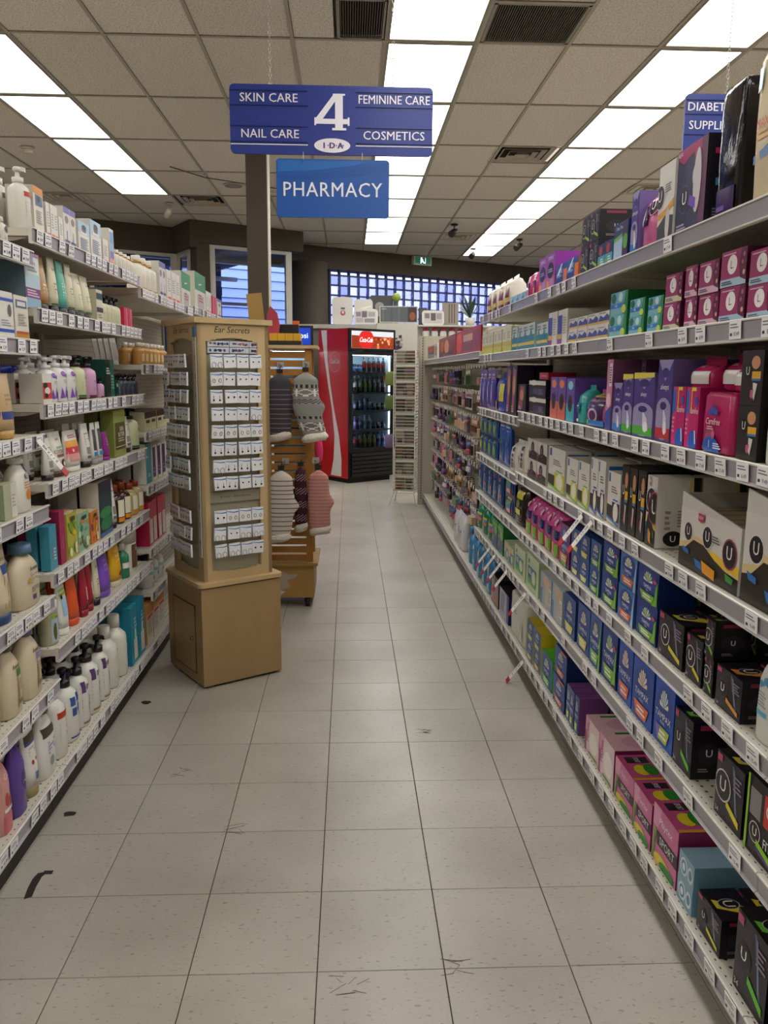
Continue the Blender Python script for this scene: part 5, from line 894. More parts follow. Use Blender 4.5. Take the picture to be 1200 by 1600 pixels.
tt('yellow_tall_tube','yellow tube with brown emblem on clear cap','#d6a52a','#c9c2a8',[('e',.62,.26,.26,.06,'#7a3a24'),('l',.3,.5,.7,.8,3,'#e8c86a')],n='shower_gel_tube')
reg('green_white_bottle', k='bottle', n='powder_bottle', c='bottle', L='green and white powder bottle', col='#2a7a5a', cap='#d6d2c4', ops=[('r',.0,.30,1,.46,'#d9d6cc'),('l',.2,.56,.8,.66,2,'#d9d6cc')])
reg('white_tub', k='can', n='cream_tub', c='tub', L='white tub with domed lid and brown label', col='#cfc9bc', cap='#c9c3b6', ops=[('r',.2,.1,.8,.66,'#6a4a38'),('t',.55,.56,.12,'oil','#e8e0d0',.4),('r',.75,.04,.95,.7,'#4a3a86'),('l',.3,.2,.7,.4,3,'#c9b8a0')])
reg('white_lotion', k='bottle', n='lotion_bottle', c='bottle', L='plain white lotion bottle with white cap', col='#d6d3c8', cap='#d9d6cc', ops=[('l',.3,.4,.7,.52,2,'#9fae98'),('e',.5,.6,.06,.03,'#9fae98')])
tbox('teal_carton','teal carton with a cream jar print', col='#1f86a0', side='#1b7a94', top='#2590aa', ops=[('r',.35,.06,.85,.42,'#d6d3c8'),('e',.6,.5,.12,.1,'#c9dede'),('l',.45,.6,.8,.8,3,'#a8d4e0')])
tbox('green_top_box','tall white box with green top', col='#d6d4ca', side='#c4c1b4', top='#3f8a4c', ops=[('r',0,.52,1,1,'#3a8a4a'),('p',[(.3,.7),(.7,.74),(.4,.66)],'#d6e8d0'),('r',.2,.05,.8,.4,'#b8aca4'),('l',.3,.2,.7,.44,3,'#a04a3a')])
tbox('cream_black_box','cream box with black cap print', col='#c9c6a0', side='#b8b590', top='#1b1718', ops=[('r',0,.66,1,1,'#1d191a'),('r',.2,.4,.8,.56,'#2c2624')])
tbox('teal_box','tall turquoise box', col='#1f8f9c', side='#d2d0c8', top='#1f8f9c', ops=[('l',.3,.15,.8,.25,2,'#bfe0e4')])
tbox('violet_white_box','white box with dark violet panel', col='#d6d3cb', side='#c9c5bc', top='#d6d3cb', ops=[('r',0,.1,.6,.95,'#3a2468'),('l',.1,.2,.5,.4,2,'#9a8ac0')])
tbox('red_white_box','white box with crimson frame', col='#b0244a', side='#b0244a', top='#b0244a', ops=[('r',.2,.04,.85,.6,'#dcd8d0'),('r',.48,.3,.54,.6,'#b0244a')])
reg('cow_bottle', k='bottle', n='lotion_bottle', c='bottle', L='white bottle with black and teal print', col='#d6d4cc', cap='#2a2830', ops=[('r',.1,.4,.9,.5,'#8ab4bc'),('e',.6,.3,.2,.08,'#2a2628'),('l',.2,.55,.8,.7,2,'#8a8886')])
tbox('orange_white_box','white and orange box with text panel', col='#d9d5c8', side='#b5793a', top='#b5793a', ops=[('r',0,.72,1,1,'#c98a3a'),('l',.1,.2,.9,.6,7,'#a9a498'),('r',.1,.62,.9,.7,'#b8402c')])

# ---- package shapes (local frame: x along the shelf, y into the shelf, z up, front face at y = 0)
def pump_head(mb, r, z, mc, mh, out=.05):
    pass
_cache = {}
def package(key, w, d, h):
    ck = (key, round(w,2), round(d,2), round(h,2))
    if ck in _cache: return _cache[ck]
    q = D[key]; k = q['k']; gl = q.get('gloss', .36); ops = q['ops']; col = q['col']
    parts = []        # (part name, mesh)
    if k in ('box','carton'):
        mb = MB()
        if k == 'carton':      # an open display carton: cut-down front wall
            t = .004; zc = h*.80
            mb.box((-w/2,0,0),(w/2,t,h), col, front=col); 
            mb.v[-8:] = [(x,y,z if z < h*.5 else (h if x < 0 else zc)) for x,y,z in mb.v[-8:]]
            mb.box((-w/2,t,0),(-w/2+t,d,h*.98), q['side']); mb.box((w/2-t,t,0),(w/2,d,zc), q['side']); mb.box((-w/2+t,d-t,0),(w/2-t,d,h), q['side']); mb.box((-w/2+t,t,0),(w/2-t,d-t,h*.6), '#1c191b')
            nb = max(2,int(w/.06))
            for i in range(nb): mb.box((-w/2+t+.002+i*(w-.012)/nb, t+.01, h*.6),(-w/2+t-.002+(i+1)*(w-.012)/nb, d-.02, h*.78), '#2a2420', top='#8a7a5a')
            zsc = .80
            decals(mb, [o for o in ops], w, h*.80, lambda x,z: 0, gl)
        else:
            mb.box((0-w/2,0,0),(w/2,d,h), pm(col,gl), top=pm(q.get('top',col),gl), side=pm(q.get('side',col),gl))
            decals(mb, ops, w, h, lambda x,z: 0, gl)
        if 'sides' in q:      # print on both end faces
            for sg in (1,-1):
                m2 = MB(); decals(m2, q['sides'], d, h*(.8 if k == 'carton' else 1), lambda x,z: 0, gl)
                b = len(mb.v); mb.v += [(sg*(w/2-y), d/2+sg*x, z) for x,y,z in m2.v]
                for f, mi in zip(m2.f, m2.mi): mb.face([b+i for i in f], m2.ms[mi])
        if 'tops' in q:
            m2 = MB(); decals(m2, q['tops'], w, d, lambda x,z: 0, gl)
            b = len(mb.v); mb.v += [(x, z, h-y) for x,y,z in m2.v]
            for f, mi in zip(m2.f, m2.mi): mb.face([b+i for i in f], m2.ms[mi])
        parts.append((q['n'], mb.mesh(q['n'])))
    elif k in ('bag','wipes'):
        mb = MB(); r0 = d/2; cr = q.get('crimp', .015); rr = random.Random(key)
        if k == 'wipes':
            secs = [(0,w*.47,r0*.9,3),(h*.25,w*.5,r0,3.2),(h*.7,w*.49,r0*.95,3),(h*.95,w*.42,r0*.7,2.6),(h,w*.3,r0*.4,2.4)]
        elif q.get('flat'):
            secs = [(0,w*.48,r0*.93,8),(h*.03,w*.495,r0*.98,9),(h*.5,w*.5,r0,10),(h*.93,w*.495,r0*.98,9),(h*.985,w*.48,r0*.93,7),(h,w*.45,r0*.85,5)]
        else:
            hb = h-cr
            secs = [(0,w*.47,r0*.85,3.4),(h*.05,w*.5,r0*.97,3.6),(h*.45,w*.5,r0,3.6),(hb*.80,w*.495,r0*.86,3.2),(hb*.93,w*.48,r0*.5,2.8),(hb*.985,w*.47,r0*.12,2.4)]
            if cr: secs += [(hb,w*.47,.002,2),(h,w*.475,.0015,2)]
        n = 28 if not q.get('flat') else 40; rg = [ring(z,rx,ry,p,r0,n) for z,rx,ry,p in secs]
        for i in range(1, len(rg)-1):
            rg[i] = [(x+rr.uniform(-1,1)*.0022, y+rr.uniform(-1,1)*.0012, z+rr.uniform(-1,1)*.003) for x,y,z in rg[i]]
        bm_ = mat(col, gl, bump=.6 if gl < .3 else 0, scale=22, stretch=(1,1,.6)) if gl < .3 else pm(col,gl)
        mb.rings(rg, bm_, True)
        decals(mb, ops, w*.9, h*.9, lambda x,z: r0+sup(secs,x,z)-.0028, gl, True)
        parts.append((q['n'], mb.mesh(q['n'])))
    elif k in ('bottle','oval','pump','can','tube'):
        r = w/2*.96; ry = min(d/2, r*(.62 if k == 'oval' else .98)) if k != 'tube' else min(d/2, r*.62)
        body = MB(); capm = MB(); lab = MB()
        cc = q.get('cap', col)
        if k == 'bottle':
            r = min(r, h*.28); ry = r
            P = [(0,.93),(.02,1),(.60,1),(.68,.93),(.74,.62),(.77,.46),(.80,.44)]
            loft(capm, [(h*.80,r*.50,r*.50,2),(h*.985,r*.48,r*.48,2),(h,r*.42,r*.42,2)], pm(cc,.3), ry, 18)
            if 'band' in q: loft(capm, [(h*.795,r*.54,r*.54,2),(h*.85,r*.54,r*.54,2)], mat(q['band'],.25,.7), ry, 18)
        elif k == 'oval':
            P = [(0,.90),(.02,.97),(.30,1),(.60,.94),(.70,.80),(.78,.56),(.82,.40),(.85,.37)]
            loft(capm, [(h*.85,r*.43,min(ry,r*.43)*.95,2.2),(h*.985,r*.40,min(ry,r*.40)*.95,2.2),(h,r*.4,ry*.55,2)], pm(cc,.3), ry, 20)
        elif k == 'pump':
            r = min(r, h*.26); ry = r*.9
            P = [(0,.93),(.02,1),(.58,1),(.66,.9),(.71,.6),(.735,.42),(.745,.40)]
            hc = q.get('head', cc)
            loft(capm, [(h*.745,r*.46,r*.46,2),(h*.83,r*.46,r*.46,2),(h*.835,r*.2,r*.2,2),(h*.94,r*.17,r*.17,2)], pm(cc,.3), ry, 16)
            hd = MB(); loft(hd, [(h*.93,r*.34,r*.34,2),(h*.98,r*.36,r*.36,2),(h,r*.25,r*.25,2)], pm(hc,.3), ry, 14)
            hd.rings([[(x,ry-yy,z+zz) for x,zz in ((-r*.13,-.006),(r*.13,-.006),(r*.11,.006),(-r*.11,.006))] for yy,z in ((0,h*.965),(r*.45,h*.965),(r*.66,h*.95))], pm(hc,.3), smooth=False)
            parts_head = hd
        elif k == 'can':
            P = [(0,.94),(.02,.98),(.68,.98),(.70,.94)]; ry = min(ry, d/2) if d/2 < r else r
            loft(capm, [(h*.70,r,ry*1.02,2),(h*.95,r,ry*1.02,2),(h,r*.88,ry*.9,2)], pm(cc,.3), ry, 22)
        else:
            P = None
        if k == 'tube':
            secs = [(h*.13,r*.86,ry*.98,2),(h*.30,r*.90,ry*.95,2),(h*.65,r*.94,ry*.62,2.2),(h*.94,r*.98,ry*.12,2.2),(h*.955,r*.98,.002,2),(h,r*.98,.0018,2)]
            loft(capm, [(0,r*.78,ry*.92,2),(h*.008,r*.80,ry*.95,2),(h*.13,r*.84,ry*.97,2)], pm(cc,.3), ry, 20)
        else:
            pw = 2.6 if k == 'oval' else 2
            secs = [(h*a, r*b, ry*(b if k != 'oval' or a < .7 else b*1.05), pw if a < .7 else 2) for a, b in P]
        loft(body, secs, pm(col,gl), ry, 22)
        decals(lab, ops, 2*r*.92, h, lambda x,z: ry+sup(secs,x,z), gl, True, e0=.0008)
        parts = [('body', body.mesh('body')), ('cap', capm.mesh('cap'))]
        if k == 'pump': parts.append(('pump_head', parts_head.mesh('pump_head')))
        if lab.f: parts.append(('label_print', lab.mesh('label_print')))
    elif k == 'hang':
        mb = MB(); slab(mb, rrect(-w/2,0,w/2,h,min(w,h)*.08,3), .004, .006, pm(col,.3))
        loft_m = pm(col,.2); secs = [(h*.06,w*.42,.012,3),(h*.1,w*.45,.018,3),(h*.75,w*.45,.018,3),(h*.8,w*.4,.012,3)]
        loft(mb, secs, loft_m, .012, 14)
        decals(mb, ops, w*.84, h, lambda x,z: .012-.018 if .1*h < z < .75*h and abs(x) < w*.30 else (.003 if z > .8*h or z < .06*h else .012+sup(secs,x,z)), gl)
        parts.append((q['n'], mb.mesh(q['n'])))
    _cache[ck] = (q, parts)
    return _cache[ck]

r2('white_pump_back', wpump('tall white lotion pump bottle, plain shoulder','#8a8886'))
# ---- shelving: one unit per four-foot bay, shelves and their price rails are parts
BAY_W = 1.22
M_shelf = mat('#c9c4b6', .42); M_rail = mat('#9f9ba1', .3); M_rail2 = mat('#cfcbc2', .35); M_kick = mat('#2b2723', .6)
def peg_material(base='#b9b3a3', axes=(1,0,1), cell=.0254, dot=.13, name='perforated_panel'):
    m = bpy.data.materials.new(name); m.use_nodes = True; nt = m.node_tree; b = nt.nodes['Principled BSDF']; b.inputs['Roughness'].default_value = .55
    tc = nt.nodes.new('ShaderNodeTexCoord'); mp = nt.nodes.new('ShaderNodeVectorMath'); mp.operation = 'SCALE'; mp.inputs['Scale'].default_value = 1/cell
    fr = nt.nodes.new('ShaderNodeVectorMath'); fr.operation = 'FRACTION'; sub = nt.nodes.new('ShaderNodeVectorMath'); sub.operation = 'SUBTRACT'; sub.inputs[1].default_value = (.5,.5,.5)
    mul = nt.nodes.new('ShaderNodeVectorMath'); mul.operation = 'MULTIPLY'; mul.inputs[1].default_value = axes
    ln = nt.nodes.new('ShaderNodeVectorMath'); ln.operation = 'LENGTH'; gt = nt.nodes.new('ShaderNodeMath'); gt.operation = 'GREATER_THAN'; gt.inputs[1].default_value = dot
    mx = nt.nodes.new('ShaderNodeMixRGB'); mx.inputs[1].default_value = lin('#2c2824'); mx.inputs[2].default_value = lin(base)
    nt.links.new(tc.outputs['Object'], mp.inputs[0]); nt.links.new(mp.outputs[0], fr.inputs[0]); nt.links.new(fr.outputs[0], sub.inputs[0]); nt.links.new(sub.outputs[0], mul.inputs[0])
    nt.links.new(mul.outputs[0], ln.inputs[0]); nt.links.new(ln.outputs['Value'], gt.inputs[0]); nt.links.new(gt.outputs[0], mx.inputs[0]); nt.links.new(mx.outputs[0], b.inputs['Base Color'])
    return m
M_peg = peg_material()
# price tags: a few printed cards shared by all rails
PRICES = ['9.49','8.99','17.49','6.49','12.99','10.49','5.29','13.49']
tag_me = []
for k, p in enumerate(PRICES):
    mb = MB(); w_, h_ = .050, .037
    mb.box((-w_/2,-.0012,-h_/2),(w_/2,0,h_/2), mat('#f0eff2', .45))
    mb.text(p, lambda x,y: (.008+x,-.0016,-.008+y), .0085, mat('#1c1a22',.6), .03, .02)
    for q in range(2): mb.poly([(-.020,-.0016,.004+q*.006),(.016-q*.006,-.0016,.004+q*.006),(.016-q*.006,-.0016,.0065+q*.006),(-.020,-.0016,.0065+q*.006)], mat('#77747e',.6))
    mb.poly([(-.020,-.0016,-.012),(-.011,-.0016,-.012),(-.011,-.0016,-.006),(-.020,-.0016,-.006)], mat('#3a3840',.6))
    tag_me.append(mb.mesh('price_tag'))
sale_mb = MB(); sale_mb.box((-.013,-.002,-.11),(.013,0,0), mat('#dedad6',.45)); sale_mb.box((-.0135,-.0026,-.13),(.0135,.0006,-.105), mat('#a8242c',.45)); sale_mb.text('2 / 17.98', lambda x,y: (-y,-.0024,-.052+x), .013, mat('#2a2628',.6), .08, .02)
sale_me = sale_mb.mesh('sale_tag')
M_deck = peg_material('#c9c4b6', (1,1,0), .0254, .16, 'perforated_deck')
def shelf_mesh(depth, w=BAY_W, thick=.022):
    mb = MB(); g = .0015
    mb.box((-w/2+g,.012,-thick),(w/2-g,depth,0), M_shelf, top=M_deck)
    return mb.mesh('shelf')
def rail_mesh(w=BAY_W, h=.040):
    mb = MB(); g = .002      # channel in cross-section, extruded along the shelf
    prof = [(.012,.002),(.0,.004),(-.003,.002),(-.003,-.001),(.001,-.003),(.003,-h+.004),(-.003,-h+.001),(-.003,-h-.002),(.002,-h-.004),(.012,-h-.002)]
    a = [(-w/2+g,y,z) for y,z in prof]; b = [(w/2-g,y,z) for y,z in prof]
    i = len(mb.v); mb.v += a+b; n = len(prof)
    for k in range(n): mb.face((i+k, i+n+k, i+n+(k+1)%n, i+(k+1)%n), M_rail2 if k in (0,1,2,6,7,8) else M_rail)
    mb.face([i+k for k in range(n)], M_rail2); mb.face([i+n+k for k in range(n)][::-1], M_rail2)
    return mb.mesh('price_rail')
rail_me = rail_mesh(); sh_me = shelf_mesh(.42); base_me = shelf_mesh(.46, thick=.03)
br = MB(); br.rings([[(-.002,y,z) for y,z in ((.02,-.024),(.42,-.024),(.42,-.046),(.30,-.044),(.06,-.034))],[(.002,y,z) for y,z in ((.02,-.024),(.42,-.024),(.42,-.046),(.30,-.044),(.06,-.034))]], M_shelf, smooth=False)
br_me = br.mesh('bracket')
def unit(side, y0, zs, label, H, price_tags=True, dens=None, group=None):
    """one bay; local x runs along the shelf, y into it"""
    X = .80 if side == 'R' else -.91; rz = -PI/2 if side == 'R' else PI/2
    t = thing('shelving_unit', label, 'shelf', (X, y0+BAY_W/2, 0), rz, group)
    MB().box((-BAY_W/2+.002,.455,.0),(BAY_W/2-.002,.47,H), M_peg).build('back_panel', t)
    for sx in (-1,1): MB().box((sx*(BAY_W/2-.014)-.012,.44,0),(sx*(BAY_W/2-.014)+.012,.4545,H+.01), mat('#a39d8f',.5)).build('upright', t)
    MB().box((-BAY_W/2+.001,.05,0),(BAY_W/2-.001,.07,zs[-1]-.031), M_kick).build('kick_plate', t)
    rr = random.Random(label)
    for k, z in enumerate(zs):
        last = k == len(zs)-1
        s = link('shelf', base_me if last else sh_me, t, (0,0,z))
        link('price_rail', rail_me, s)
        if not last:
            for sx in (-1,1): link('bracket', br_me, s, (sx*(BAY_W/2-.02),0,0))
        x = -BAY_W/2+.05
        while price_tags and x < BAY_W/2-.04:
            if rr.random() < (.86 if dens is None else dens[k]): 
                link('price_tag', rr.choice(tag_me), s, (x,-.0035,-.0185+rr.uniform(-.001,.001)), 0, (rr.uniform(.02,.1),rr.uniform(-.02,.02),0))
            x += rr.choice((.056,.066,.085,.062)) if side == 'L' else rr.choice((.085,.11,.135,.10))
    return t
RZ = [SHELF_Z['R%d'%k] for k in range(1,8)]
R_units = []
unit('R', .20, RZ, 'beige metal shelving bay beside the viewer on the right, mostly out of frame', 1.80, True, [.3]*7)
for i, nm in enumerate(('nearest','middle','third')):
    z = list(RZ)
    if i == 2: z[2], z[3] = 1.205, .925
    R_units.append(unit('R', 1.42+BAY_W*i, z, f'beige metal shelving bay on right of aisle, {nm} bay with feminine care', 1.80, True, [.35,.6,.85,.8,.8,.85,.85]))
L_units = []
for i, (nm, key) in enumerate((('nearest','0'),('second','1'),('third','2'),('fourth','3'))):
    z = [SHELF_Z['L%s%s'%(c, key if i < 3 else '2')] for c in 'ABCDEFG']
    if i == 3: z[0] = 1.79
    L_units.append(unit('L', 1.255+BAY_W*i, z, f'beige metal shelving bay on left of aisle, {nm} bay with skin care', 1.84, True, [.8]*7))
# sale tags hanging from the rails
def hang_tag(u, y, z, rz, tilt):
    s = [c for c in u.children if c.name.startswith('shelf') and abs(c.location.z-z) < .03][0]
    x = (u.location.y-y) if u.rotation_euler.z < 0 else (y-u.location.y)
    link('sale_tag', sale_me, s, (x,-.006,-.012), 0, (-.55,tilt,0))
for y, k, ui in ((2.585,.946,0),(2.70,.946,1),(3.95,.445,2),(4.12,.445,2),(4.3,.445,2),(4.48,.445,2),(3.52,.445,1),(3.52,.125,1)):
    hang_tag(R_units[ui], y, k, 0, .25)
hang_tag(L_units[0], 2.40, 1.223, 0, -.3)
# ---- stock the shelves
FR = {'R':.815, 'L':-.925}
names_shelf = {'R':{'1':'top right shelf','2':'second right shelf','3':'third right shelf','3b':'third right shelf, far bay','4':'fourth right shelf','4b':'fourth right shelf, far bay','5':'fifth right shelf','6':'sixth right shelf','7':'bottom right shelf'}}
ordn = ['top','second','third','fourth','fifth','sixth','bottom']
def shelf_name(side, key):
    if side == 'R': return names_shelf['R'][key]
    return f"{ordn['ABCDEFG'.index(key[0])]} shelf, {['near','second','third','fourth'][int(key[1])]} left bay"
placed = []
def put(design, side, key, y, w, d, h, z, dy=0, lvl=0, row=0, levels=1, dxy=0, rot=0):
    q, parts = package(design, w, d, h)
    X = FR[side]; sg = 1 if side == 'R' else -1
    loc = (X+sg*(dy+.003), y, z+.0018); rz = (-PI/2 if side == 'R' else PI/2)+rot
    if len(parts) == 1: o = link(q['n'], parts[0][1], None, loc, rz)
    else:
        o = bpy.data.objects.new(q['n'], None); COL.objects.link(o); o.location = loc; o.rotation_euler = (0,0,rz); o.empty_display_size = .03
        for pn, me in parts: link(pn, me, o)
    tag(o, cat=q['c'])
    placed.append((o, q, side, key, y, lvl, row, levels))
    return o
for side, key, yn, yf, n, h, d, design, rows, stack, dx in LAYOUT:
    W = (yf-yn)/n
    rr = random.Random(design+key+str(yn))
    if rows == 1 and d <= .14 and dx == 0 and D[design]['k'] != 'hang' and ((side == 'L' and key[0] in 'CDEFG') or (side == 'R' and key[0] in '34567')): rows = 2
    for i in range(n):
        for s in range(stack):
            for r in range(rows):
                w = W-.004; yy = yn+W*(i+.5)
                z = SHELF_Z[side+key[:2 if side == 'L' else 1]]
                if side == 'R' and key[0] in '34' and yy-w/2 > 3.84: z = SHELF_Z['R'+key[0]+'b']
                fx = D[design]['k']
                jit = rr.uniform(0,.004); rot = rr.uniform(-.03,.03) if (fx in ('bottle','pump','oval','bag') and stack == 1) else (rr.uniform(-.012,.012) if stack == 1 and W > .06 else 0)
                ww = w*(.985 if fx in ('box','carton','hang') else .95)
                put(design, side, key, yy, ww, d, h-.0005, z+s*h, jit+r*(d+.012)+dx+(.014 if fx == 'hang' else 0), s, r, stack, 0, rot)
for y, h_, w_, dy_ in ((1.745,.075,.085,.03),(1.86,.085,.10,.06),(1.97,.08,.10,.03)): put('pink_white_bag','R','3',y,w_,.09,h_,1.235+.138,dy_,0,0,1,0,.1)
put('red_flat_box','R','3',3.52,.16,.12,.03,1.235+.1506,.02)
for k in range(3): put('maroon_far_box','R','2',3.55+k*.16,.15,.10,.135,1.52,.14)
def finish_labels():
    groups = {}
    for t in placed: groups.setdefault((t[1]['L'], t[2], t[3]), []).append(t)
    for (L, side, key), ts in groups.items():
        ys = sorted({round(t[4],3) for t in ts}); sn = shelf_name(side, key)
        for o, q, _, _, y, lvl, row, levels in ts:
            bits = []
            if len(ys) > 1:
                k = ys.index(round(y,3)); bits.append(ORD[k] if k < len(ys)-1 or len(ys) > 6 else ('farthest' if len(ys) > 2 else 'farther'))
                if len(ys) == 2 and k == 0: bits = ['nearer one']
            if levels > 1: bits.append('upper' if lvl == 1 else 'lower')
            if any(t[6] for t in ts): bits.append('front' if row == 0 else ('behind' if max(t[6] for t in ts) == 1 else ('middle row' if row == 1 else 'back row')))
            o['label'] = f"{L}, {sn}" + (', '+' '.join(bits) if bits else '')
            o['group'] = f"{q['n'].replace('_',' ')}s, {sn}"
finish_labels()
# ================================================================ HANGING GOODS BAYS (right, far)
HOOK_ROWS = [1.44,1.27,1.10,.94,.78,.62,.47,.33]
hk = MB(); hk.tube([(0,.45,0),(0,.06,.0)], .0025, mat('#b9b5ac',.3,.7), 5); hk.box((-.012,.052,-.012),(.012,.056,.012), mat('#dcdad4',.5))
hook_me = hk.mesh('peg_hook')
def hangpack(key, n, L, w, h, t, base, ops, card='#d6d2cc'):
    mb = MB(); slab(mb, rrect(-w/2,-h,w/2,0,.006,2), t, t+.004, pm(card))
    secs = [(-h*.94,w*.38,t*.5,3),(-h*.88,w*.44,t*.98,3),(-h*.34,w*.44,t*.98,3),(-h*.28,w*.38,t*.5,3)]
    loft(mb, secs, pm(base,.25), t, 12)
    decals(mb, [('r',.1,.76,.9,.92,base)]+ops, w, h, lambda x,z: 0, .3)
    mb.v = [(x, (t-.001 if False else y), z) for x,y,z in mb.v]
    b0 = len(mb.v)
    return (n, L, mb, w, h, t)
def mkhang(n, L, w, h, t, card, items):
    """a printed card with a blister; items are solid shapes on the card"""
    mb = MB(); slab(mb, rrect(-w/2,-h,w/2,.012,.006,2), .0, .003, pm(card))
    for it in items:
        if it[0] == 'b': mb.box((it[1]*w,-t*it[6],it[2]*h),(it[3]*w,-.0003,it[4]*h), pm(it[5],.3))
        elif it[0] == 'c': loft(mb, [(it[2]*h,it[3]*w*.7,t*.5,2),(it[2]*h+.004,it[3]*w,t*.9,2),(it[4]*h-.004,it[3]*w,t*.9,2),(it[4]*h,it[3]*w*.6,t*.5,2)], pm(it[5],.25), -t*.45, 10) if True else None
    return dict(n=n, L=L, me=mb.mesh(n), w=w, h=h)
HP = [
 mkhang('hair_brush_pack','black paddle hair brush on card',.07,.15,.03,'#b9a9b4',[('c',0,-.98,.42,-.45,'#1d1a1e'),('b',-.08,-.45,.08,-.05,'#1d1a1e',.6)]),
 mkhang('hair_brush_pack','purple hair brush on card',.07,.15,.03,'#8a8090',[('c',0,-.98,.36,-.5,'#5a3068'),('b',-.08,-.5,.08,-.08,'#3a1f4a',.6)]),
 mkhang('hair_clip_card','white card of dark hair clips',.085,.12,.018,'#d9d5cf',[('b',-.4,-.85,-.2,-.3,'#2a2226',.8),('b',-.1,-.85,.1,-.3,'#4a3430',.8),('b',.2,-.85,.4,-.3,'#2a2226',.8),('b',-.4,-.22,.4,-.05,'#8a4a6a',.1)]),
 mkhang('hair_band_card','grey card of coloured hair bands',.085,.13,.02,'#a39c9c',[('c',-.0,-.9,.40,-.55,'#b03a5a'),('c',0,-.5,.38,-.2,'#3f4a8c'),('b',-.4,-.16,.4,-.02,'#2a262c',.1)]),
 mkhang('nail_file_pack','pink nail file pack',.06,.14,.015,'#c99aa8',[('b',-.3,-.92,-.1,-.2,'#b03a6a',.8),('b',.1,-.92,.3,-.2,'#d98aa8',.8),('b',-.4,-.16,.4,-.02,'#3a2a34',.1)]),
 mkhang('comb_pack','brown comb on tan card',.09,.10,.014,'#b58a5a',[('b',-.42,-.8,.42,-.45,'#5a3420',.8),('b',-.4,-.3,.4,-.08,'#e0d6c4',.1)]),
 mkhang('makeup_sponge_pack','clear pack of beige sponges',.085,.11,.03,'#d2ccc4',[('b',-.4,-.9,-.02,-.45,'#cfae90',.9),('b',.02,-.9,.4,-.45,'#cfae90',.9),('b',-.4,-.3,.4,-.06,'#7a6a9a',.1)]),
 mkhang('tweezer_card','black tweezer card with red top',.055,.14,.012,'#2a2629',[('b',-.15,-.9,.0,-.25,'#a9a9ad',.8),('b',.05,-.9,.18,-.25,'#a9a9ad',.8),('b',-.45,-.18,.45,.0,'#a8303a',.1)]),
 mkhang('loofah_pack','green bath sponge pack',.085,.13,.04,'#5f8a5a',[('b',-.4,-.9,.4,-.35,'#4a6a50',.8),('b',-.4,-.25,.4,-.05,'#d9d9cf',.1)]),
 mkhang('lash_box_pack','violet eyelash pack',.075,.09,.02,'#5a4a80',[('b',-.38,-.75,.38,-.4,'#dcd8dc',.8),('b',-.3,-.3,.3,-.1,'#c9b9e0',.1)]),
 mkhang('blush_brush_pack','silver makeup brush pack',.05,.15,.02,'#3a3438',[('b',-.12,-.95,.12,-.4,'#8c8a90',.7),('c',0,-.42,.38,-.2,'#a06a4a')]),
]
bay_names = ['near peg bay','middle peg bay','far peg bay']
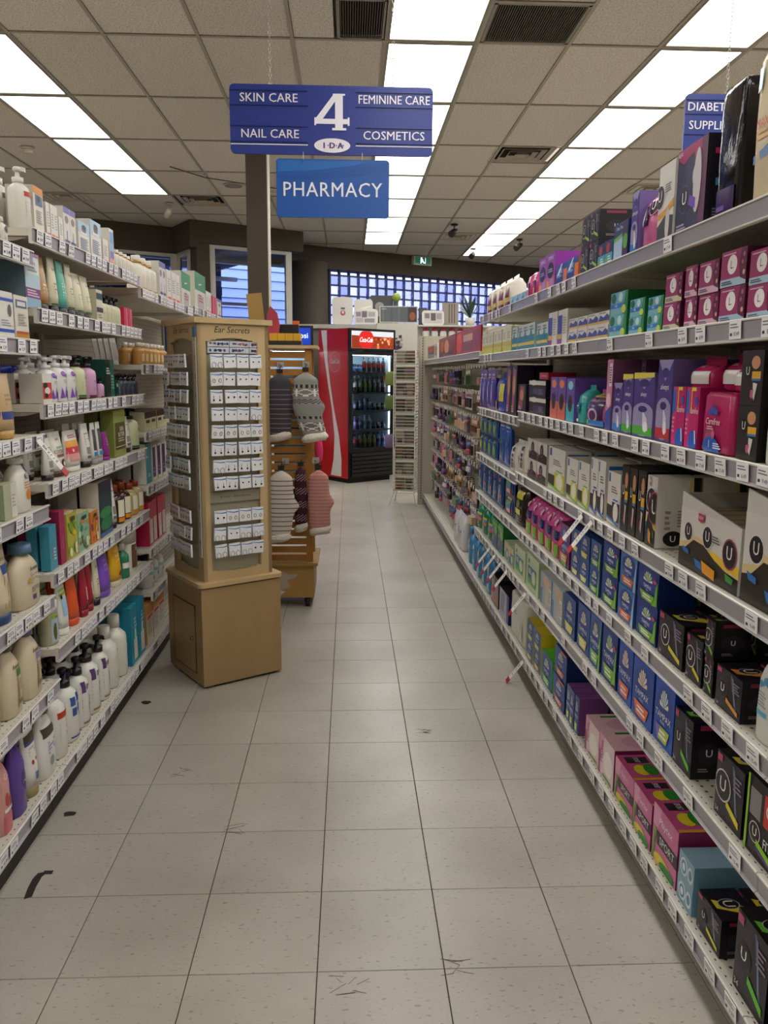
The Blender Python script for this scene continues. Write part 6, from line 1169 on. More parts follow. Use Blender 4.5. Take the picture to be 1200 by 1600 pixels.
for bi in range(3):
    y0 = 1.42+BAY_W*3+BAY_W*bi; wdt = BAY_W
    t = thing('shelving_unit', f'beige metal peg shelving bay of beauty accessories, {bay_names[bi]} on right', 'shelf', (.80, y0+BAY_W/2, 0), -PI/2)
    MB().box((-BAY_W/2+.002,.455,.0),(BAY_W/2-.002,.47,1.80), M_peg).build('back_panel', t)
    for sx in (-1,1): MB().box((sx*(BAY_W/2-.014)-.012,.44,0),(sx*(BAY_W/2-.014)+.012,.4545,1.81), mat('#a39d8f',.5)).build('upright', t)
    MB().box((-BAY_W/2+.001,.05,0),(BAY_W/2-.001,.07,.094), M_kick).build('kick_plate', t)
    s = link('shelf', base_me, t, (0,0,.125)); link('price_rail', rail_me, s)
    s = link('shelf', sh_me, t, (0,0,1.545)); link('price_rail', rail_me, s)
    for sx in (-1,1): link('bracket', br_me, s, (sx*(BAY_W/2-.02),0,0))
    rr = random.Random(bi+3); ncol = 10 if bi < 2 else 8
    bias = {0:[6,2,3,8,5,9,2,6,5,10],1:[0,1,3,2,4,7,6,5,8,1],2:[8,3,4,9,7,0,1,4,2,10]}[bi]
    for r, z in enumerate((HOOK_ROWS[:-1] if bi == 0 else HOOK_ROWS)):
        for c in range(ncol):
            x = BAY_W/2-.065-c*.12+rr.uniform(-.006,.006)      # local +x is nearer the viewer
            link('peg_hook', hook_me, t, (x,0,z+.019))
            if rr.random() < .02: continue
            k = (bias[(c//2+r*3) % 10]) if rr.random() < .8 else rr.randrange(len(HP))
            h = HP[k]; ly = .075+rr.choice((0,0,.0,.04,.07))
            o = link(h['n'], h['me'], None, (.80+ly, y0+BAY_W/2-x, z), 0, (0, 0, -PI/2+rr.uniform(-.15,.15)))
            o.scale = (1.5,1.0,min(1.1,.118/h['h']))
            tag(o, f"{h['L']}, {bay_names[bi]}, {ordn[r] if r < 6 else ['seventh','bottom'][r-6]} row, {ORD[c].replace('nearest','hook').replace('hook','near hook' if c == 0 else 'hook')}", 'package', f"packs hung in the {bay_names[bi]}")
    # red picture board standing on the upper shelf
    if bi < 2:
        b = thing('header_board', ['red picture board above the near peg bay','dark red and orange picture board above the middle peg bay'][bi], 'sign', (.805, y0+BAY_W/2, 1.5495), -PI/2)
        MB().box((-.58,.010,0),(.58,.02,.165), mat('#9c1f22',.35)).build('board', b)
        mb = MB(); decals(mb, [('r',.02,.05,.98,.95,'#a82226'),('r',.30,.12,.72,.8,'#5a2a22'),('r',.32,.5,.70,.78,'#c9a58a'),('r',.34,.15,.68,.5,'#7a2c20'),('e',.14,.5,.12,.42,'#e2472c'),('p',[(.76,.1),(.94,.1),(.94,.85),(.76,.85)],'#8a1d20')] if bi == 0 else [('r',.02,.05,.98,.95,'#5a3426'),('e',.2,.55,.1,.3,'#c9683a'),('e',.5,.5,.14,.35,'#d9a06a'),('e',.78,.55,.1,.3,'#7a2a24'),('r',.3,.1,.9,.2,'#2a1d1a')], 1.16, .165, lambda x,z: .010, .3)
        mb.build('picture', b)
    else:
        b = thing('photo_board', 'tilted dark red photo panel on far peg bay top', 'sign', (.805, y0+BAY_W/2, 1.5495), -PI/2)
        MB().box((-.5,.010,0),(.5,.02,.14), mat('#cfc9bd',.4)).build('board', b)
        mb = MB(); decals(mb, [('r',.1,.1,.7,.9,'#2a2426'),('r',.1,.5,.7,.9,'#8c3a2a'),('e',.4,.65,.15,.15,'#c9483a'),('l',.78,.2,.95,.8,5,'#2a2628')], 1, .14, lambda x,z: .010, .3); mb.build('picture', b)
# end panel with its slotted upright
t = thing('end_panel', 'tall beige metal end panel closing the right shelving run', 'panel', (.80, 1.42+BAY_W*6+.004, 0), 0)
MB().box((.0,0,0),(.47,.02,1.80), mat('#b3ab9b',.5)).build('panel', t)
sl = MB(); sl.box((-.055,-.004,0),(-.002,.035,1.80), mat('#aba394',.5))
for k in range(62): sl.box((-.026,-.0048,.06+k*.028),(-.018,-.0035,.078+k*.028), mat('#15120f',.8))
sl.build('slotted_upright', t)

# ================================================================ STRUCTURAL POST
t = thing('square_post', 'dark brown square post rising behind the earring display', 'column', (-.778,7.32,0))
MB().box((-.090,-.09,0),(.086,.09,CEIL+.01), M_wallbrown).build('post', t); MB().box((.086,-.091,0),(.094,.091,CEIL+.01), mat('#c9c2b4',.5)).build('corner_bead', t)

# ================================================================ HANGING SIGNS
def chain(parent, x, z0, z1, y=.01):
    mb = MB(); m = mat('#bdb9b0',.3,.6); n = int((z1-z0)/.021); L = (z1-z0)/n
    for k in range(n):
        zc = z0+(k+.5)*L; pts = []
        for j in range(9):
            a = 2*PI*j/8; dx, dz = .0075*math.cos(a), (L*.5+.002)*math.sin(a)
            pts.append((x+dx, y, zc+dz) if k%2 == 0 else (x, y+dx, zc+dz))
        mb.tube(pts, .0019, m, 4)
    tag(mb.build('chain', parent))
SB, SW = '#2c3f96', '#e9e7f2'
def aisle_sign(label, x, texts, num=None):
    W, H = 1.096, .352
    t = thing('hanging_sign', label, 'sign', (x+W/2, 4.7, 2.581))
    mb = MB(); slab(mb, rrect(-W/2,0,W/2,H,.025,5), 0, .018, mat('#26388a',.35)); mb.build('board', t)
    for sx in (-1,1):
        x0, x1 = (-.545,-.13) if sx < 0 else (.13,.545)
        for z0, z1 in ((.245,.325),(.06,.145)):
            for za in (z0, z1-.006): MB().box((x0,-.006,za),(x1,.0005,za+.006), mat('#22337e',.3)).build('panel_strip', t)
        MB().box((x0,-.0025,.046),(x1,.0005,.0505), mat(SW,.4)).build('white_line', t)
    for s, cx, cz in texts:
        tx = MB(); tx.text(s, lambda px,py,cx=cx,cz=cz: (cx+px,-.003,cz+py), .044, mat(SW,.4), .385, .016, 0, 1.02); tx.build('lettering', t)
    tx = MB()
    if num:
        nf0 = len(tx.f)
        for q in ([(.012,.092),(.046,.092),(-.050,-.036),(-.090,-.036)],[(-.088,-.060),(.096,-.060),(.096,-.034),(-.088,-.034)],[(.018,-.084),(.060,-.084),(.060,.092),(.018,.092)],[(.002,-.092),(.078,-.092),(.078,-.080),(.002,-.080)],[(.086,-.068),(.096,-.068),(.096,-.026),(.086,-.026)],[(.006,.084),(.072,.084),(.072,.093),(.006,.093)],[(-.094,-.068),(-.085,-.068),(-.085,-.028),(-.094,-.028)]):
            tx.poly([(a,-.004-.0002*(len(tx.f)-nf0),.205+b+.012) for a,b in q], mat(SW,.4))
    if num: tx.build('numeral', t)
    if num:
        lo = MB(); n = 32
        lo.poly([(.098*math.cos(2*PI*i/n)+.002,-.0045,.047+.037*math.sin(2*PI*i/n)) for i in range(n)], mat('#e6e4ee',.4))
        for i, c in enumerate(('I','D','A')): lo.text(c, lambda px,py,i=i: (-.042+i*.044+px,-.0052,.047+py), .030, mat('#b0405c',.4), .036, .09); lo.text(c, lambda px,py,i=i: (-.042+i*.044+px,-.0058,.047+py), .026, mat('#26388a',.4), .030, .05)
        for i in range(3): lo.box((-.023+i*.044+(.0 if i<2 else -.006),-.006,.044),(-.017+i*.044+(.0 if i<2 else -.006),-.0055,.050), mat('#26388a',.4))
        lo.build('emblem', t)
    return t
t = aisle_sign('blue aisle 4 sign hanging on chains, skin care to cosmetics', -.642, [('SKIN CARE',-.338,.285),('NAIL CARE',-.333,.103),('FEMININE CARE',.338,.285),('COSMETICS',.338,.103)], '4')
chain(t, -.33, .35, CEIL-2.581); chain(t, .33, .35, CEIL-2.581)
t2 = aisle_sign('blue sign behind top right shelf reading diabetic supplies', 1.846, [('DIABETIC',-.40,.285),('SUPPLIES',-.40,.19)])
chain(t2, -.32, .35, CEIL-2.581); chain(t2, .33, .35, CEIL-2.581)
W, H = .618, .304
t = thing('pharmacy_sign', 'bright blue pharmacy sign hooked beneath the aisle 4 sign', 'sign', (-.089,4.7,2.254))
mb = MB(); slab(mb, rrect(-W/2,0,W/2,H,.018,4), 0, .014, mat('#1d55a6',.35)); mb.build('board', t)
mb = MB(); mb.poly([(-.30,-.001,.215),(-.05,-.001,.235),(.15,-.001,.262),(.30,-.001,.290),(.30,-.001,.252),(.15,-.001,.222),(-.05,-.001,.205),(-.30,-.001,.198)], mat('#1a4f9e',.35)); mb.poly([(-.3,-.0012,.235),(-.1,-.0012,.245),(.1,-.0012,.27),(.2,-.0012,.296),(-.3,-.0012,.296)], mat('#2469b8',.35)); mb.build('swoosh', t)
mb = MB(); mb.text('PHARMACY', lambda x,y: (x,-.002,.147+y), .075, mat('#e8ebf4',.4), .54, .008, 0, 1.08); mb.build('lettering', t)
for x in (-.16,.16):
    mb = MB(); mb.tube([(x,-.004,.29),(x,-.006,.31),(x,-.004,.335),(x,.008,.345),(x,.012,.33)], .002, mat('#c9c5bc',.3,.7), 5); mb.build('hook', t)

# ================================================================ EARRING DISPLAY
M_birch = mat('#a98c62', .42, noise=.07, scale=5, stretch=(1,1,.25)); M_maple = mat('#c2a87c', .42, noise=.06, scale=6, stretch=(1,1,.3)); M_edge = mat('#b08c56', .5)
RZ_E = math.radians(33.7)
ed = thing('earring_display', 'tall wooden revolving earring display on a square cabinet', 'display stand', (-.652,3.496,0), RZ_E)
# local x along the face that looks right, local y to the back left; corner at origin
B = .395
base = MB().box((0,0,.012),(B,B,.462), M_birch).build('base_cabinet', ed)
MB().box((.02,.02,0),(B-.02,B-.02,.012), mat('#2a211a',.8)).build('plinth', ed)
d = MB(); d.box((-.004,.075,.06),(-.0002,.32,.37), M_birch); door = d.build('door', ed)
gv = MB(); 
for a, b in (((-.0045,.071,.056),(-.0001,.075,.374)),((-.0045,.32,.056),(-.0001,.324,.374)),((-.0045,.071,.37),(-.0001,.324,.374)),((-.0045,.071,.056),(-.0001,.324,.06))): gv.box(a, b, mat('#5c4426',.6))
gv.build('door_gap', door)
lk = MB(); lk.tube([(-.002,.105,.215),(-.012,.105,.215)], .010, mat('#8a8272',.25,.8), 12); lk.build('lock', door)
mb = MB(); o_ = .012; pts = rrect(-o_,-o_,B+o_,B+o_,.03,4); mb.rings([[(x,y,z) for x,y in pts] for z in (.470,.488)], M_maple, smooth=False); mb.build('ledge', ed)
T0, TW = .028, .340; Z0_, Z1_ = .488, 1.615
mb = MB(); mb.box((T0+.02,T0+.02,Z0_),(T0+TW-.02,T0+TW-.02,Z1_), mat('#a39d88',.45)); mb.build('pegboard_core', ed)
op0, op1 = .040, .285
def face_frame(M):
    mb = MB(); th = .018
    def bx(x0,z0,x1,z1): mb.box((x0,0,z0),(x1,th,z1), M_maple, M=M)
    bx(0,Z0_,op0,Z1_); bx(op1,Z0_,TW,Z1_)
    # arched header and bowed sill
    n = 10
    for k in range(n):
        xa, xb = op0+(op1-op0)*k/n, op0+(op1-op0)*(k+1)/n; xm = ((xa+xb)/2-(op0+op1)/2)/((op1-op0)/2)
        bx(xa, 1.556-.020*(xm**2), xb, Z1_); bx(xa, Z0_, xb, .535+.030*(xm**2)*0+.022*(1-(xm**2))*-.6)
    return mb.build('face_frame', ed)
MF = Matrix.Translation((T0,T0,0)); face_frame(MF)                                       # right-looking face
ML = Matrix.Translation((T0,T0+TW,0)) @ Matrix.Rotation(-PI/2,4,'Z'); face_frame(ML)      # left-looking face
MR = Matrix.Translation((T0+TW,T0+TW,0)) @ Matrix.Rotation(PI,4,'Z'); face_frame(MR)
MQ = Matrix.Translation((T0+TW,T0,0)) @ Matrix.Rotation(PI/2,4,'Z'); face_frame(MQ)
mb = MB(); mb.box((T0-.014,T0-.014,Z1_),(T0+TW+.014,T0+TW+.014,1.638), M_maple); mb.build('crown', ed)
mb = MB(); mb.box((T0-.006,T0+.004,.60),(T0-.001,T0+.028,1.60), mat('#c9c8c2',.3,.4)); 
for k in range(12): mb.box((T0-.0065,T0+.010,.66+k*.08),(T0-.006,T0+.014,.68+k*.08), mat('#3a3834',.6))
mb.box((T0-.0068,T0+.002,1.555),(T0-.001,T0+.03,1.60), mat('#4a6a8c',.4)); mb.build('side_strip', ed)
mb = MB()
mb.text('Ear Secrets', lambda x,y: tuple(MF @ Vector((.165+x,-.0008,1.590+y))), .026, mat('#2a211c',.5), .2, 0, .25)
mb.text('Ear Secrets', lambda x,y: tuple(ML @ Vector((.175+x,-.0008,1.590+y))), .026, mat('#5a4a34',.5), .2, 0, .25)
mb.text('Ear Secrets    stainless steel posts', lambda x,y: tuple(MF @ Vector((.165+x,.0065,.862+y))), .010, mat('#3a342c',.5), .2, 0, .15)
mb.build('lettering', ed)
mb = MB(); mb.box((op0,.008,.838),(op1,.018,.885), mat('#9d9883',.4), M=MF); mb.build('name_strip', ed)
# flat packs behind the arch
for k, z in enumerate((1.529,1.502)):
    for j, (a, b) in enumerate(((.05,.15),(.153,.245),(.248,.284))):
        mb = MB(); mb.box((a,.004,z-.011),(b,.016,z+.013), mat('#c9cdd2',.35), M=MF)
        rr = random.Random(k*7+j)
        for q in range(14): 
            x = a+.004+rr.random()*(b-a-.014); mb.box((x,.0030,z-.006+rr.random()*.006),(x+.008,.0038,z+.003+rr.random()*.004), mat(rr.choice(['#3a5490','#4a649c','#2c3f78','#c06a80']),.4), M=MF)
        o = mb.build('cleaning_cloth_pack', None, (-.652,3.496,0), RZ_E); tag(o, f"flat blue speckled pack behind display arch, {['upper','lower'][k]} row, {['left','middle','right'][j]}", 'package', 'flat packs behind the display arch')
# earring cards
def card_mesh(kind):
    mb = MB(); w, h = .0555, .057
    mb.box((-w/2,-.0080,-h),(w/2,.0,0), mat('#e9eaee',.22))
    mb.poly([(-w*.48,-.0086,-.006),(w*.1,-.0086,-.010),(w*.48,-.0086,-.007),(w*.48,-.0086,-.012),(w*.1,-.0086,-.0135),(-w*.48,-.0086,-.0085)], mat('#2f6fc0',.35))
    for sx in (-1,1):
        x = sx*.014
        if kind == 0: mb.tube([(x,-.009,-.030),(x,-.0115,-.030)], .0032, mat('#8a7040',.25,.9), 8)
        if kind == 1: mb.tube([(x,-.009,-.032),(x,-.0115,-.032)], .0042, mat('#4a4448',.25,.8), 8)
        if kind == 2: mb.tube([(x+.006*math.cos(a*PI/4),-.010,-.036+.008*math.sin(a*PI/4)) for a in range(9)], .0010, mat('#b08a40',.25,.9), 5)
        if kind == 3: mb.tube([(x,-.010,-.024),(x,-.010,-.040)], .0008, mat('#9a9690',.25,.9), 4); mb.tube([(x,-.009,-.044),(x,-.012,-.044)], .0042, mat('#7a5a48',.25,.7), 8)
        if kind == 4: mb.tube([(x+.010*math.cos(a*PI/5),-.010,-.046+.012*math.sin(a*PI/5)) for a in range(11)], .0010, mat('#c0bcb4',.2,.95), 5)
    return mb.mesh('earring_card')
cm = [card_mesh(k) for k in range(5)]
rowsz = [1.485-.0755*k for k in range(8)]+[.808,.732,.655]
rkind = [0,0,1,0,2,3,3,3,2,4,4]
for face, MM, fl in (('right',MF,'right face'),('left',ML,'left face')):
    for r, z in enumerate(rowsz):
        cols = 4
        for c in range(cols):
            rr = random.Random(r*31+c*7+len(face))
            x = .073+c*.0615+rr.uniform(-.003,.003) if face == 'right' else .072+c*.066+rr.uniform(-.006,.006)
            p = MM @ Vector((x, -.022-(0.012 if face == 'left' else 0)*rr.random(), z))
            p = ed.matrix_world.__class__.Translation((-.652,3.496,0)) @ Matrix.Rotation(RZ_E,4,'Z') @ p
            o = link('earring_card', cm[rkind[r] if rr.random() < .7 else rr.randrange(5)], None, p, 0, (rr.uniform(-.05,.05), rr.uniform(-.06,.06), RZ_E+(0 if face == 'right' else -PI/2)+rr.uniform(-.05,.05)))
            tag(o, f"small white earring card, {fl} of display, {(['top','second','third','fourth','fifth','sixth','seventh','eighth','ninth','tenth','bottom'])[r]} row, {['first','second','third','last'][c]} from left", 'earring card', f'earring cards on the {fl}')
            hkm = bpy.data.meshes.get('card_hook')
            if hkm is None:
                hm = MB(); hm.tube([(0,.018,0),(0,-.030,.0)], .0014, mat('#8a8880',.3,.8), 5); hkm = hm.mesh('card_hook')
            q = MM @ Vector((x, 0, z-.004)); link('card_hook', hkm, ed, q, 0 if face == 'right' else -PI/2)

# ================================================================ SOCK STAND
M_oak = mat('#a87534', .45, noise=.12, scale=7, stretch=(.25,1,1)); M_oak2 = mat('#a9824a', .45, noise=.08, scale=6)
SX0, SX1, SY = -.74, -.215, 4.80
ss = thing('sock_stand', 'slatted wooden display stand on casters holding thermal socks', 'display stand', (0,0,0))
ss.location = ((SX0+SX1)/2, SY, 0); hw = (SX1-SX0)/2
MB().box((-hw,0,.062),(hw,.40,.262), M_oak2).build('base_box', ss)
MB().box((-hw-.02,-.02,.262),(hw+.025,.42,.28), M_oak2).build('ledge', ss)
MB().box((-hw,-.01,1.548),(hw+.03,.36,1.566), M_maple).build('top_board', ss)
for x in (-hw+.02, hw-.045): MB().box((x,.02,.28),(x+.04,.05,1.548), M_oak).build('post', ss)
for x in (-hw+.02, hw-.045): MB().box((x,.30,.28),(x+.04,.33,1.548), M_oak).build('post', ss)
slm = MB().box((-hw+.06,.024,-.019),(hw-.045,.040,.019), M_oak).mesh('slat')
nsl = 25
for k in range(nsl): link('slat', slm, ss, (0,0,.305+k*.0503))
for x, y in ((-hw+.05,.05),(hw-.04,.03),(-hw+.05,.35),(hw-.04,.35)):
    mb = MB(); mb.tube([(x-.014,y,.03),(x+.014,y,.03)], .028, mat('#1a1818',.4), 14); mb.box((x-.018,y-.012,.03),(x+.018,y+.012,.062), mat('#2c2a2a',.4)); mb.build('caster', ss)
tp_ = MB(); rr = random.Random(5)
tp_.poly([(-.10,-.0012,.10),(-.02,-.0012,.085),(.05,-.0012,.10),(.12,-.0012,.13),(.10,-.0012,.17),(.15,-.0012,.185),(.17,-.0012,.21),(.11,-.0012,.205),(.08,-.0012,.225),(.03,-.0012,.205),(-.10,-.0012,.20)], mat('#a79d8d',.6))
tp_.poly([(-.1,-.0018,.075),(.06,-.0018,.075),(.09,-.0018,.10),(-.1,-.0018,.145)], mat('#c9c4bc',.5)); tp_.poly([(-.1,-.0022,.118),(-.1,-.0022,.13),(.06,-.0022,.085),(.05,-.0022,.077)], mat('#b8303a',.5)); tp_.build('torn_sticker', ss)
# boxes under a dark bag and bits on the top board
def simple(name, label, cat, a, b, col, loc=(0,0,0), rot=0, group=None, ops=None, tilt=None):
    mb = MB().box(a, b, pm(col)); 
    if ops: decals(mb, ops, b[0]-a[0], b[2]-a[2], lambda x,z: 0, .35); 
    if ops: mb.v = mb.v[:8]+[(x+(a[0]+b[0])/2, y+a[1], z+a[2]) for x,y,z in mb.v[8:]]
    o = mb.build(name, None, loc, rot); 
    if tilt: o.rotation_euler = tilt
    return tag(o, label, cat, group)
for k in range(4): simple('yellow_box', f'small yellow box on sock stand top, {["leftmost","second from left","third from left","rightmost"][k]} of four', 'box', (-.022,0,0),(.022,.07,.042), '#d9a52c', (-.440+k*.046,4.83,1.592), 0, 'yellow boxes on the sock stand')
simple('dark_tray', 'dark tray under yellow boxes on sock stand', 'tray', (-.12,0,0),(.10,.14,.025), '#2a2422', (-.378,4.815,1.5665))
simple('black_box', 'black box behind the yellow boxes on sock stand', 'box', (-.10,0,0),(.10,.06,.125), '#1d1b1d', (-.402,4.97,1.5665))
simple('orange_tag_box', 'small orange tagged box lying on black box, sock stand top', 'box', (-.018,0,0),(.018,.05,.022), '#d9652c', (-.318,4.975,1.692))
o = simple('cardboard_flap', 'upright tan cardboard piece beside the brown post', 'cardboard', (-.045,0,0),(.045,.006,.30), '#a8874c', (-.535,4.98,1.5665)); o.rotation_euler = (0,-.10,0); o.location.z = 1.572
mb = MB(); slab(mb, [(-.04,0),(.03,0),(.045,.12),(.03,.19),(-.01,.23),(-.03,.18)], 0, .02, mat('#a83a4c',.6)); o = mb.build('pink_mitten', None, (-.455,4.93,1.5665)); tag(o, 'dusty red knitted mitten leaning beside the cardboard piece', 'mitten')
# socks
def sock(label, x, y, ztop, L, Rw, bands, cuffcol, foot=1, lean=.0, rot=0, name='thermal_sock', pat=None, heel=True):
    """hangs by the toe: foot from top, heel halfway, leg below ends in a fleece cuff"""
    t = thing(name, label, 'sock', (x,y,ztop), rot)
    n = 72; NS = 28; rg = []; mats = []
    for k in range(n+1):
        u = k/n; z = -L*u
        wid = Rw*(math.sin(min(1,u/.13)*PI/2)*.86+.14) if u < .13 else Rw*(1+.10*math.sin((u-.13)*PI))
        xs = 0
        if heel:
            wid *= 1+.22*math.exp(-((u-.52)/.09)**2); xs = foot*Rw*(.22*math.exp(-((u-.52)/.10)**2))
            if u > .52: xs -= foot*Rw*.0; 
            xs += lean*max(0,u-.52)*2*Rw
        if u > .9: wid *= .95
        th = .024*(math.sin(min(1,u/.13)*PI/2)*.8+.2)
        rg.append([(xs+wid*math.cos(2*PI*j/NS), th*math.sin(2*PI*j/NS)*(1.0), z) for j in range(NS)])
    mb = MB(); base = 0
    for r in rg: mb.v += r
    for k in range(n):
        c = bands(k/n)
        for j in range(NS):
            a = k*NS+j; b = k*NS+(j+1)%NS
            cc = c if not pat else pat(k/n, j, c)
            mb.face((b, a, a+NS, b+NS), mat(cc,.95,bump=.5,scale=120), True)
    mb.face(list(range(NS)), mat(bands(0),.95)); mb.face([n*NS+j for j in range(NS)][::-1], mat(cuffcol,.95))
    mb.build('knit_leg', t)
    # fleece cuff: a lumpy roll
    cm_ = MB(); rr = random.Random(label); xs = lean*.96*Rw
    rgc = []
    for k in range(8):
        u = k/7; z = -L*.97-.045*u+.012
        rgc.append([(xs+(Rw*.93+.012*math.sin(u*PI)+rr.uniform(-.004,.004))*math.cos(2*PI*j/16), (.028+.010*math.sin(u*PI)+rr.uniform(-.003,.003))*math.sin(2*PI*j/16), z+rr.uniform(-.004,.004)+foot*.010*math.cos(2*PI*j/16)) for j in range(16)])
    cm_.rings(rgc[::-1], mat(cuffcol,1,bump=1,scale=90), True); cm_.build('fleece_cuff', t)
    hm = MB(); hm.tube([(0,.0,-.01),(0,0,.03),(.008,0,.045),(.008,.02,.05)], .003, mat('#17161a',.4), 5); hm.box((-.018,-.004,.005),(.018,.004,.03), mat('#1d1b1f',.4)); hm.build('hanger', t)
    return t
SYc = SY-.035
sock('charcoal sock with thin pink stripes, upper left of stand', -.400, SYc, 1.40, .36, .062, lambda u: '#8a6a74' if (u*13)%1 < .16 and u > .1 else '#3f3f45', '#cfc5b8', 1, -.1)
def nord(u, j, c):
    if .24 < u < .36: return '#dedad2' if (abs((j%7)-3) == abs(int((u-.24)*72)%7-3) or j%7 == 3) else '#7c7b78'
    if .40 < u < .46: return '#2c2a2e' if (j+int(u*72))%2 else '#9a9894'
    if .18 < u < .23 or .66 < u < .70: return '#2f2d30' if j%2 else '#8f8d89'
    if .76 < u < .88: return '#d6d2ca' if (abs((j%7)-3) == abs(int((u-.76)*72)%7-3) or j%7 == 3) else '#6a6866'
    return c
sock('grey patterned knit sock with snowflakes, upper right of stand', -.250, SYc-.040, 1.41, .37, .070, lambda u: '#8b8984', '#d9d2c4', 1, .75, 0, pat=nord)
sock('cream sock with brown stripes, lower left of stand', -.398, SYc-.035, .845, .40, .066, lambda u: '#6a5552' if (u*15)%1 < .2 and u > .12 else '#c9c1b6', '#cfc9bd', 1, -.3)
sock('burgundy patterned sock between cream and pink socks', -.287, SYc+.008, .862, .36, .034, lambda u: '#3f1c28', '#c9c1b4', 1, 0, pat=lambda u,j,c: ('#b08a94' if (j+int(u*72))%3 == 0 else '#1d1418') if int(u*9)%2 else c)
sock('dusty pink striped sock, lower right of stand', -.180, SYc-.038, .85, .36, .058, lambda u: '#c08f86' if (u*18)%1 < .4 else '#b57a72', '#d2cabd', 1, .15)
for x, z in ((-.400,1.45),(-.252,1.455),(-.378,.89),(-.20,.895)):
    mb = MB(); mb.tube([(x-ss.location.x,.03,z),(x-ss.location.x,-.06,z+.003),(x-ss.location.x,-.065,z+.015)], .0035, mat('#9a9a9e',.3,.8), 6); mb.box((x-ss.location.x-.02,.015,z-.015),(x-ss.location.x+.02,.024,z+.02), mat('#b9b9bb',.3,.6)); mb.build('display_hook', ss)
mb = MB(); mb.rings([ring(z, rx, .012, 2, 0, 10) for z, rx in ((-.13,.012),(-.12,.022),(-.06,.026),(-.01,.02),(0,.008))], mat('#d83a6c',.9,bump=.5,scale=80)); o = mb.build('pink_mitten', None, (-.185,4.93,1.01)); tag(o, 'bright pink mitten hanging at side of sock stand', 'mitten')
mb = MB(); mb.tube([(0,0,0),(-.03,0,.02)], .003, mat('#9a9a9e',.3,.8), 5); mb.build('loop', o)

# ================================================================ DRINK COOLERS
def cooler(label, loc, rz, W, Dp, H, red, header, textspec, side=None):
    t = thing('drink_cooler', label, 'fridge', loc, rz)
    kb = mat('#0d0d10',.35); th = .045
    mb = MB(); mb.box((0,.03,.06),(th,Dp,H), mat('#141316',.35), side=pm(red,.28)); mb.box((W-th,.03,.06),(W,Dp,H), kb); mb.box((th,Dp-.04,.06),(W-th,Dp,H), mat('#c5cdd2',.4)); mb.box((th,.03,H-.07),(W-th,Dp-.04,H), kb); mb.box((th,.03,.06),(W-th,Dp-.04,.40), kb)
    mb.build('cabinet', t)
    mb = MB(); ml = mat('#d9dfe2',.4); mb.box((th+.0005,.04,.405),(th+.004,Dp-.045,H-.285), ml); mb.box((W-th-.004,.04,.405),(W-th-.0005,Dp-.045,H-.285), ml); mb.box((th+.005,.04,.401),(W-th-.005,Dp-.045,.405), ml); mb.box((th+.005,.04,H-.285),(W-th-.005,Dp-.045,H-.281), ml); mb.build('liner', t)
    MB().box((.03,.06,0),(W-.03,Dp-.04,.06), mat('#0b0b0c',.7)).build('plinth', t)
    # header light box
    hb = MB(); hb.box((.0,0,H-.27),(W,.03,H), kb); hb.build('header_box', t)
    mb = MB(); mb.box((.035,-.004,H-.245),(W-.035,0,H-.03), mat(header,.3,emit=.55))
    textspec(mb, W, H); mb.build('header_sign', t)
    # door frame, glass, handle
    z0, z1 = .40, H-.28
    mb = MB()
    for a, b in (((0,-.0,z0),(.055,.03,z1)),((W-.055,0,z0),(W,.03,z1)),((.055,0,z1-.05),(W-.055,.03,z1)),((.055,0,z0),(W-.055,.03,z0+.05))): mb.box(a, b, kb)
    dr = mb.build('door', t); MB().box((.056,.012,z0+.051),(W-.056,.016,z1-.051), M_glass).build('glass', dr)
    mb = MB(); mb.tube([(.03,-.03,z0+.35),(.03,-.03,z0+.75)], .010, mat('#1d1d20',.3), 8); mb.build('handle', dr)
    g = MB().box((.04,-.012,0),(W-.04,.028,.040), mat('#1b1b1f',.22)).mesh('grille_slat')
    for k in range(6): o = link('grille_slat', g, t, (0,0,.085+k*.052)); o.rotation_euler = (-.18,0,0)
    sh = MB().box((th+.005,.06,-.008),(W-th-.005,Dp-.05,0), mat('#c9d2d6',.35)); sh.box((th+.005,.045,-.014),(W-th-.005,.06,.012), mat('#dfe8ec',.3)); shm = sh.mesh('shelf')
    for z in ZS: link('shelf', shm, t, (0,0,z))
    mb = MB(); mb.box((W-th-.014,.05,z0+.06),(W-th-.006,.062,z1-.06), mat('#cfeaff',.3,emit=6.0)); mb.box((th+.004,.05,z0+.06),(th+.012,.062,z1-.06), mat('#cfeaff',.3,emit=9.0)); mb.box((th+.06,.055,z1-.055),(W-th-.06,.085,z1-.04), mat('#cfeaff',.3,emit=22.0)); mb.build('light_and_fill_strips', t)  # right strip is the cooler's lamp; left and top ones added to brighten inside
    return t
ZS = [1.405,1.155,.925,.68,.44]
def coke_text(mb, W, H):
    zc = H-.1375; n = 26
    mb.poly([(.036,-.0046,H-.244),(W-.036,-.0046,H-.244),(W-.036,-.0046,H-.10),(.036,-.0046,H-.085)], mat('#8a2f16',.3,emit=.5))
    rr = random.Random(2)
    for k in range(26): 
        x = rr.uniform(.34,W-.07); z = H-rr.uniform(.10,.23); r = rr.uniform(.008,.022); mb.poly([(x+r*math.cos(2*PI*i/8),-.0050,z+r*math.sin(2*PI*i/8)) for i in range(8)], mat(rr.choice(['#c25a2c','#d98a4a','#5a1c10','#e0a878','#a03a1c']),.3,emit=.5))
    mb.poly([(.27+.125*math.cos(2*PI*i/n),-.0055,min(H-.031,max(H-.244,zc+.125*math.sin(2*PI*i/n)))) for i in range(n)], mat('#c8201c',.3,emit=.5))
    mb.text('Coca-Cola', lambda x,y: (.27+x,-.0062,zc+y), .060, mat('#f4eeee',.3,emit=.9), .21, .006, .45, .88)
ck_loc = Vector((0,10.40,0)); CA = math.radians(37.5)
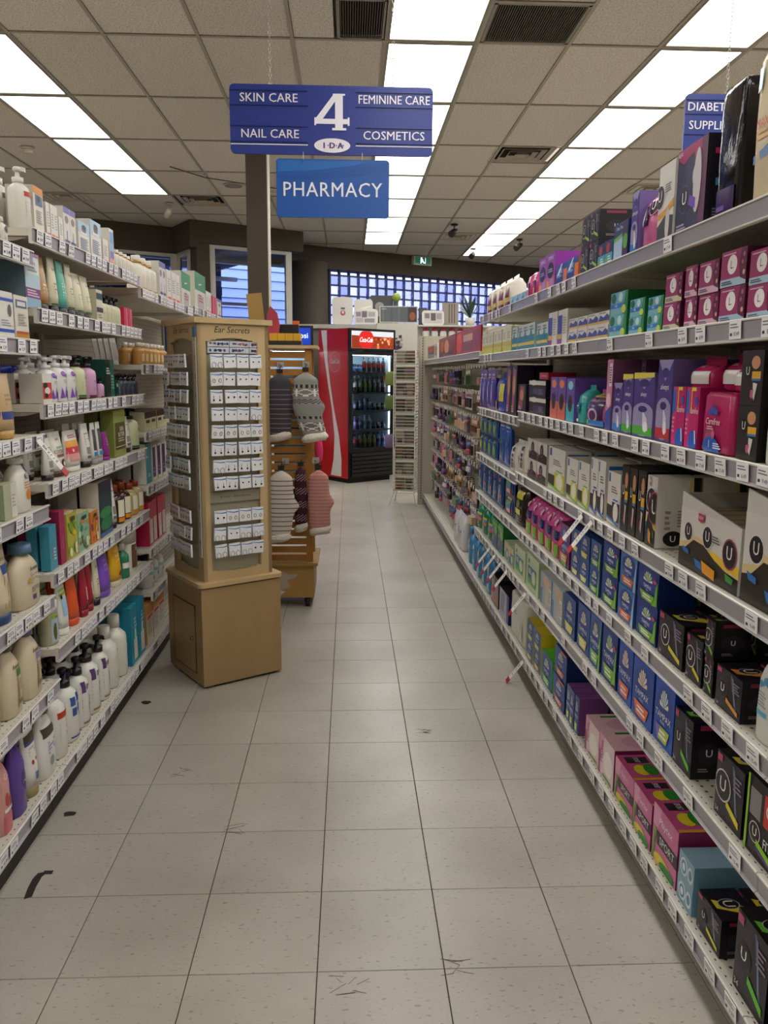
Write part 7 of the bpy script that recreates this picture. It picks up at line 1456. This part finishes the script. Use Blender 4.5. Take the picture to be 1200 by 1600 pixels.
ck = cooler('black glass-door drink cooler with red side and white ribbon', ck_loc, CA, .76, .66, 1.967, '#b81f22', '#c9ccd6', coke_text)
# printed side: red sheet with a white ribbon and a ring
mb = MB(); Dq = .66
S = lambda y, z, k=1: (-.0012*k, y, z)
mb.poly([S(.035,.075),S(.035,1.955),S(Dq-.002,1.955),S(Dq-.002,.075)], mat('#ad1c20',.28))
Lf = [(1.955,.60),(1.6,.53),(1.25,.45),(.95,.37),(.6,.315),(.3,.335),(.08,.40)]; Rt = [(1.955,.475),(1.6,.465),(1.25,.40),(.95,.325),(.6,.215),(.3,.165),(.08,.17)]
for (za,la),(zb,lb),(_,ra),(_,rb) in zip(Lf[:-1],Lf[1:],Rt[:-1],Rt[1:]): mb.poly([S(ra,za,2),S(la,za,2),S(lb,zb,2),S(rb,zb,2)], mat('#cfcac8',.3))
n = 28
for k in range(n):
    a, b = 2*PI*k/n, 2*PI*(k+1)/n; f = lambda an, r: S(.30+r*math.cos(an)*.95, 1.55+r*math.sin(an), 2)
    mb.poly([f(a,.128),f(a,.122),f(b,.122),f(b,.128)], mat('#d88a8c',.3))
mb.text('Coca-Cola', lambda x,y: S(.30-x, 1.56+y, 3), .062, mat('#e8dcdc',.3), .20, .006, .45, .88)
mb.v = [(-abs(x), y, z) for x,y,z in mb.v]; mb.build('side_print', ck)
# bottles and cans
def drink(kind, cap, body, labc, h, r):
    mb = MB(); bm_ = mat(body,.12)
    if kind == 'can': loft(mb, [(0,r*.85,r*.85,2),(h*.06,r,r,2),(h*.9,r,r,2),(h*.97,r*.82,r*.82,2),(h,r*.82,r*.82,2)], bm_, 0, 12); loft(mb, [(h*.25,r*1.01,r*1.01,2),(h*.7,r*1.01,r*1.01,2)], mat(labc,.25), 0, 12)
    else:
        loft(mb, [(0,r*.8,r*.8,2),(h*.05,r,r,2),(h*.35,r*.96,r*.96,2),(h*.62,r,r,2),(h*.8,r*.55,r*.55,2),(h*.9,r*.36,r*.36,2)], bm_, 0, 12)
        loft(mb, [(h*.36,r*1.02,r*1.02,2),(h*.6,r*1.03,r*1.03,2)], mat(labc,.3), 0, 12, capb=False, capt=False); loft(mb, [(h*.9,r*.42,r*.42,2),(h,r*.42,r*.42,2)], mat(cap,.3), 0, 10)
    return mb.mesh('drink_can' if kind == 'can' else 'drink_bottle')
dk = {}
def dr(*a):
    if a not in dk: dk[a] = drink(*a)
    return dk[a]
RM = Matrix.Translation(ck_loc) @ Matrix.Rotation(CA,4,'Z')
rows = [
 (1.4055,'top',[('dark cola can','can','#222','#1b1b2a','#3f5f8c',.12,.031)]*3+[('dark cola bottle with red label','b','#1a1a1a','#1c0f0c','#7a1c1c',.205,.031)]*5),
 (1.1555,'second',[('cola bottle with silver and red label','b','#b9b9bb','#24120e','#c9c4c4',.215,.031)]*3+[('bright green soda bottle','b','#3a9a3a','#2f8a2c','#6ac02c',.215,.031)]*2+[('deep green soda bottle','b','#1f6f3a','#17502a','#c9d0c0',.215,.031)]*2+[('red juice bottle with white label','b','#a8242c','#7a1c20','#c9c4c4',.215,.031)]),
 (.9255,'third',[('dark blue energy can','can','#222','#1c2a5c','#8a9ac0',.135,.029)]*3+[('tall light blue can','can','#222','#3f7ac0','#a9c6e8',.165,.029)]*2+[('small dark can','can','#222','#16203a','#3f6a5a',.10,.029)]*3),
 (.6805,'fourth',[('violet drink bottle','b','#8a8a90','#5a4a80','#b0a0d0',.18,.030)]*3+[('tall white and teal bottle','b','#d9e0e0','#9fc0c4','#3f9aa0',.19,.031)]*2+[('small navy bottle','b','#222','#1c2a44','#7a8a9c',.11,.028)]*3),
 (.4405,'bottom',[('dark bottle with red label','b','#222','#1c1214','#a02c34',.20,.031)]*3+[('lime bottle with dark top','b','#1d1d1d','#6a8a1c','#b0c42c',.20,.031)]*3+[('blue water bottle','b','#2a4a9c','#8ab0d8','#3a5ab0',.20,.031)]*2)]
for z, rn, lst in rows:
    cnt = {}
    for k, (L, kd, cap, body, labc, h, r) in enumerate(lst):
        p = RM @ Vector((.085+k*.0795, .105, z)); o = link('drink_can' if kd == 'can' else 'drink_bottle', dr(kd,cap,body,labc,h,r), None, p)
        tot = sum(1 for q in lst if q[0] == L); cnt[L] = cnt.get(L,0)+1
        tag(o, f"{L}, {rn} cooler shelf"+('' if tot == 1 else f", {['leftmost','second from left','third from left','fourth from left','fifth from left'][cnt[L]-1]} of {['two','three','four','five'][tot-2]}"), 'can' if kd == 'can' else 'bottle', f'drinks on the {rn} cooler shelf')
def pep_text(mb, W, H):
    mb.text('pepsi', lambda x,y: (W*.79+x,-.0062,H-.14+y), .085, mat('#bcd4ff',.3,emit=1.6), .26, .01)
pl_ = Vector((-1.27,10.88,0))
pc = cooler('dark navy drink cooler with blue lit sign behind sock stand', pl_, math.radians(5), .80, .60, 2.02, '#0d1020', '#1238b0', pep_text)

# ================================================================ WIRE RACK
wr = thing('wire_rack', 'tall white wire display rack between the cooler and end panel', 'rack', (.61,8.76,0), math.radians(-14))
M_wire = mat('#c9c5ba',.35,.3); hwx, hwy = .115, .115
for sx in (-1,1):
    for sy in (-1,1):
        mb = MB(); mb.tube([(sx*hwx*1.3,sy*hwy*1.5,.004),(sx*hwx,sy*hwy,.12),(sx*hwx,sy*hwy,1.655)], .005, M_wire, 6); mb.build('leg', wr)
mb = MB()
for k in range(46):
    z = .14+k*.0335
    for a, b in (((-hwx,-hwy,z),(hwx,-hwy,z)),((-hwx,hwy,z),(hwx,hwy,z)),((-hwx,-hwy,z),(-hwx,hwy,z)),((hwx,-hwy,z),(hwx,hwy,z))):
        mb.box((min(a[0],b[0])-.0022,min(a[1],b[1])-.0022,z-.0032),(max(a[0],b[0])+.0022,max(a[1],b[1])+.0022,z+.0032), M_wire)
tag(mb.build('cross_wires', wr), kind='stuff')
trm = MB().box((-hwx+.006,-hwy+.006,0),(hwx-.006,hwy-.006,.004), mat('#a9a498',.4)).mesh('wire_tray')
RW = Matrix.Translation((.61,8.76,0)) @ Matrix.Rotation(math.radians(-14),4,'Z')
gc = ['#8a6844','#6a5a44','#5a3a2c','#9a9284','#5f7440','#34302e','#6a5a70','#4f5f40','#8a8474','#7a5038']
for k in range(9):
    z = .16+k*.168; link('wire_tray', trm, wr, (0,0,z))
    for j in range(2):
        mb = MB(); mb.box((-.046,-.03,0),(.046,.04,.135), pm(gc[(k+j*3)%10],.4)); decals(mb, [('r',.1,.6,.9,.9,gc[(k*3+j+4)%10]),('r',.2,.1,.8,.4,gc[(k+j*5+2)%10])], .092, .135, lambda x,z: -.03, .4)
        o = mb.build('trinket_box', None, RW @ Vector((-.052+j*.104,-.055,z+.0045)), math.radians(-14))
        tag(o, f"small boxed trinket in wire rack, {['bottom','second','third','fourth','fifth','sixth','seventh','eighth','top'][k]} tray, {['left','right'][j]}", 'box', 'boxed trinkets in the wire rack')
for k, (z, c, L) in enumerate(((1.28,'#6a7a3a','olive green pouch hung on left side of wire rack, upper'),(1.03,'#5a6a34','olive green pouch hung on left side of wire rack, lower'),(.62,'#6a5a7a','mauve pouch hung on left side of wire rack'))):
    mb = MB(); mb.rings([ring(zz, rx, ry, 3, 0, 12) for zz, rx, ry in ((0,.05,.004),(.02,.055,.014),(.12,.055,.014),(.15,.045,.003))], pm(c,.6)); o = mb.build('hanging_pouch', None, RW @ Vector((-.16,-.09,z)), -.2); tag(o, L, 'pouch')
    mb = MB(); mb.tube([(.0,0,.145),(.05,0,.15)], .002, M_wire, 4); mb.build('hook', o)

# ================================================================ BACK COUNTER AND WHAT STANDS ON IT
bc = thing('back_cabinet', 'white and grey gondola end behind the coolers', 'cabinet', (0,11.58,0))
MB().box((.385,0,0),(.955,.05,2.10), mat('#cfccc2',.5)).build('white_panel', bc)
MB().box((-1.3,.05,0),(2.2,.55,2.02), mat('#8d897e',.6)).build('body', bc); MB().box((-1.3,-.01,2.02),(.384,.56,2.075), mat('#b9b6ab',.5)).build('top', bc); MB().box((.956,-.01,2.02),(2.2,.56,2.075), mat('#b9b6ab',.5)).build('top', bc); MB().box((.385,.051,2.02),(.955,.56,2.10), mat('#b9b6ab',.5)).build('top', bc)
mb = MB(); rr = random.Random(11)
for k in range(30):
    x, z = .60+rr.random()*.13, 1.70+rr.random()*.22; r = rr.uniform(.012,.03); mb.poly([(x-r,-.002-.0001*k,z-r),(x+r,-.002-.0001*k,z-r*.8),(x+r*.8,-.002-.0001*k,z+r),(x-r*.9,-.002-.0001*k,z+r*.9)], mat(rr.choice(['#4a3a44','#8a6a72','#2a2428','#b09aa0','#6a5058']),.5))
mb.build('collage_print', bc)
def board(name, label, cat, x0, x1, z0, z1, y, col, ops, r=.04, tilt=.14):
    w, h = x1-x0, z1-z0; mb = MB(); slab(mb, rrect(-w/2,0,w/2,h,r,4), 0, .014, pm(col)); decals(mb, ops, w, h, lambda x,z: 0, .35)
    o = mb.build(name, None, ((x0+x1)/2,y,z0)); o.rotation_euler = (-tilt,0,0); tag(o, label, cat); return o
ztp = 2.083
board('white_tray', 'white tray with small red and grey crest, leaning leftmost', 'tray', -.24,.05,ztp,2.46,11.66,'#d6d2ca',[('r',.42,.55,.62,.62,'#5a5a5e'),('e',.52,.42,.12,.1,'#b8383c'),('e',.52,.44,.06,.06,'#d6d2ca')],.05)
board('white_tray', 'plain white tray behind photo tray', 'tray', .07,.33,ztp,2.44,11.72,'#d2cec5',[('p',[(.1,.5),(.9,.7),(.9,.76),(.1,.58)],'#e6e3dc')],.05)
board('photo_tray', 'white tray with grid of small photos, beside cooler top', 'tray', .06,.40,ztp,2.30,11.62,'#d6d3cc',[('r',.08,.08,.92,.88,'#c9c5c2'),('r',.10,.5,.3,.8,'#8a8086'),('r',.34,.45,.55,.85,'#6a5f68'),('r',.6,.5,.88,.8,'#a39aa0'),('r',.12,.12,.4,.42,'#b0a6aa'),('r',.45,.12,.86,.38,'#8a828a')],.05,.2)
board('leaf_picture', 'dark picture with pale leaves behind grey print', 'picture', .30,.62,2.11,2.50,11.78,'#2c2b2a',[('e',.4,.6,.2,.16,'#8a8a80'),('e',.6,.4,.18,.14,'#6a6a60'),('e',.3,.35,.14,.12,'#a09f94')],.01)
board('grey_print', 'wide grey wood print with orange flames at right', 'picture', .42,.96,2.11,2.34,11.64,'#b9b4ac',[('r',.03,.05,.97,.95,'#4f5458'),('r',.08,.1,.12,.9,'#5f656a'),('r',.3,.1,.33,.9,'#42474a'),('r',.5,.1,.52,.9,'#6a7074'),('r',.74,.05,.97,.95,'#2f2624'),('e',.86,.4,.08,.25,'#8a4a2c'),('l',.06,.78,.2,.9,3,'#9aa0a4')],.01)
board('dark_book', 'narrow dark book standing right of grey print', 'book', .975,1.10,ztp,2.33,11.70,'#3a3a3c',[('r',.1,.1,.9,.9,'#4a4a4e')],.01,.2)
board('photo_tray', 'small photo tray left of striped book', 'tray', 1.02,1.33,ztp,2.29,11.63,'#d2cec6',[('r',.08,.1,.92,.85,'#bdb7b4'),('r',.12,.45,.34,.8,'#7a7076'),('r',.4,.3,.62,.82,'#5f555c'),('r',.66,.4,.88,.8,'#9a9094')],.04,.25)
board('striped_book', 'tall taupe book with dark vertical stripes', 'book', 1.31,1.54,ztp,2.40,11.70,'#8d857a',[('r',.4,.1,.46,.95,'#5a4038'),('r',.56,.1,.62,.95,'#5a4038'),('r',.72,.1,.78,.95,'#5a4038')],.01,.12)
mb = MB(); mb.rings([ring(.06+.062*math.cos(PI*(1-k/8)), max(.002,.062*math.sin(PI*k/8)), max(.002,.062*math.sin(PI*k/8)), 2, 0, 16) for k in range(9)], pm('#8fa83c',.5)); o = mb.build('green_ball', None, (.66,11.73,2.40)); tag(o, 'lime green round ornament above the grey print', 'ornament')
mb = MB(); mb.cyl((0,0),.03,-.30,.005,pm('#5a5650')); mb.build('stand', o)
pt = thing('potted_plant', 'dark leafy potted plant at the far right over peg bay', 'plant', (1.72,11.80,ztp))
MB().cyl((0,0),.06,0,.11,pm('#cfcbc2'),16,.075).build('pot', pt)
rr = random.Random(9)
for k in range(16):
    a = rr.uniform(0,2*PI); L = rr.uniform(.22,.44); el = rr.uniform(.7,1.4); mb = MB(); dx, dz = math.cos(el), math.sin(el)
    c0 = Vector((0,0,.10)); pts = [c0+Vector((math.cos(a)*dx*L*s, math.sin(a)*dx*L*s, dz*L*s-.12*s*s*L)) for s in (0,.35,.7,1)]; sd = Vector((-math.sin(a),math.cos(a),0))
    b = len(mb.v); mb.v += [tuple(pts[0]),tuple(pts[1]+sd*.022),tuple(pts[1]-sd*.022),tuple(pts[2]+sd*.026),tuple(pts[2]-sd*.026),tuple(pts[3])]
    mt = pm(rr.choice(['#1f3a24','#2a4a2c','#18301f']),.4)
    for f in ((0,2,1),(1,2,4,3),(3,4,5)): mb.face([b+i for i in f], mt)
    mb.build('leaf', pt)
fs = thing('far_shelf', 'white metal shelf with red-topped dispensers behind right shelving', 'shelf', (1.2,10.0,0))
MB().box((-.36,-.02,1.665),(.50,.2,1.695), mat('#cfcbc2',.45)).build('shelf_board', fs); MB().box((-.36,.2,0),(.50,.23,2.0), mat('#c4c0b6',.5)).build('back_panel', fs); MB().box((-.36,-.02,1.97),(.5,.2,1.985), mat('#cfcbc2',.45)).build('shelf_board', fs)
for k in range(5):
    p = thing('dispenser_bottle', f"white dispenser bottle with red top, {['leftmost','second from left','middle','fourth from left','rightmost'][k]} of five on far shelf", 'bottle', (.93+k*.105,10.06,1.6955), 0, 'red-topped dispensers on the far shelf')
    mb = MB(); loft(mb, [(0,.038,.03,4),(.01,.042,.034,4),(.20,.042,.034,4),(.225,.036,.03,4)], pm('#d2d3d0',.3), 0, 14); mb.build('body', p); mb = MB(); loft(mb, [(.226,.036,.03,3),(.25,.034,.028,3),(.262,.018,.016,2)], pm('#b01f44',.3), 0, 12); mb.build('cap', p); MB().box((-.038,-.0365,.10),(.038,-.0345,.106), pm('#4a4a4c')).build('label_line', p)

# leaflets leaning at the back of the far left bay
for k in range(4):
    o = simple('leaflet', f"white leaflet leaning in the third left bay, {['nearest','second nearest','third nearest','farthest'][k]} of four", 'leaflet', (-.05,0,0),(.05,.003,.21), '#cfccc4', (-1.13+k*.006, 3.80+k*.07, 1.4425), PI/2, 'leaflets in the third left bay', [('r',.1,.1,.9,.5,'#a9a69e'),('l',.1,.6,.9,.9,4,'#77746e')])
    o.rotation_euler = (-.16, .0, PI/2)
